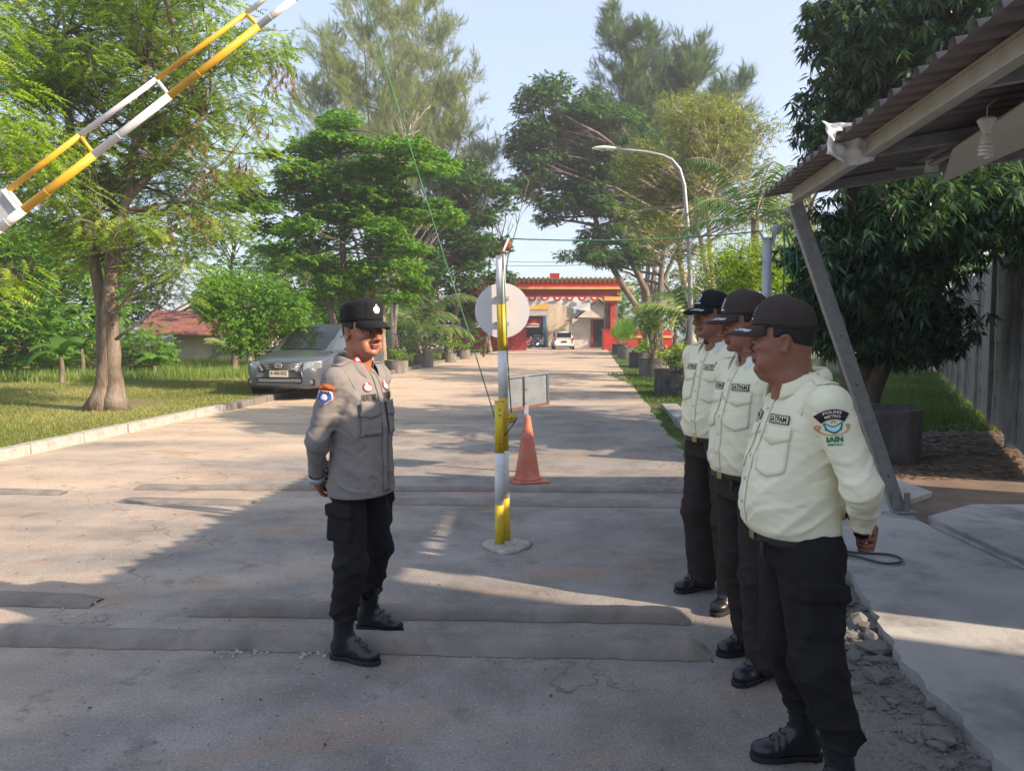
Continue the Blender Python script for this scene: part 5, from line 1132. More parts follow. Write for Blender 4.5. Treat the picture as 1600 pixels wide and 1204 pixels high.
    for k in range(4):
        z = .665+k*.037; w = .35+(z-.645)*.68; MB().tube([(2.258, -w, z+.012), (2.285, -w*.5, z), (2.292, 0, z-.004), (2.285, w*.5, z), (2.258, w, z+.012)], .009, 8).build('grille_bar', 'chrome', g, smooth='all')
    for s in (-1, 1): MB().beam((2.24, s*.50, .825), (2.27, s*.37, .64), .02, .05).build('grille_side', 'chrome', t, bevel=.005)
    # oval badge
    def oval(a, b, y0, z0, r): MB().tube([(2.305, y0+a*math.cos(q), z0+b*math.sin(q)) for q in np.linspace(0, 2*math.pi, 25)], r, 6, cap=False).build('badge', 'chrome', g, smooth='all')
    oval(.075, .05, 0, .755, .009); oval(.028, .046, 0, .755, .006); oval(.045, .018, 0, .777, .006)
    # lower intake
    MB().prism([(-.54, .50), (.54, .50), (.46, .385), (-.46, .385)], 2.15, 2.262, lambda x, y, z: (z, x, y)).build('intake', 'black_plastic', t)
    for z in (.42, .455): MB().beam((2.268, -.48, z), (2.268, .48, z), .012, .014).build('intake_bar', 'grey_paint', t)
    MB().beam((2.24, -.5, .345), (2.24, .5, .345), .09, .05).build('bumper_lip', 'carpaint', t, bevel=.015)
    p = MB().box((2.285, 0, .575), (.012, .42, .135)).build('number_plate', 'plate', t, bevel=.004)
    vs, fs = text_mesh('B 1845 BZZ', .085, .36, .002)
    m = MB(); m.add([(2.2925, x, z+.585) for x, z in vs], fs); m.build('plate_text', 'ink', p)
    for s in (-.25, .35): MB().beam((1.17, s, 1.055), (1.06, s+.5 if s < 0 else s-.52, 1.095), .014, .012).build('wiper', 'black_plastic', t)
    return t
c0 = G(452, 624); mpv('grey people carrier parked by the left kerb facing the camera', (c0.x+.28, c0.y+1.95, 0), R(270-9.5)).scale = (1.03, 1.03, 1.03)
def hatch_rear():
    t = thing('parked_car', 'small white car seen from behind, parked beyond the gate beside the hut', 'car', (P(879, 543, 62).x, 62, 0), R(90))
    st = [(-1.9, .70, .25, .85, .9), (-1.85, .78, .22, .9, .95), (-1.4, .82, .2, .92, .96), (0, .83, .2, .92, .96), (1.3, .82, .2, .85, .92), (1.8, .72, .25, .65, .7)]
    car_body(t, 'carwhite', [(x, a, b, c, d) for x, a, b, c, d in reversed(st)], True)
    V = []; Fs = []; gs = [(1.0, .66, .9, .62), (.3, .7, 1.42, .6), (-1.3, .7, 1.46, .6), (-1.65, .70, 1.3, .62), (-1.85, .7, .92, .68)]; K = 5
    for x, wl, zt, wt in gs:
        for a, z in ((-wl, .9), (-wt, .9+(zt-.9)*.88), (0, zt), (wt, .9+(zt-.9)*.88), (wl, .9)): V.append((x, a, z))
    for i in range(len(gs)-1):
        for k in range(K-1): Fs.append((i*K+k, i*K+k+1, (i+1)*K+k+1, (i+1)*K+k))
    MB().add(V, Fs).build('roof', 'carwhite', t, smooth='all', sub=2)
    MB().add([(-1.86, -.58, .95), (-1.86, .58, .95), (-1.66, .54, 1.32), (-1.66, -.54, 1.32)], [(0, 1, 2, 3)]).build('rear_window', 'glass', t, solid=.02)
    for s in (-1, 1):
        MB().box((-1.88, s*.68, .82), (.08, .14, .26)).build('tail_light', 'taillight', t, bevel=.02); wheel(t, 1.2, s*.74, .29, .18, s); wheel(t, -1.2, s*.74, .29, .18, s)
        MB().box((-.2, s*.70, 1.15), (1.9, .03, .3)).build('side_window', 'glass', t, bevel=.01)
    MB().box((-1.93, 0, .62), (.02, .42, .13)).build('number_plate', 'ink', t); MB().box((-1.93, 0, .38), (.06, 1.3, .14)).build('bumper', 'carwhite', t, bevel=.03)
hatch_rear()
def motorbike(label, loc, rz, paint):
    t = thing('motorbike', label, 'motorbike', loc, rz, 'motorbikes parked at the workshop')
    for x in (-.6, .62):
        MB().tube([(x+.27*math.cos(a), 0, .29+.27*math.sin(a)) for a in np.linspace(0, 2*math.pi, 21)], .045, 8, cap=False).build('wheel', 'tyre', t, smooth='all')
        MB().lathe([(.05, -.05), (.05, .05)], (x, 0, .29), 10, Rm=Matrix.Rotation(R(90), 3, 'X')).build('hub', 'chrome', t)
    MB().tube([(.62, 0, .29), (.42, 0, .95)], .03, 8).build('fork', 'chrome', t); MB().tube([(.42, -.3, 1.02), (.40, 0, .96), (.42, .3, 1.02)], .016, 6).build('handlebar', 'black_plastic', t)
    MB().tube([(.42, 0, .85), (.15, 0, .45), (-.2, 0, .4), (-.55, 0, .62), (-.75, 0, .75)], [.06, .09, .12, .10, .04], 8).build('body_shell', paint, t, smooth=True)
    MB().box((-.3, 0, .78), (.75, .24, .10)).build('seat', 'black_plastic', t, bevel=.04); MB().box((0, 0, .35), (.35, .22, .25)).build('engine', 'galv', t, bevel=.03); MB().box((.5, 0, .88), (.12, .18, .16)).build('headlamp', 'lens', t, bevel=.03)
    MB().tube([(-.1, -.14, .25), (-.7, -.16, .33)], .04, 8).build('exhaust', 'chrome', t); MB().box((.66, 0, .6), (.35, .12, .03)).build('mudguard', paint, t)
motorbike('red motorbike parked outside the workshop, rightmost in front', (.9, 64.5, 0), R(200), 'red')
motorbike('dark motorbike parked inside the workshop opening', (1.9, 67.5, 0), R(120), 'dark_blue')
motorbike('white and red motorbike on its stand in the workshop', (2.6, 68, 0), R(70), 'white_paint')
# ================================================================ PEOPLE
class SDF:
    def __init__(s, lo, hi, h):
        s.h = h; s.lo = np.array(lo, np.float32); n = np.ceil((np.array(hi)-np.array(lo))/h).astype(int)+1; s.n = n
        s.ax = [s.lo[i]+h*np.arange(n[i], dtype=np.float32) for i in range(3)]; s.F = np.full(tuple(n), .08, np.float32)
    def sl(s, lo, hi, pad):
        r = []
        for i in range(3):
            a = max(0, int((lo[i]-pad-s.lo[i])/s.h)); b = min(s.n[i], int((hi[i]+pad-s.lo[i])/s.h)+2)
            if a >= b: return None
            r.append(slice(a, b))
        return tuple(r)
    def op(s, fn, lo, hi, k=.01, mode='u'):
        q = s.sl(lo, hi, max(.03, k*2))
        if q is None: return
        x = s.ax[0][q[0]][:, None, None]; y = s.ax[1][q[1]][None, :, None]; z = s.ax[2][q[2]][None, None, :]
        d = fn(x, y, z).astype(np.float32); A = s.F[q]
        if mode == 'u':
            h = np.maximum(k-np.abs(A-d), 0)/k; s.F[q] = np.minimum(A, d)-h*h*k*.25
        elif mode == 's':
            d = -d; h = np.maximum(k-np.abs(A-d), 0)/k; s.F[q] = np.maximum(A, d)+h*h*k*.25
    def cone(s, a, b, ra, rb, k=.02, mode='u'):
        a = np.array(a, float); b = np.array(b, float); ab = b-a; L2 = ab@ab+1e-9; r = max(ra, rb)
        def fn(x, y, z):
            t = np.clip(((x-a[0])*ab[0]+(y-a[1])*ab[1]+(z-a[2])*ab[2])/L2, 0, 1)
            return np.sqrt((x-a[0]-t*ab[0])**2+(y-a[1]-t*ab[1])**2+(z-a[2]-t*ab[2])**2)-(ra+(rb-ra)*t)
        s.op(fn, np.minimum(a, b)-r, np.maximum(a, b)+r, k, mode)
    def ell(s, c, r, k=.01, mode='u', Rm=None):
        c = np.array(c, float); r = np.array(r, float); m = r.max(); Rt = None if Rm is None else np.array(Rm).T
        def fn(x, y, z):
            X, Y, Z = x-c[0], y-c[1], z-c[2]
            if Rt is not None:
                X, Y, Z = Rt[0, 0]*X+Rt[0, 1]*Y+Rt[0, 2]*Z, Rt[1, 0]*X+Rt[1, 1]*Y+Rt[1, 2]*Z, Rt[2, 0]*X+Rt[2, 1]*Y+Rt[2, 2]*Z
            k0 = np.sqrt((X/r[0])**2+(Y/r[1])**2+(Z/r[2])**2); k1 = np.sqrt((X/r[0]**2)**2+(Y/r[1]**2)**2+(Z/r[2]**2)**2)+1e-6
            return k0*(k0-1)/k1
        s.op(fn, c-m, c+m, k, mode)
    def loft(s, secs, e=2.3, k=.02, mode='u', cap=True, grow=0):
        """secs rows: z, cx, cy, a, b ; superellipse sections"""
        S = np.array(sorted(secs), float); z0, z1 = S[0, 0], S[-1, 0]
        zz = s.ax[2]
        from_ = lambda c, z: np.interp(z, S[:, 0], S[:, c])
        def sm(c, z):
            d = (z1-z0)/len(S)*.22; return (from_(c, z-d)+2*from_(c, z)+from_(c, z+d))/4
        def fn(x, y, z):
            cx, cy, a, b = sm(1, z), sm(2, z), sm(3, z)+grow, sm(4, z)+grow
            q = (np.abs((x-cx)/a)**e+np.abs((y-cy)/b)**e)**(1/e); d = (q-1)*np.minimum(a, b)
            return np.maximum(d, np.maximum(z-z1, z0-z)) if cap else d
        A = S[:, 3].max()+grow; B = S[:, 4].max()+grow
        s.op(fn, (S[:, 1].min()-A, S[:, 2].min()-B, z0), (S[:, 1].max()+A, S[:, 2].max()+B, z1), k, mode)
    def box(s, c, hd, r=.01, k=.01, mode='u', Rm=None):
        c = np.array(c, float); hd = np.array(hd, float); m = np.linalg.norm(hd)+r; Rt = None if Rm is None else np.array(Rm).T
        def fn(x, y, z):
            X, Y, Z = x-c[0], y-c[1], z-c[2]
            if Rt is not None:
                X, Y, Z = Rt[0, 0]*X+Rt[0, 1]*Y+Rt[0, 2]*Z, Rt[1, 0]*X+Rt[1, 1]*Y+Rt[1, 2]*Z, Rt[2, 0]*X+Rt[2, 1]*Y+Rt[2, 2]*Z
            qx, qy, qz = np.abs(X)-hd[0]+r, np.abs(Y)-hd[1]+r, np.abs(Z)-hd[2]+r
            return np.sqrt(np.maximum(qx, 0)**2+np.maximum(qy, 0)**2+np.maximum(qz, 0)**2)+np.minimum(np.maximum(qx, np.maximum(qy, qz)), 0)-r
        s.op(fn, c-m, c+m, k, mode)
    def mesh(s):
        F = s.F; n = F.shape; ins = F < 0
        cs = [ins[i:n[0]-1+i, j:n[1]-1+j, k:n[2]-1+k] for i in (0, 1) for j in (0, 1) for k in (0, 1)]
        cnt = sum(c.astype(np.int8) for c in cs); act = (cnt > 0) & (cnt < 8); idx = np.argwhere(act)
        vid = np.full(act.shape, -1, np.int64); vid[act] = np.arange(len(idx))
        corners = np.array([(i, j, k) for i in (0, 1) for j in (0, 1) for k in (0, 1)])
        vals = np.stack([F[idx[:, 0]+c[0], idx[:, 1]+c[1], idx[:, 2]+c[2]] for c in corners], 1)
        acc = np.zeros((len(idx), 3)); w = np.zeros(len(idx))
        for a in range(8):
            for b in range(a+1, 8):
                if np.abs(corners[a]-corners[b]).sum() != 1: continue
                va, vb = vals[:, a], vals[:, b]; m = (va < 0) != (vb < 0); t = np.where(m, va/(va-vb+1e-12), 0)
                p = corners[a]+(corners[b]-corners[a])*t[:, None]; acc += p*m[:, None]; w += m
        V = (idx+acc/w[:, None])*s.h+s.lo; Q = []
        for ax in range(3):
            o = [k for k in range(3) if k != ax]; a = [slice(None)]*3; b = [slice(None)]*3; a[ax] = slice(0, -1); b[ax] = slice(1, None)
            A = ins[tuple(a)]; B = ins[tuple(b)]; e = np.argwhere(A != B); e = e[(e[:, o[0]] > 0) & (e[:, o[1]] > 0) & (e[:, o[0]] < n[o[0]]-1) & (e[:, o[1]] < n[o[1]]-1)]
            ii = A[e[:, 0], e[:, 1], e[:, 2]]; u = np.zeros(3, int); u[o[0]] = 1; v = np.zeros(3, int); v[o[1]] = 1
            g = lambda q: vid[q[:, 0], q[:, 1], q[:, 2]]
            f = np.stack([g(e-u-v), g(e-v), g(e), g(e-u)], 1); flip = ii if ax != 1 else ~ii
            f[~flip] = f[~flip][:, ::-1]; Q.append(f)
        Q = np.concatenate(Q); Q = Q[(Q >= 0).all(1)]; return V, Q
def nfold(x, y, z, f=1.0, seed=0):
    r = np.random.default_rng(seed); out = 0
    for i in range(5):
        k = r.normal(size=3)*f*(1+.5*i); k[2] *= 1.3; w = 1.2*np.sin(x*f*.6+r.uniform(0, 6))+1.2*np.sin(z*f*.5+y*f*.4+r.uniform(0, 6)); out = out+np.sin(k[0]*x+k[1]*y+k[2]*z+w*1.3+r.uniform(0, 6))/(1+.4*i)
    return out/3
def xf(V, Mx): return (np.c_[V, np.ones(len(V))] @ np.array(Mx).T)[:, :3]
def fabric(name, c, c2, scale=3, rough=.85, weave=420, sheen=.0):
    m = mat(name, c, c2, scale, rough, .35, weave, spec=.2, bdist=.001); t = m.node_tree; bs = t.nodes['Principled BSDF']; b0 = [n for n in t.nodes if n.type == 'BUMP'][0]
    co = [n for n in t.nodes if n.type == 'TEX_COORD'][0].outputs['Object']; n1 = N(t, 'ShaderNodeTexNoise'); n1.inputs['Scale'].default_value = 6.5; n1.inputs['Detail'].default_value = 1.5; n1.inputs['Roughness'].default_value = .4; n1.inputs['Distortion'].default_value = .5
    mp_ = N(t, 'ShaderNodeMapping'); mp_.inputs['Scale'].default_value = (1, 1, 1.7); t.links.new(co, mp_.inputs[0]); t.links.new(mp_.outputs[0], n1.inputs['Vector'])
    cr = ramp(t, n1.outputs['Fac'], [(.36, (1, 1, 1)), (.50, (0, 0, 0)), (.64, (1, 1, 1))]); bb = N(t, 'ShaderNodeBump'); bb.inputs['Strength'].default_value = .30; bb.inputs['Distance'].default_value = .007
    t.links.new(cr, bb.inputs['Height']); t.links.new(bb.outputs[0], b0.inputs['Normal'])
    m.node_tree.nodes['Principled BSDF'].inputs['Sheen Weight'].default_value = sheen; return m
M['shirt_cream'] = fabric('cream_shirt_cloth', (.82, .79, .58), (.77, .74, .54))
M['collar_white'] = fabric('pale_collar_cloth', (.76, .77, .72), (.70, .71, .66))
M['shirt_grey'] = fabric('grey_uniform_cloth', (.225, .207, .197), (.19, .177, .17))
M['trouser_black'] = fabric('black_trouser_cloth', (.021, .019, .020), (.013, .012, .013), 4)
M['trouser_brown'] = fabric('dark_brown_trouser_cloth', (.040, .030, .027), (.028, .021, .019), 4)
M['cap_brown'] = fabric('dark_brown_cap_cloth', (.062, .046, .040), (.044, .033, .030), 6)
M['cap_black'] = fabric('black_cap_cloth', (.016, .017, .020), (.011, .012, .014), 6)
M['leather'] = mat('black_boot_leather', (.014, .016, .020), (.008, .009, .012), 12, .32, .35, 70, bdist=.003)
M['sole'] = mat('rubber_sole', (.016, .016, .017), None, 9, .75, .4, 40)
M['hair'] = mat('black_hair', (.012, .010, .010), None, 40, .7, .6, 160, bdist=.004)
M['eye'] = simple('eye_white', (.34, .30, .28), .3); M['iris'] = simple('dark_iris', (.02, .012, .01), .1)
M['patch_black'] = simple('black_patch', (.02, .017, .017), .9); M['patch_white'] = simple('white_thread', (.72, .72, .72), .9); M['patch_green'] = simple('green_thread', (.02, .20, .10), .9)
M['patch_teal'] = simple('teal_thread', (.02, .22, .20), .9); M['patch_sky'] = simple('pale_blue_thread', (.45, .68, .74), .9); M['patch_orange'] = simple('orange_thread', (.62, .27, .08), .9)
M['patch_red'] = simple('red_cloth_patch', (.50, .05, .05), .9); M['patch_scarlet'] = simple('scarlet_cloth_patch', (.62, .10, .03), .9); M['patch_blue'] = simple('blue_cloth_patch', (.03, .10, .32), .9); M['patch_pink'] = simple('pale_pink_thread', (.75, .58, .60), .9); M['patch_gold'] = simple('gold_thread', (.80, .50, .12), .8)
M['buckle_brass'] = simple('dull_brass', (.30, .22, .09), .35, .6)
M['button'] = simple('cream_button', (.55, .55, .45), .4)
def skin_mat(name, c, red, dark):
    m = bpy.data.materials.new(name); m.use_nodes = True; t = m.node_tree; b = t.nodes['Principled BSDF']; co = N(t, 'ShaderNodeTexCoord').outputs['Object']
    base = ramp(t, noise(t, co, 14, 5, .6), [(.3, tuple(x*.86 for x in c)), (.7, tuple(x*1.1 for x in c))])
    l = N(t, 'ShaderNodeAttribute', attribute_name='lip').outputs['Fac']; d = N(t, 'ShaderNodeAttribute', attribute_name='brow').outputs['Fac']
    q = mixc(t, d, mixc(t, l, base, red), dark); t.links.new(q, b.inputs['Base Color']); b.inputs['Roughness'].default_value = .46; b.inputs['Specular IOR Level'].default_value = .4
    b.inputs['Subsurface Weight'].default_value = .12; b.inputs['Subsurface Radius'].default_value = (.5, .2, .1); b.inputs['Subsurface Scale'].default_value = .02
    bump(t, b, co, 260, .22, .0012, 4); return m
M['skin_a'] = skin_mat('tanned_skin', (.36, .15, .09), (.22, .07, .055), (.03, .018, .015))
M['skin_b'] = skin_mat('brown_skin', (.275, .118, .074), (.15, .05, .042), (.02, .014, .012))
HEAD = [(-.128, .045, -.02, .020), (-.118, .069, -.02, .034), (-.105, .079, -.035, .046), (-.09, .081, -.05, .056), (-.07, .083, -.066, .063), (-.05, .084, -.082, .068), (-.03, .085, -.092, .0725), (-.01, .0845, -.097, .0755), (.008, .090, -.099, .0765), (.03, .088, -.099, .077), (.06, .080, -.094, .072), (.085, .064, -.084, .062), (.105, .040, -.062, .045), (.115, .015, -.035, .022)]
def head_secs(w=1.0, jowl=0): return [(z, (f+b)/2, 0, (f-b)/2, h*w+(jowl if -.12 < z < -.03 else 0)) for z, f, b, h in HEAD]
def head_mesh(h=.0037, w=1.0, jowl=0.0, neck=.056, nose=1.0, double=0.0):
    s = SDF((-.14, -.105, -.26), (.13, .105, .13), h)
    s.loft(head_secs(w, jowl), 2.15, .01)
    s.cone((-.022, 0, -.05), (-.045, 0, -.24), neck, neck*1.12, .03)
    if double: s.ell((.035, 0, -.122), (.045, .045, .022+double), .03)
    for q in (-1, 1):
        s.ell((.054, q*.043*w, -.030), (.026, .022, .018), .02)             # cheek
        s.ell((.078, q*.030, .010), (.016, .026, .009), .012)               # brow
        s.ell((.096, q*.033, -.012), (.016, .018, .0115), .010, 's')          # socket
        s.ell((.0795, q*.0325, -.0125), (.0125, .0165, .0115), .004)           # lids
        s.ell((.100, q*.0135*nose, -.047), (.011, .0085, .0085), .007)       # nostril wing
        s.ell((.052, q*.042*w, -.080), (.026, .014, .026), .02)
    s.cone((.087, 0, .000), (.110, 0, -.040), .0075, .0105*nose, .010)
    s.ell((.113, 0, -.043), (.0115, .0130*nose, .0095), .008)
    s.ell((.086, 0, -.062), (.010, .020, .010), .012)
    s.ell((.0875, 0, -.0715), (.0105, .0235, .0048), .004); s.ell((.0865, 0, -.0815), (.0100, .0195, .0055), .004)
    s.ell((.074, 0, -.106), (.016, .022, .014), .014)
    for q in (-1, 1):
        Rm = Matrix.Rotation(R(-12), 3, 'Y') @ Matrix.Rotation(R(q*24), 3, 'Z')
        s.ell((-.012, q*.083*w, -.020), (.019, .0075, .032), .006, Rm=Rm); s.ell((-.007, q*.089*w, -.018), (.011, .006, .020), .004, 's', Rm=Rm); s.ell((.004, q*.080*w, -.024), (.006, .006, .009), .004)
        s.ell((-.014, q*.083*w, -.045), (.009, .006, .011), .006)
    V, Q = s.mesh()
    x, y, z = V.T
    lip = np.exp(-(((z+.0765)/.0085)**2+(y/.024)**4))*(x > .06)
    arch = .018+.004*np.cos((np.abs(y)-.030)*90)
    brow = np.exp(-(((z-arch)/.0045)**2+((np.abs(y)-.036)/.0175)**4))*(x > .04)*.92
    stub = np.exp(-(((z+.0605)/.0055)**2+(y/.026)**4))*(x > .06)*.32
    st2 = np.exp(-(((z+.112)/.012)**2+(y/.022)**2))*(x > .05)*.15
    lash = np.exp(-(((z+.0105)/.0026)**2+((np.abs(y)-.033)/.015)**4))*(x > .06)*.85
    nost = np.exp(-(((z+.0535)/.003)**2+((np.abs(y)-.0085)/.005)**2))*(x > .085)*.7  # dark spots painted for the shade inside the nostrils
    mth = np.exp(-(((z+.0765)/.0016)**2+(y/.023)**4))*(x > .06)*.75  # dark line painted for the shade between the lips
    sh = lambda v: np.clip(v, 0, 1)
    return V, Q, sh(lip*.8), sh(np.maximum.reduce([brow, stub, st2, lash, nost, mth]))  # brow mask also carries the painted nostril and lip-line shade
def hand_sdf(curl=1.0, h=.0038, side=1):
    """wrist at origin, fingers toward +X, back of hand +Z, thumb on +Y*side"""
    s = SDF((-.05, -.08, -.10), (.19, .09, .05), h)
    s.cone((-.05, 0, 0), (.01, 0, 0), .025, .027, .01)
    s.box((.052, 0, -.002), (.046, .040, .0135), .012, .02, Rm=Matrix.Identity(3)); s.ell((.03, side*.028, -.012), (.030, .018, .018), .012)
    for i, (y, L_, r) in enumerate(((.030, .078, .0092), (.010, .086, .0095), (-.010, .080, .009), (-.029, .064, .0080))):
        y *= side; p = np.array([.092-abs(i-1.2)*.004, y, -.001]); a = 0; segs = (.46, .30, .24); cu = np.array((.55, .85, .6))*curl*(1+.08*i)
        for k in range(3):
            a += cu[k]; q = p+np.array((math.cos(a), y*.15*k, -math.sin(a)))*L_*segs[k]; s.cone(p, q, r*(1-.08*k), r*(.94-.1*k), .0035); p = q
    p = np.array((.022, side*.036, -.010)); q = p+np.array((.030, side*.020, -.016)); s.cone(p, q, .013, .0105, .008); r_ = q+np.array((.030, side*.002, -.012)); s.cone(q, r_, .0105, .0088, .003); s.cone(r_, r_+np.array((.020, -side*.008, -.006)), .009, .0075, .003)
    return s.mesh()
def frame_from(xdir, zdir, org):
    x = Vector(xdir).normalized(); z = Vector(zdir); z = (z-x*z.dot(x)).normalized(); y = z.cross(x)
    m = Matrix.Identity(4)
    for i in range(3): m[i][0] = x[i]; m[i][1] = y[i]; m[i][2] = z[i]; m[i][3] = org[i]
    return m
def sdf_obj(name, s, m, parent, it=2):
    V, Q = s.mesh(); o = npmesh(name, V, Q, m, parent, smooth=True)
    if it: q = o.modifiers.new('smooth', 'SMOOTH'); q.factor = .5; q.iterations = it
    return o
class Wrap:
    def __init__(s, V, Q): s.t = BVHTree.FromPolygons([tuple(v) for v in V], [tuple(q) for q in Q])
    def hit(s, p, d):
        h = s.t.ray_cast(Vector(p), Vector(d)); return h[0]
def decal(W_, name, m, parent, org, inward, up, uv, faces, off=.002, solid=0, smooth=True):
    """projects flat uv (metres) shapes on the clothing along 'inward'"""
    d = Vector(inward).normalized(); u_ = Vector(up); u_ = (u_-d*u_.dot(d)).normalized(); r_ = d.cross(u_); org = Vector(org); vs = []
    last = None
    for u, v in uv:
        p = org+r_*u+u_*v-d*.35; h = W_.hit(p, d)
        if h is None: h = last if last is not None else org+r_*u+u_*v
        if last is not None and (h-last).length > .12: h = last+ (r_*0)
        last = h; vs.append(h-d*off)
    o = MB().add(vs, faces).build(name, m, parent, smooth='all' if smooth else False)
    if solid: q = o.modifiers.new('solid', 'SOLIDIFY'); q.thickness = solid; q.offset = 0
    return o
def g2(u0, u1, v0, v1, nu=8, nv=6, warp=None):
    uv = [(u0+(u1-u0)*i/nu, v0+(v1-v0)*j/nv) for j in range(nv+1) for i in range(nu+1)]
    if warp: uv = [warp(*p) for p in uv]
    return uv, [(j*(nu+1)+i, j*(nu+1)+i+1, (j+1)*(nu+1)+i+1, (j+1)*(nu+1)+i) for j in range(nv) for i in range(nu)]
def person(label, pos, face, K, height=1.70):
    """local frame: +X forward, +Y left, +Z up; metres for a 1.70 m figure"""
    t = thing('person', label, 'person', pos, R(face)); t.scale = (height/1.70,)*3
    fat = K.get('fat', 0); skin = K['skin']; shirt = K['shirt']; seed = K.get('seed', 1)
    S = {q: np.array((-.012, q*(.168+fat*.3), 1.352)) for q in (-1, 1)}
    E = {q: np.array(K['elbow'][q]) for q in (-1, 1)}; Wr = {q: np.array(K['wrist'][q]) for q in (-1, 1)}
    hips = {q: np.array((-.0, q*.088, .86)) for q in (-1, 1)}; A = {q: np.array(K['ankle'][q]) for q in (-1, 1)}
    Kn = {q: (hips[q]+A[q])/2+np.array((K.get('knee', .03), q*.012, .0)) for q in (-1, 1)}
    for q in (-1, 1): Kn[q][2] = .48
    torso = K['torso']
    # ---------- body: one continuous skin surface
    s = SDF((-.36, -.36, .0), (.34, .36, 1.48), .018)
    s.loft([(z, cx, 0, max(.03, a-.03), max(.03, b-.03)) for z, cx, a, b in torso if z > .86], 2.2, .03)
    for q in (-1, 1):
        s.cone(S[q]*[1, .93, 1], E[q], .042, .034, .03); s.cone(E[q], Wr[q], .034, .0245, .02)
        s.cone(hips[q]*[1, .9, 1], Kn[q], .072, .045, .04); s.cone(Kn[q], A[q]+[-.012, 0, .03], .045, .020, .02); s.cone(A[q]+[-.012, 0, .0], A[q]+[.05, 0, -.035], .018, .014, .02)
    hx_ = K.get('headpos', (.026, 0, 1.585))[0]-.026; s.cone((-.025+hx_*.5, 0, 1.34), (-.02+hx_, 0, 1.44), .048, .046, .03)
    V, Q = s.mesh(); parts = [(V, Q, np.zeros(len(V)), np.zeros(len(V)))]
    hv, hq, lip, brow = head_mesh(w=K.get('hw', 1.0), jowl=K.get('jowl', 0), neck=K.get('neck', .056), nose=K.get('nose', 1.05), double=K.get('double', 0))
    hs = K.get('hscale', 1.03)
    HM = Matrix.Translation(Vector(K.get('headpos', (.026, 0, 1.585)))) @ Matrix.Rotation(R(K['hyaw']), 4, 'Z') @ Matrix.Rotation(R(K.get('hpitch', 3)), 4, 'Y') @ Matrix.Rotation(R(K.get('hroll', 0)), 4, 'X') @ Matrix.Scale(hs, 4)
    # neck skin follows the turned head but stays rooted in the collar
    hvw = xf(hv, HM); nk = np.clip((-.12-hv[:, 2])/.11, 0, 1); root = xf(hv, Matrix.Translation(Vector(K.get('headpos', (.026, 0, 1.585)))) @ Matrix.Scale(hs, 4)); nk = nk*nk*(3-2*nk)
    hvw = hvw*(1-nk[:, None])+root*nk[:, None]
    parts.append((hvw, hq, lip, brow))
    for q in (-1, 1):
        hx = K['hand'][q]; v, f = hand_sdf(hx[2], side=hx[3]); v = xf(v, frame_from(hx[0], hx[1], Wr[q]+np.array(Vector(hx[0]).normalized())*.012)); parts.append((v, f, np.zeros(len(v)), np.zeros(len(v))))
    off = 0; VV = []; QQ = []; LL = []; BB = []
    for v, f, l, b in parts: VV.append(v); QQ.append(f+off); LL.append(l); BB.append(b); off += len(v)
    bo = npmesh('body', np.concatenate(VV), np.concatenate(QQ), skin, t, smooth=True)
    for nm, ar in (('lip', np.concatenate(LL)), ('brow', np.concatenate(BB))):
        a = bo.data.attributes.new(nm, 'FLOAT', 'POINT'); a.data.foreach_set('value', ar.astype(np.float32))
    # eyes
    for q in (-1, 1):
        e = SDF((.06, q*.033-.02, -.03), (.105, q*.033+.02, .008), .0016); e.ell((.0835, q*.0325, -.0140), (.0105, .0125, .0058), .001); v, f = e.mesh(); eo = npmesh('eye', xf(v, HM), f, 'eye', bo, smooth=True)
        e = SDF((.08, q*.033-.01, -.024), (.105, q*.033+.01, -.004), .0012); e.ell((.0895, q*.0325, -.0140), (.0055, .0058, .0052), .001); v, f = e.mesh(); npmesh('iris', xf(v, HM), f, 'iris', eo if False else bo, smooth=True)
    # hair under the cap
    s = SDF((-.13, -.10, -.09), (.10, .10, .13), .0035); s.loft([(z, cx, cy, a, b) for z, cx, cy, a, b in head_secs(K.get('hw', 1.0))], 2.15, .01, grow=.0055)
    for q in (-1, 1): s.ell((-.012, q*.085, -.024), (.028, .02, .036), .006, 's')
    s.box((.135, 0, 0), (.11, .2, .3), .001, .004, 's'); s.box((-.0, 0, -.125), (.3, .3, .112+K.get('hairline', 0)), .001, .004, 's', Rm=Matrix.Rotation(R(-16), 3, 'Y'))
    for q in (-1, 1): s.box((.045, q*.1, -.055), (.035, .09, .055), .001, .004, 's')
    v, f = s.mesh(); npmesh('hair', xf(v, HM), f, 'hair', t, smooth=True)
    # ---------- shirt
    h = .0062; pad = .03
    s = SDF((-.40, -.40, torso[0][0]-.02), (.36, .40, 1.50), h)
    s.loft([(z, cx, 0, a, b) for z, cx, a, b in torso], 2.25, .02)
    for q in (-1, 1):
        s.cone(S[q]*[1, .55, 1]+[0, 0, .030], S[q]+[0, 0, .004], .042, .056+fat*.12, .05)
        s.cone(S[q], E[q], .060+fat*.22, .050+fat*.16, .03); s.cone(E[q], E[q]+(Wr[q]-E[q])*.97, .052+fat*.16, .035+fat*.06, .025)
    x = s.ax[0][:, None, None]; y = s.ax[1][None, :, None]; z = s.ax[2][None, None, :]
    near = np.abs(s.F) < .03
    wr = K.get('wrinkle', 1.0)
    rg = lambda p: (1-np.abs(np.sin(p)))**2.2
    msk = np.clip(.55+.9*nfold(x, y, z, 9, seed+21), 0, 1.2)
    base = nfold(x, y, z, 22, seed)*.0030+nfold(x, y, z*1.6, 46, seed+3)*.0010-msk*.0065*rg(z*17+np.sin(y*11+seed)*1.5+x*5+np.sin(x*9)*1.1+seed)+.0022
    low = np.exp(-((z-torso[0][0]-.05)/.09)**2); base = base-low*.0075*rg(z*34+np.sin(y*15+seed)*2.0+np.sin(x*13)*1.8)
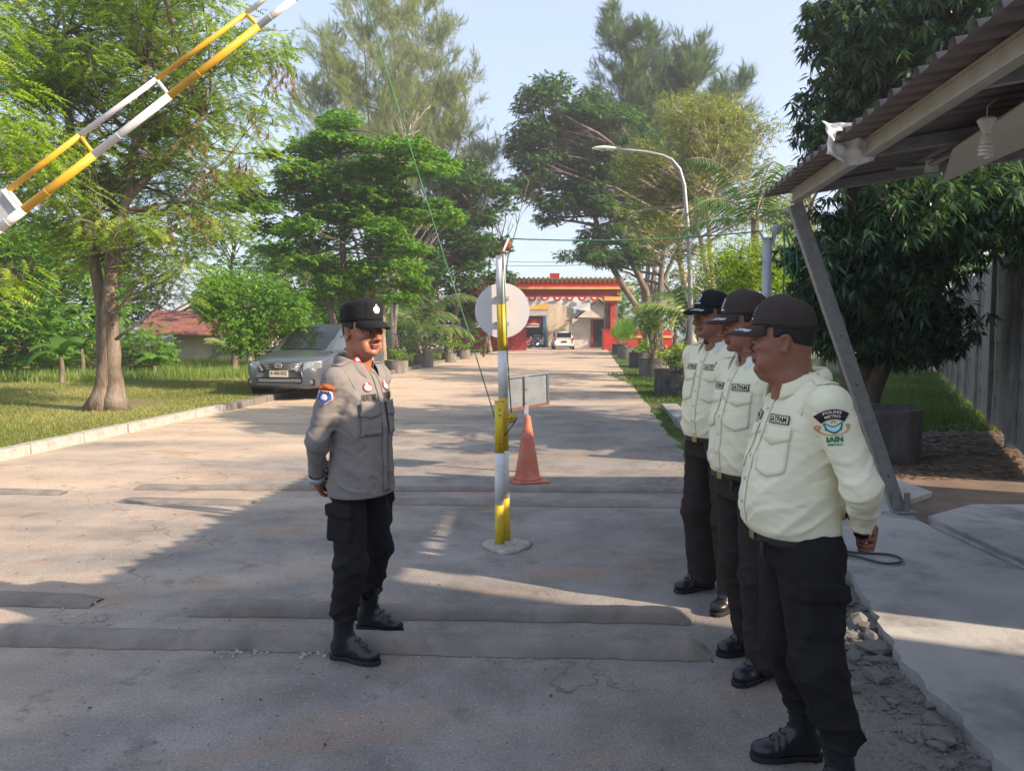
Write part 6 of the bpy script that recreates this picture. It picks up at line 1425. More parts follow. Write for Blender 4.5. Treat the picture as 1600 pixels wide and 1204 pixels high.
    for q in (-1, 1):
        ab = Wr[q]-S[q]; tt = ((x-S[q][0])*ab[0]+(y-S[q][1])*ab[1]+(z-S[q][2])*ab[2])/np.linalg.norm(ab); dE = np.sqrt((x-E[q][0])**2+(y-E[q][1])**2+(z-E[q][2])**2)
        arm = np.exp(-(dE/.16)**2)
        base = base-arm*.0055*rg(tt*44+np.sin(x*26+y*20+z*10)*1.1+q)
        dA = np.sqrt((x-S[q][0])**2+(y-S[q][1]*.68)**2+(z-1.23)**2); base = base-np.exp(-(dA/.12)**2)*.0070*rg((z*.75+y*q*.9-x*.35)*33+np.sin(z*18)*.8)
    s.F += np.where(near, base*wr*1.15*np.clip((z-torso[0][0]-.004)/.035, 0, 1), 0).astype(np.float32)
    # open neck
    s.cone((-.026, 0, 1.435), (-.026, 0, 1.54), K.get('neck', .056)+.012, K.get('neck', .056)+.016, .004, 's'); s.cone((.02, 0, 1.405), (.12, 0, 1.445), .03, .045, .004, 's')
    for q in (-1, 1): # cuff end cut
        d = (Wr[q]-E[q]); d = d/np.linalg.norm(d); e = Wr[q]+d*.012; s.cone(e, e+d*.08, .055, .07, .002, 's')
    # hem cut flat
    V, Q = s.mesh(); so = npmesh('shirt', V, Q, shirt, t, smooth=True); q_ = so.modifiers.new('smooth', 'SMOOTH'); q_.iterations = 1; q_.factor = .4
    Wp = Wrap(V, Q)
    for q in (-1, 1):
        d = (Wr[q]-E[q]); d = d/np.linalg.norm(d); a_ = Vector(Wr[q]-d*.055); dv = Vector(d); o1 = dv.orthogonal().normalized(); o2 = dv.cross(o1); rim = []
        for k in range(21):
            an = 2*math.pi*k/20; rd_ = o1*math.cos(an)+o2*math.sin(an); h_ = Wp.hit(a_+rd_*.12, -rd_); rim.append((h_ if h_ and (h_-a_).length < .055 else a_+rd_*.036)+rd_*.0008)
        MB().tube(rim, .0022, 5, cap=False).build('cuff_seam', shirt, so, smooth='all')
        # armhole seam
        rim = []; c0 = Vector(S[q]*[1, .86, 1]); ax_ = Vector((0, q*.9, -.30)).normalized(); o1 = ax_.orthogonal().normalized(); o2 = ax_.cross(o1)
        for k in range(31):
            an = 2*math.pi*k/30; rd_ = o1*math.cos(an)+o2*math.sin(an); h_ = Wp.hit(c0+rd_*.16, -rd_)
            if h_ and (h_-c0).length < .13: rim.append(h_+rd_*.0004)
        if len(rim) > 8: MB().tube(rim, .0017, 4).build('armhole_seam', shirt, so, smooth='all')
    # ---------- trousers
    s = SDF((-.36, -.36, .03), (.34, .36, 1.02), .0070); tt_ = K['trouser_top']
    tor = [(z, cx, a, b) for z, cx, a, b in torso]
    ia = lambda z, c: float(np.interp(z, [r[0] for r in tor], [r[c] for r in tor]))
    bg_ = K.get('baggy', 1.0); top_a = tor[0][2]+.004; top_b = tor[0][3]+.004; cxt = tor[0][1]
    s.loft([(.80, -.010, 0, min(.130, top_a-.016), top_b-.026), (min(.86, tt_-.02), -.010, 0, min(.140, top_a-.014), top_b-.020), (tt_, cxt-.003, 0, top_a-.012, top_b-.012)], 2.3, .03)
    fl = K.get('flare', 0.0)
    for q in (-1, 1):
        an = A[q]+np.array((0, 0, K.get('hemz', .10)))
        s.cone(hips[q]*[1, .93, 1]+[-.005, 0, -.01], Kn[q], K.get('hipr', .094)*bg_+fat*.22, .078*bg_, .03); s.cone(Kn[q], an, .078*bg_, (.062+fl)*bg_, .03)
        if K.get('cargo'):
            c = hips[q]*.5+Kn[q]*.5+np.array((-.008, q*.064*bg_, .015)); s.box(c, (.066, .018, .085), .012, .010, Rm=Matrix.Rotation(R(4*q), 3, 'X')); s.box(c+[0, q*.007, .062], (.073, .020, .030), .008, .002, Rm=Matrix.Rotation(R(4*q), 3, 'X'))
    x = s.ax[0][:, None, None]; y = s.ax[1][None, :, None]; z = s.ax[2][None, None, :]; near = np.abs(s.F) < .03
    rg = lambda p: (1-np.abs(np.sin(p)))**2
    base = nfold(x, y, z*.8, 22, seed+11)*.0040+nfold(x, y, z, 48, seed+5)*.0010-.005*rg(z*15+np.sin(y*16+x*9+seed)*1.6)*np.clip(.5+nfold(x, y, z, 8, seed), 0, 1)
    lowz = .16+.06*K.get('blouse', 1); base = base-np.exp(-((z-lowz)/.13)**2)*.013*rg(z*36+np.sin(y*20+x*17+seed)*1.5)*K.get('blouse', 1)-np.exp(-((z-.47)/.09)**2)*.007*rg(z*38+np.sin(y*18+x*15)*1.6)
    s.F += np.where(near, base, 0).astype(np.float32)
    tr = sdf_obj('trousers', s, K['trousers'], t, 1)
    Vt = np.array([v.co for v in tr.data.vertices]); Wt = Wrap(Vt, [tuple(p.vertices) for p in tr.data.polygons])
    # belt
    s = SDF((-.30, -.30, tt_-.05), (.30, .30, tt_+.03), .007); s.loft([(tt_-.034, cxt-.002, 0, top_a-.006, top_b-.006), (tt_+.004, cxt-.002, 0, top_a-.004, top_b-.004)], 2.3, .004)
    if K.get('belt', True):
        bl = sdf_obj('belt', s, 'black_plastic', t, 1); MB().box((cxt+top_a-.002, 0, tt_-.016), (.006, .036, .028)).build('buckle', 'buckle_brass', bl, bevel=.004)
        MB().box((cxt+top_a-.012, .075, tt_-.05), (.012, .018, .05), rz=.3).build('key_clip', 'black_plastic', bl, bevel=.004)
    # ---------- boots
    for q in (-1, 1):
        a = A[q]; ang = R(K.get('toe', {1: 8, -1: -8})[q]); Mx = Matrix.Translation(Vector((a[0], a[1], 0))) @ Matrix.Rotation(ang, 4, 'Z')
        s = SDF((-.10, -.07, 0), (.22, .07, .36), .0048)
        hi = K.get('boot', .24)
        ln = (Kn[q]-a)/(Kn[q][2]-a[2]); ln = np.array(Matrix.Rotation(-ang, 3, 'Z') @ Vector(ln)); tp = ln*(hi-.10)
        s.cone((-.012, 0, .10), (-.014+tp[0], tp[1], hi), .044, .051 if hi > .15 else .044, .02); s.ell((-.028, 0, .062), (.048, .038, .050), .02); s.ell((.055, 0, .056), (.075, .041, .040), .03); s.ell((.125, .002, .042), (.062, .045, .032), .025); s.cone((.0, 0, .12), (.07, 0, .075), .036, .032, .02)
        if K.get('shoe'): s.box((0, 0, .30), (.2, .2, .175), .001, .002, 's')
        s.box((.05, 0, -.08), (.3, .2, .10), .001, .002, 's')
        x = s.ax[0][:, None, None]; y = s.ax[1][None, :, None]; z = s.ax[2][None, None, :]
        s.F += np.where(np.abs(s.F) < .02, nfold(x, y, z, 60, 7)*.0012+np.exp(-((x-.085)/.02)**2)*.002*np.sin(x*240), 0).astype(np.float32)
        V, Q = s.mesh(); b = npmesh('boot' if hi > .15 else 'shoe', xf(V, Mx), Q, 'leather', t, smooth=True); Wb = Wrap(V, Q)
        s = SDF((-.11, -.075, -.005), (.22, .075, .045), .004)
        def solefn(x, y, z):
            xx = (x-.0525)/.1365; w = .034+.008*np.clip((x-.02)*12, 0, 1)-.006*np.exp(-((x-.02)/.04)**2); d = np.maximum(np.abs(xx)**4+(np.abs(y)/w)**2.6-1, 0)*.02-.0+np.where(np.abs(xx)**4+(np.abs(y)/w)**2.6 < 1, (np.abs(xx)**4+(np.abs(y)/w)**2.6-1)*.02, 0)
            tread = .003*np.sign(np.sin(x*300)); d = d+np.where(z < .016, np.where(tread > 0, .0018, 0), 0)
            arch = np.where((x > -.035) & (x < .03) & (z < .010), .01, 0)
            return np.maximum(np.maximum(d+arch, z-.024), -z+.001)
        s.op(solefn, (-.11, -.07, 0), (.21, .07, .03), .002); V2, Q2 = s.mesh(); npmesh('sole', xf(V2, Mx), Q2, 'sole', b, smooth=True)
        m = MB()
        for i in range(5 if hi > .15 else 4):
            f = i/4; xx = .078-.070*f; pts = []
            for yy in np.linspace(-.022, .022, 7):
                hh = Wb.hit((.3, yy, .083+.024*i), (-1, 0, 0))
                if hh is not None: pts.append(hh+Vector((.001, 0, .002)))
            if len(pts) > 3: m.tube([Mx @ p for p in pts], .0028, 5)
        m.build('lace', 'sole', b, smooth='all')
    return t, HM, Wp, Wt, bo
def collar(t, m, neck=.062, cx=-.026, z0=1.418, open_=38, leaf=.048, point=.035, W_=None, tilt=.02):
    n = 36
    def fn(u, v):
        a = R(180-(180-open_)*(1-abs(u*2-1)*0))  # unused
        th = R(open_+(360-2*open_)*u); f = abs(math.cos(th/2))**3      # f -> 1 at the front
        r = neck+.010; zt = z0+.040-.055*f*.9
        if v < .4:                                            # stand
            q = v/.4; rr = r+.002*q; z = zt-.032*(1-q)-.004
            x = rr*math.cos(th); y = rr*math.sin(th)*1.02
        else:
            q = (v-.4)/.6; L_ = leaf+point*f**2; rr = r+.005+.021*q*(1-.2*f)+.005*math.sin(math.pi*q); z = zt-L_*q*.9+.004*math.sin(math.pi*q)
            x = rr*math.cos(th)*(1+.10*f*q); y = rr*math.sin(th)*1.05
        return (cx+x+tilt*f, y, z+.012)
    return MB().grid(fn, n, 10).build('collar', m, t, smooth='all', solid=.0025)
def cap(t, HM, m, low=.0, tall=.104, flat=False, visor_len=.075, tilt=6, letters=None, emblem=None, wm=None):
    CM = HM @ Matrix.Rotation(R(tilt), 4, 'Y')
    A, B = .1035, .0868; z0 = .032+low
    if flat: prof = [(1.0, 0), (1.01, .02), (1.005, .045), (.985, .066), (.95, .078), (.80, .089), (.5, .096), (.02, .098)]
    else:
        prof = [(1.0, 0)]+[(math.cos(a)**.76, math.sin(a)**1.0) for a in np.linspace(.12, math.pi/2-.02, 15)]; prof = [(r, z*tall) for r, z in prof]; prof[0] = (1.0, -.001)
    NS = 64; V = []; Fs = []
    for r, z in prof:
        for k in range(NS):
            a = 2*math.pi*k/NS; seam = .0016*math.exp(-((((a*6/(2*math.pi))+.5) % 1-.5)/.035)**2)*(r > .1)
            dent = 1.0 if not flat else 1+.010*math.sin(a*5+z*30)+.012*math.sin(a*3+1)
            fr = 1+(.02*math.cos(a) if not flat else .01)
            V.append((-.006+A*(r*dent-seam*8)*math.cos(a)*fr, B*(r*dent-seam*8)*math.sin(a), z0+z+(.012*math.cos(a)*(z > .05) if flat else .006*math.cos(a)*z/tall)))
    for i in range(len(prof)-1):
        for k in range(NS): Fs.append((i*NS+k, i*NS+(k+1) % NS, (i+1)*NS+(k+1) % NS, (i+1)*NS+k))
    Fs.append(tuple((len(prof)-1)*NS+k for k in range(NS)))
    W_ = Wrap(V, [f for f in Fs])
    c = MB().add([CM @ Vector(v) for v in V], Fs).build('cap', m, t, smooth='all', solid=.003)
    MB().tube([CM @ Vector((-.006+A*1.012*math.cos(a), B*1.015*math.sin(a), z0+.010)) for a in np.linspace(0, 2*math.pi, 49)], .0028, 6, cap=False).build('sweatband_seam', m, c, smooth='all')
    for k_ in range(6):
        an = R(30+60*k_); pr_ = [CM @ Vector((-.006+A*r*math.cos(an)*1.012*(1+(.02*math.cos(an) if not flat else .01)), B*r*math.sin(an)*1.012, z0+z+.0008+(.012*math.cos(an)*(z > .05) if flat else .006*math.cos(an)*z/tall))) for r, z in prof]
        if not flat or k_ in (0, 5, 2, 3): MB().tube(pr_, .0011, 4).build('panel_seam', m, c, smooth='all')
    if not flat: MB().lathe([(.008, 0), (.007, .004), (.001, .006)], CM @ Vector((-.006, 0, z0+tall-.002)), 12).build('button', m, c, smooth=True)
    VA = R(58)
    def vf(u, v, dz=0):
        a = -VA+2*VA*u; q = math.cos(a*1.52) if abs(a) < VA else 0; q = max(0, q)**.55; L_ = visor_len*v*q
        x = -.006+A*math.cos(a)+L_*(1.0); y = B*math.sin(a)*(1+.04*v); z = z0+.006-.020*v*v*q-.030*(abs(a)/VA)**2*v-(.004)
        return x, y, z-L_*.16+dz
    vz = MB().grid(lambda u, v: tuple(CM @ Vector(vf(u, v))), 30, 8).build('visor', m if wm is None else wm, c, smooth='all', solid=.0045)
    # stitching piping round the visor rim
    MB().tube([CM @ Vector(vf(u, 1.0)) for u in np.linspace(.03, .97, 40)], .0030, 6).build('visor_edge', m, vz, smooth='all')
    if letters:
        vs, fs = text_mesh(letters, .0185, .062, .0007, shear=.2); out = []
        def onv(a0, w, s_=1): pass
        for x, y in vs:
            u = .77+x/.062*.22; v = .70-y/.0185*.26; out.append(CM @ (Vector(vf(min(.99, max(0.01, u)), min(1.02, v)))+Vector((0, 0, .0045))))
        MB().add(out, fs).build('visor_lettering', 'patch_white', vz)
        # second half on the other side, wing strokes
        out = []
        for x, y in vs: u = .23+x/.062*.22; v = .70-y/.0185*.26; out.append(CM @ (Vector(vf(min(.99, max(0.01, u)), min(1.02, v)))+Vector((0, 0, .0045))))
        MB().add(out, fs).build('visor_lettering', 'patch_white', vz)
        for k in range(4):
            for cc in (.615, .385):
                p = [CM @ (Vector(vf(cc+(k*.012 if cc > .5 else -k*.012)*1.0+dx, .78+dy))+Vector((0, 0, .0045))) for dx, dy in ((0, 0), (.035*(1 if cc > .5 else -1), .02))]; MB().tube(p, .0013, 4).build('visor_stroke', 'patch_white', vz)
    if emblem:
        for nm, mm, uvf, rad in emblem:
            uv, fs = uvf; out = []
            for u, v in uv:
                h_ = W_.hit(Vector((.4, -u, z0+.052+v)), (-1, 0, 0)); out.append(CM @ ((h_ if h_ else Vector((.1, -u, z0+.05+v)))+Vector((.0028, 0, 0))))
            MB().add(out, fs).build(nm, mm, c)
    return c, CM
def ringuv(r0, r1, n=24, sx=1, sy=1, a0=0, a1=360, cx=0, cy=0):
    uv = []; fs = []
    for i in range(n+1):
        a = R(a0+(a1-a0)*i/n); uv += [(cx+r0*math.cos(a)*sx, cy+r0*math.sin(a)*sy), (cx+r1*math.cos(a)*sx, cy+r1*math.sin(a)*sy)]
        if i: fs.append((2*i-2, 2*i-1, 2*i+1, 2*i))
    return uv, fs
def disk(r, n=20, sx=1, sy=1, cx=0, cy=0): return ringuv(.0001, r, n, sx, sy, 0, 360, cx, cy)
def shirt_details_guard(t, so, Wp, fat=0, cy=0):
    """placket, buttons, pockets, name strips, shoulder straps, left and right sleeve patches"""
    fwd = (-1, 0, 0); up = (0, 0, 1)
    uv, f = g2(-.017, .017, -.25, .20, 3, 30); decal(Wp, 'placket', 'shirt_cream', so, (.2, 0, 1.18), fwd, up, uv, f, .0035, .002)
    for z in (1.33, 1.25, 1.17, 1.09, 1.01): uv, f = disk(.0058, 10); decal(Wp, 'button', 'button', so, (.2, 0, z), fwd, up, uv, f, .0065, .002)
    for q in (-1, 1):
        ry = R(q*24); d = (-math.cos(ry), -math.sin(ry), 0); o = (.2*math.cos(ry), .2*math.sin(ry)+q*.03, 1.215)
        # right dir = d x up
        uv, f = g2(-.058, .058, -.085, .052, 10, 10, lambda u, v: (u, v-(.018*(1-abs(u)/.058) if v < -.07 else 0))); p = decal(Wp, 'pocket', 'shirt_cream', so, o, d, up, uv, f, .0045, .004)
        uv, f = g2(-.061, .061, .022, .062, 10, 5, lambda u, v: (u, v-(.020*(1-abs(u)/.061) if v < .03 else 0))); decal(Wp, 'pocket_flap', 'shirt_cream', p, o, d, up, uv, f, .0075, .003)
        oo = (o[0], o[1], o[2]+.086)
        if q == 1 or True:
            uv, f = g2(-.047, .047, -.0145, .0145, 8, 3); n_ = decal(Wp, 'name_strip', 'patch_black', so, oo, d, up, uv, f, .0045, .0015)
            uv, f = g2(-.0435, .0435, -.0115, .0115, 8, 3); decal(Wp, 'strip_ground', 'shirt_cream', n_, oo, d, up, uv, f, .0058, .0008)
            vs, fs = text_mesh('SATPAM', .024, .078, .0008); decal(Wp, 'strip_lettering', 'patch_black', n_, oo, d, up, vs, fs, .0072, 0, False)
        # shoulder strap
        uv, f = g2(-.024, .024, -.062, .062, 4, 14); decal(Wp, 'shoulder_strap', 'shirt_cream', so, (-.012, q*(.135+fat*.3), 1.5), (0, -q*.35, -1), (0, q, 0), uv, f, .006, .005)
        uv, f = disk(.007, 12); decal(Wp, 'button', 'button', so, (-.012, q*(.088+fat*.3), 1.5), (0, -q*.35, -1), (0, q, 0), uv, f, .011, .003)
def sleeve_patch_guard(so, Wp, q, org, d, up=(0, 0, 1), k=1.0):
    sc_ = lambda L_: [(u*k, v*k) for u, v in L_]
    uv, f = ringuv(.052, .082, 20, 1, 1, 52, 128, 0, -.030); a = decal(Wp, 'arc_patch', 'patch_black', so, org, d, up, sc_(uv), f, .004, .0015)
    for txt, r, sz in (('POLRES', .0735, .012), ('METRO', .0605, .012)):
        vs, fs = text_mesh(txt, sz, .055 if r > .07 else .045, .0003); w = []
        for x, y in vs: an = math.pi/2-x/r; w.append((k*(r+y)*math.cos(an), k*((r+y)*math.sin(an)-.030)))
        decal(Wp, 'arc_lettering', 'patch_pink', a, org, d, up, w, fs, .0062, 0, False)
    book = [(-.026, -.002), (-.002, -.010), (.024, .004), (.028, -.018), (.002, -.032), (-.021, -.026)]
    uv, f = g2(-.027, .027, -.012, .012, 8, 3, lambda u, v: (u*(1 if v > 0 else .85), v-.006-.006*math.cos(u*110))); p = decal(Wp, 'book_emblem', 'patch_teal', so, org, d, up, sc_(uv), f, .0035, .001)
    uv, f = g2(-.021, .021, -.007, .007, 8, 3, lambda u, v: (u*(1 if v > 0 else .85), v-.006-.006*math.cos(u*110))); decal(Wp, 'book_page', 'patch_sky', p, org, d, up, sc_(uv), f, .0052, .0005)
    uv, f = ringuv(.034, .038, 20, 1.2, .72, 190, 350, 0, -.002); decal(Wp, 'emblem_ribbon', 'patch_orange', p, org, d, up, sc_(uv), f, .0045, .001)
    for s in (-1, 1): uv, f = ringuv(.0035, .0072, 14, 1, 1, 0, 360, s*.041, -.002); decal(Wp, 'ribbon_curl', 'patch_orange', p, org, d, up, sc_(uv), f, .0045, .001)
    uv, f = ringuv(.005, .008, 14, .9, 1.2, 0, 180, 0, .008); decal(Wp, 'emblem_dome', 'patch_orange', p, org, d, up, sc_(uv), f, .0045, .001)
    vs, fs = text_mesh('IAIN', .022, .043, .0012); decal(Wp, 'emblem_lettering', 'patch_green', p, org, d, up, sc_([(x, y-.042) for x, y in vs]), fs, .0045, 0, False)
    vs, fs = text_mesh('METRO', .0085, .038, .0003); decal(Wp, 'emblem_lettering', 'patch_green', p, org, d, up, sc_([(x, y-.058) for x, y in vs]), fs, .0045, 0, False)
EM_G = [('cap_emblem', 'patch_white', ringuv(.013, .017, 24, 1, 1.25), 0), ('cap_emblem_mark', 'patch_white', ringuv(.004, .007, 12, 1, 1.3), 0), ('cap_emblem_bar', 'patch_white', g2(-.026, .026, -.031, -.0255, 6, 1), 0)]
TOR_H = [(.905, .018, .144, .164), (.925, .026, .157, .173), (1.0, .038, .161, .173), (1.08, .036, .156, .170), (1.16, .026, .143, .167), (1.24, .014, .131, .167), (1.31, .006, .117, .165), (1.36, .002, .102, .155), (1.395, .0, .085, .125), (1.43, -.002, .074, .092), (1.46, -.002, .068, .076)]
TOR_M = [(.915, .012, .132, .162), (.95, .018, .138, .168), (1.0, .022, .140, .170), (1.08, .020, .138, .170), (1.16, .014, .132, .172), (1.24, .006, .125, .170), (1.31, -.002, .113, .168), (1.355, -.010, .098, .155), (1.39, -.018, .080, .122), (1.42, -.024, .068, .088), (1.45, -.026, .062, .068)]
TOR_S = [(.80, .005, .138, .176), (.86, .006, .138, .176), (.94, .008, .134, .168), (1.02, .010, .130, .163), (1.10, .012, .129, .166), (1.18, .010, .126, .168), (1.26, .003, .120, .172), (1.31, -.002, .111, .170), (1.355, -.010, .098, .158), (1.39, -.018, .080, .125), (1.42, -.024, .068, .090), (1.45, -.026, .062, .068)]
def arms(e=(-.105, .238, 1.10), w=(-.19, .07, .93), w2=(-.235, -.045, .93)):
    return dict(elbow={1: e, -1: (e[0], -e[1], e[2])}, wrist={1: w, -1: (w2[0], -abs(w2[1]), w2[2])},
                hand={1: ((-.25, -1, -.05), (-1, .1, .25), 1.0, -1), -1: ((-.1, .9, -.35), (-1, 0, .1), 1.1, 1)})
# ---------------- nearest guard
def guard_near():
    K = dict(fat=.035, skin='skin_b', shirt='shirt_cream', trousers='trouser_black', torso=TOR_H, trouser_top=.909, hyaw=-24, hpitch=1, hw=1.04, jowl=.002, neck=.064, double=.004, hscale=1.02, nose=1.1,
             ankle={1: (-.10, .145, .09), -1: (-.09, -.13, .09)}, toe={1: 14, -1: -4}, seed=2, baggy=1.09, cargo=True, blouse=1.0, boot=.24, hemz=.16, headpos=(.075, 0, 1.572))
    K.update(arms(e=(-.085, .262, 1.10), w=(-.165, .125, .935)))
    K['hand'][1] = ((-.62, -.80, .0), (-.75, .62, .15), 1.75, -1)
    b = P(1256, 515, 2.545)
    t, HM, Wp, Wt, bo = person('heavy guard nearest the camera in cream shirt and black cargo trousers, hands behind back', (b.x, b.y, 0), 183, K, 1.65)
    so = [c for c in t.children if c.name.startswith('shirt')][0]
    collar(so, 'shirt_cream', .064, cx=.006, W_=Wp); shirt_details_guard(t, so, Wp, .05)
    sleeve_patch_guard(so, Wp, 1, (.0, .22, 1.295), (-.25, -1, -.12), (.12, 0, 1))
    cap(t, HM, 'cap_brown', letters='SATPAM', emblem=EM_G, tilt=-4)
guard_near()
def guard_mid():
    K = dict(fat=.01, skin='skin_b', shirt='shirt_cream', trousers='trouser_brown', torso=TOR_M, trouser_top=.919, hyaw=-22, hpitch=7, hw=1.0, neck=.057, hscale=1.03,
             ankle={1: (-.03, .115, .09), -1: (-.15, -.13, .09)}, toe={1: 10, -1: -4}, seed=5, baggy=1.0, blouse=.3, boot=.13, shoe=True, hemz=.0, flare=.022)
    K.update(arms()); b = P(1172, 515, 3.43)
    t, HM, Wp, Wt, bo = person('middle guard looking down in cream shirt and brown trousers, between the other two guards', (b.x, b.y, 0), 200, K, 1.70)
    so = [c for c in t.children if c.name.startswith('shirt')][0]
    collar(so, 'collar_white', .060); shirt_details_guard(t, so, Wp, .01); sleeve_patch_guard(so, Wp, 1, (.0, .21, 1.30), (-.45, -1, -.12), (.1, 0, 1))
    cap(t, HM, 'cap_brown', letters='SATPAM', emblem=EM_G, tilt=-4, tall=.104)
guard_mid()
def guard_far():
    K = dict(fat=.012, skin='skin_b', shirt='shirt_cream', trousers='trouser_brown', torso=TOR_M, trouser_top=.919, hyaw=-12, hpitch=1, hw=1.02, neck=.059, hscale=1.03, jowl=.002,
             ankle={1: (.04, .20, .09), -1: (-.05, -.11, .09)}, toe={1: 8, -1: -10}, seed=8, baggy=1.02, blouse=.3, boot=.13, shoe=True, hemz=.0, flare=.018)
    K.update(arms()); b = P(1118, 515, 4.38)
    t, HM, Wp, Wt, bo = person('furthest guard in cream shirt with dark coiled radio cord on his shoulder', (b.x, b.y, 0), 212, K, 1.755)
    so = [c for c in t.children if c.name.startswith('shirt')][0]
    collar(so, 'collar_white', .060); shirt_details_guard(t, so, Wp, .01); sleeve_patch_guard(so, Wp, 1, (.0, .21, 1.30), (-.45, -1, -.12), (.1, 0, 1))
    cap(t, HM, 'cap_black', letters='SATPAM', emblem=EM_G, tilt=-3, tall=.094)
    # braided whistle cord round the left shoulder and neck strap
    pts = []
    for a in np.linspace(0, 1, 30):
        th = a*math.pi*1.9; p = Vector((.02+.145*math.cos(th)*.75, .205+.05*math.sin(th), 1.31+.12*math.sin(th+.4))); pts.append(p)
    Vn = []
    for p in pts:
        h = Wp.t.find_nearest(p); Vn.append(h[0]+h[1]*.008 if h[0] else p)
    MB().tube(Vn, .0065, 8).build('shoulder_cord', 'black_plastic', t, smooth='all')
    V2 = []
    for f in np.linspace(0, 1, 14):
        p = Vector((.16, .14-.02*f+.03*math.sin(f*3.1), 1.36-.14*math.sin(f*math.pi))); h = Wp.t.find_nearest(p); V2.append(h[0]+h[1]*.006)
    MB().tube(V2, .004, 6).build('shoulder_cord', 'black_plastic', t, smooth='all')
    MB().box((.045, -.015, 1.445), (.035, .04, .05), rz=.3).build('throat_tie', 'black_plastic', t, bevel=.012)
guard_far()
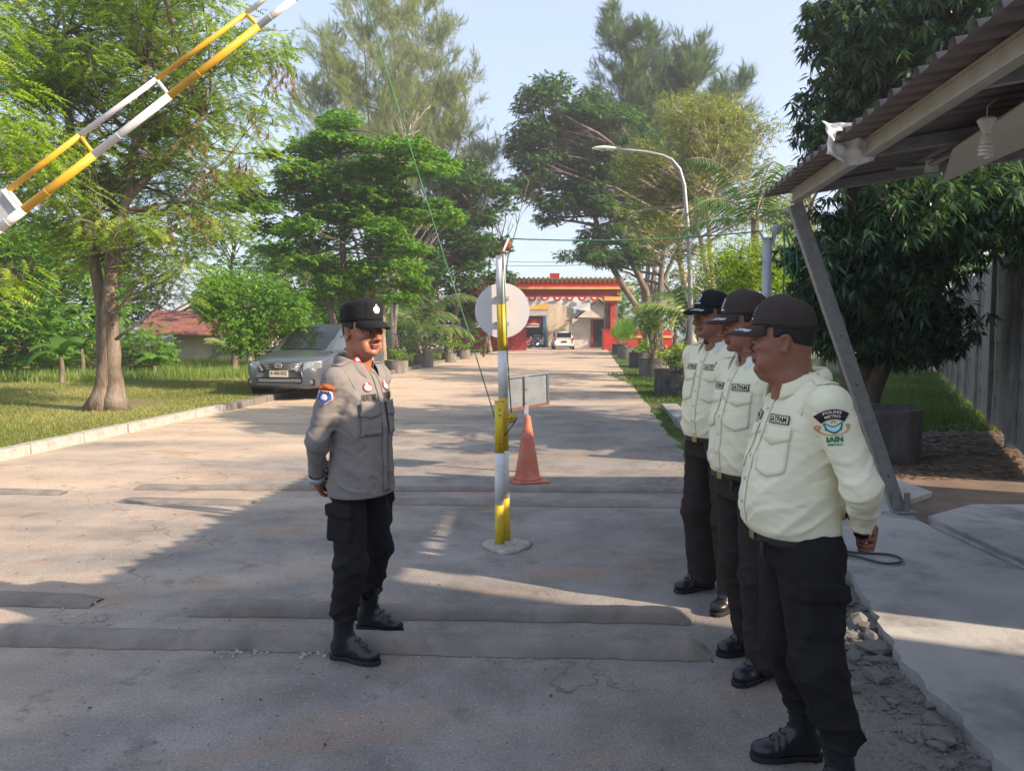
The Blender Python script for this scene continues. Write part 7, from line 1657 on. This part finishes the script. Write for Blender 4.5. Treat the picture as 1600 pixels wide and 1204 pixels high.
# ---------------- police officer
def officer():
    K = dict(fat=.0, skin='skin_a', shirt='shirt_grey', trousers='trouser_black', torso=TOR_S, trouser_top=.845, hyaw=-16, hpitch=0, hw=1.0, neck=.058, hscale=1.04, jowl=.001, belt=False, nose=1.15,
             ankle={1: (-.15, .27, .09), -1: (-.04, -.09, .09)}, toe={1: 10, -1: 6}, seed=13, hipr=.082, baggy=.98, cargo=True, blouse=1.0, boot=.24, hemz=.14, wrinkle=.9)
    K.update(arms(e=(-.085, .212, 1.08), w=(-.165, .06, .89), w2=(-.175, -.11, .87)))
    K['hand'][-1] = ((-.35, .75, -.30), (-1, -.2, .1), 1.0, 1)
    b = P(560, 515, 3.58)
    t, HM, Wp, Wt, bo = person('police officer in grey uniform shirt, black cap and cargo trousers, hands behind his back', (b.x, b.y, 0), -25, K, 1.665)
    so = [c for c in t.children if c.name.startswith('shirt')][0]; up = (0, 0, 1)
    collar(so, 'shirt_grey', .062, open_=30)
    # placket, with a black strip for the shadow along its edge
    fwd = (-1, 0, 0); uv, f = g2(-.020, .020, -.36, .22, 3, 34); p = decal(Wp, 'placket', 'shirt_grey', so, (.2, 0, 1.18), fwd, up, uv, f, .004, .003)
    uv, f = g2(.0195, .0235, -.36, .22, 1, 34); decal(Wp, 'placket_shadow_strip', 'patch_black', so, (.2, 0, 1.18), fwd, up, uv, f, .005, .002)
    for q in (-1, 1):
        ry = R(q*26); d = (-math.cos(ry), -math.sin(ry), 0); o = (.2*math.cos(ry), .2*math.sin(ry)+q*.025, 1.19)
        uv, f = g2(-.062, .062, -.095, .048, 10, 12); pk = decal(Wp, 'pocket', 'shirt_grey', so, o, d, up, uv, f, .006, .006)
        uv, f = g2(-.065, .065, .000, .058, 10, 6, lambda u, v: (u, v-(.016*(1-abs(u)/.065) if v < .01 else 0))); decal(Wp, 'pocket_flap', 'shirt_grey', pk, o, d, up, uv, f, .0105, .004)
        txt = 'ADE W' if q < 0 else 'POLRI'; vs, fs = text_mesh(txt, .036, .090, .0022, shear=.0); decal(Wp, 'name_lettering' , 'ink', so, (o[0], o[1], o[2]+.080), d, up, vs, fs, .005, 0, False)
        # badge above the name
        oo = (o[0], o[1]-q*.004, o[2]+.128)
        uv, f = ringuv(.0001, .027, 24, 1.0, .82); bd = decal(Wp, 'chest_badge', 'patch_red', so, oo, d, up, uv, f, .005, .0015)
        uv, f = ringuv(.0001, .0225, 18, 1.0, .60, 0, 360, 0, -.004); decal(Wp, 'badge_centre', 'patch_pink', bd, oo, d, up, uv, f, .0068, .0008)
        uv, f = ringuv(.0001, .010, 12, .8, 1.2, 0, 360, -.004, .010); decal(Wp, 'badge_centre', 'patch_pink', bd, oo, d, up, uv, f, .0068, .0008)
        # shoulder strap seam
        uv, f = g2(-.022, .022, -.06, .06, 4, 12); decal(Wp, 'shoulder_strap', 'shirt_grey', so, (-.012, q*.135, 1.5), (0, -q*.35, -1), (0, q, 0), uv, f, .006, .005)
        # red collar tab with silver pip
        c = Vector((.033, q*.058, 1.442)); Rm = Matrix.Rotation(R(q*38), 3, 'Z') @ Matrix.Rotation(R(-28), 3, 'Y')
        tb = MB().box(c, (.006, .034, .048), Rm=Rm).build('collar_tab', 'patch_red', so, bevel=.006); MB().box(c+Rm @ Vector((.005, 0, .002)), (.005, .017, .022), Rm=Rm).build('tab_pip', 'lampwhite', tb, bevel=.003)
    # right sleeve patches
    d = (.02, 1, -.10); org = (-.018, -.22, 1.30); upv = (.05, 0, 1)
    uv, f = ringuv(.060, .084, 20, 1, 1, 55, 125, 0, -.045); a = decal(Wp, 'arc_patch', 'patch_scarlet', so, org, d, upv, uv, f, .004, .002)
    vs, fs = text_mesh('BABARANGAN', .013, .066, .0004); w = [((.072+y)*math.cos(math.pi/2-x/.072), (.072+y)*math.sin(math.pi/2-x/.072)-.045) for x, y in vs]; decal(Wp, 'arc_lettering', 'patch_gold', a, org, d, upv, w, fs, .0066, 0, False)
    uv, f = g2(-.036, .036, -.062, .008, 10, 10, lambda u, v: (u*(1-max(0, (-.028-v))/.034*.96*(1 if v < -.028 else 0)), v-.0)); s1 = decal(Wp, 'shield_border', 'patch_red', so, org, d, upv, uv, f, .0036, .0012)
    for nm, mm, k, of in (('shield_rim', 'patch_pink', .93, .0048), ('shield', 'patch_blue', .84, .0056)): decal(Wp, nm, mm, s1, org, d, upv, [(u*k, (v+.027)*k-.027) for u, v in uv], f, of, .0006)
    uv2, f2 = g2(-.030, .030, -.006, .006, 8, 2); bb = decal(Wp, 'shield_bar', 'patch_pink', s1, (org[0], org[1], org[2]+.0), d, upv, uv2, f2, .0066, .0005)
    vs, fs = text_mesh('BINMAS', .010, .048, .0009); decal(Wp, 'bar_lettering', 'ink', bb, org, d, upv, vs, fs, .0076, 0, False)
    uv2, f2 = disk(.0155, 20, 1, 1, 0, -.024); decal(Wp, 'shield_ring', 'patch_sky', s1, org, d, upv, uv2, f2, .0062, .0004); uv2, f2 = disk(.012, 20, 1, 1, 0, -.024); decal(Wp, 'shield_disc', 'patch_white', s1, org, d, upv, uv2, f2, .0070, .0004)
    # white inner cuff
    E = np.array((-.085, -.212, 1.08)); Wd = np.array((-.175, -.11, .87)); dd = (Wd-E)/np.linalg.norm(Wd-E)
    MB().tube([Wd-dd*.030, Wd+dd*.004], [.039, .038], 20, cap=False).build('cuff_lining', 'grey_paint', so, smooth='all', solid=.003)
    # small keys or badge hanging at the left chest
    EM = [('cap_emblem', 'patch_white', ringuv(.0045, .0165, 26, 1.05, .9, -250, 70), 0), ('cap_emblem_bar', 'patch_white', g2(-.0022, .0022, -.010, .012, 1, 4), 0), ('cap_emblem_top', 'patch_white', ringuv(.001, .005, 10, 1, 1, 0, 360, 0, .0185), 0), ('cap_emblem_foot', 'patch_white', g2(-.011, .011, -.0165, -.012, 4, 1), 0)]
    cap(t, HM, 'cap_black', flat=True, emblem=EM, tilt=-2, visor_len=.066)
officer()
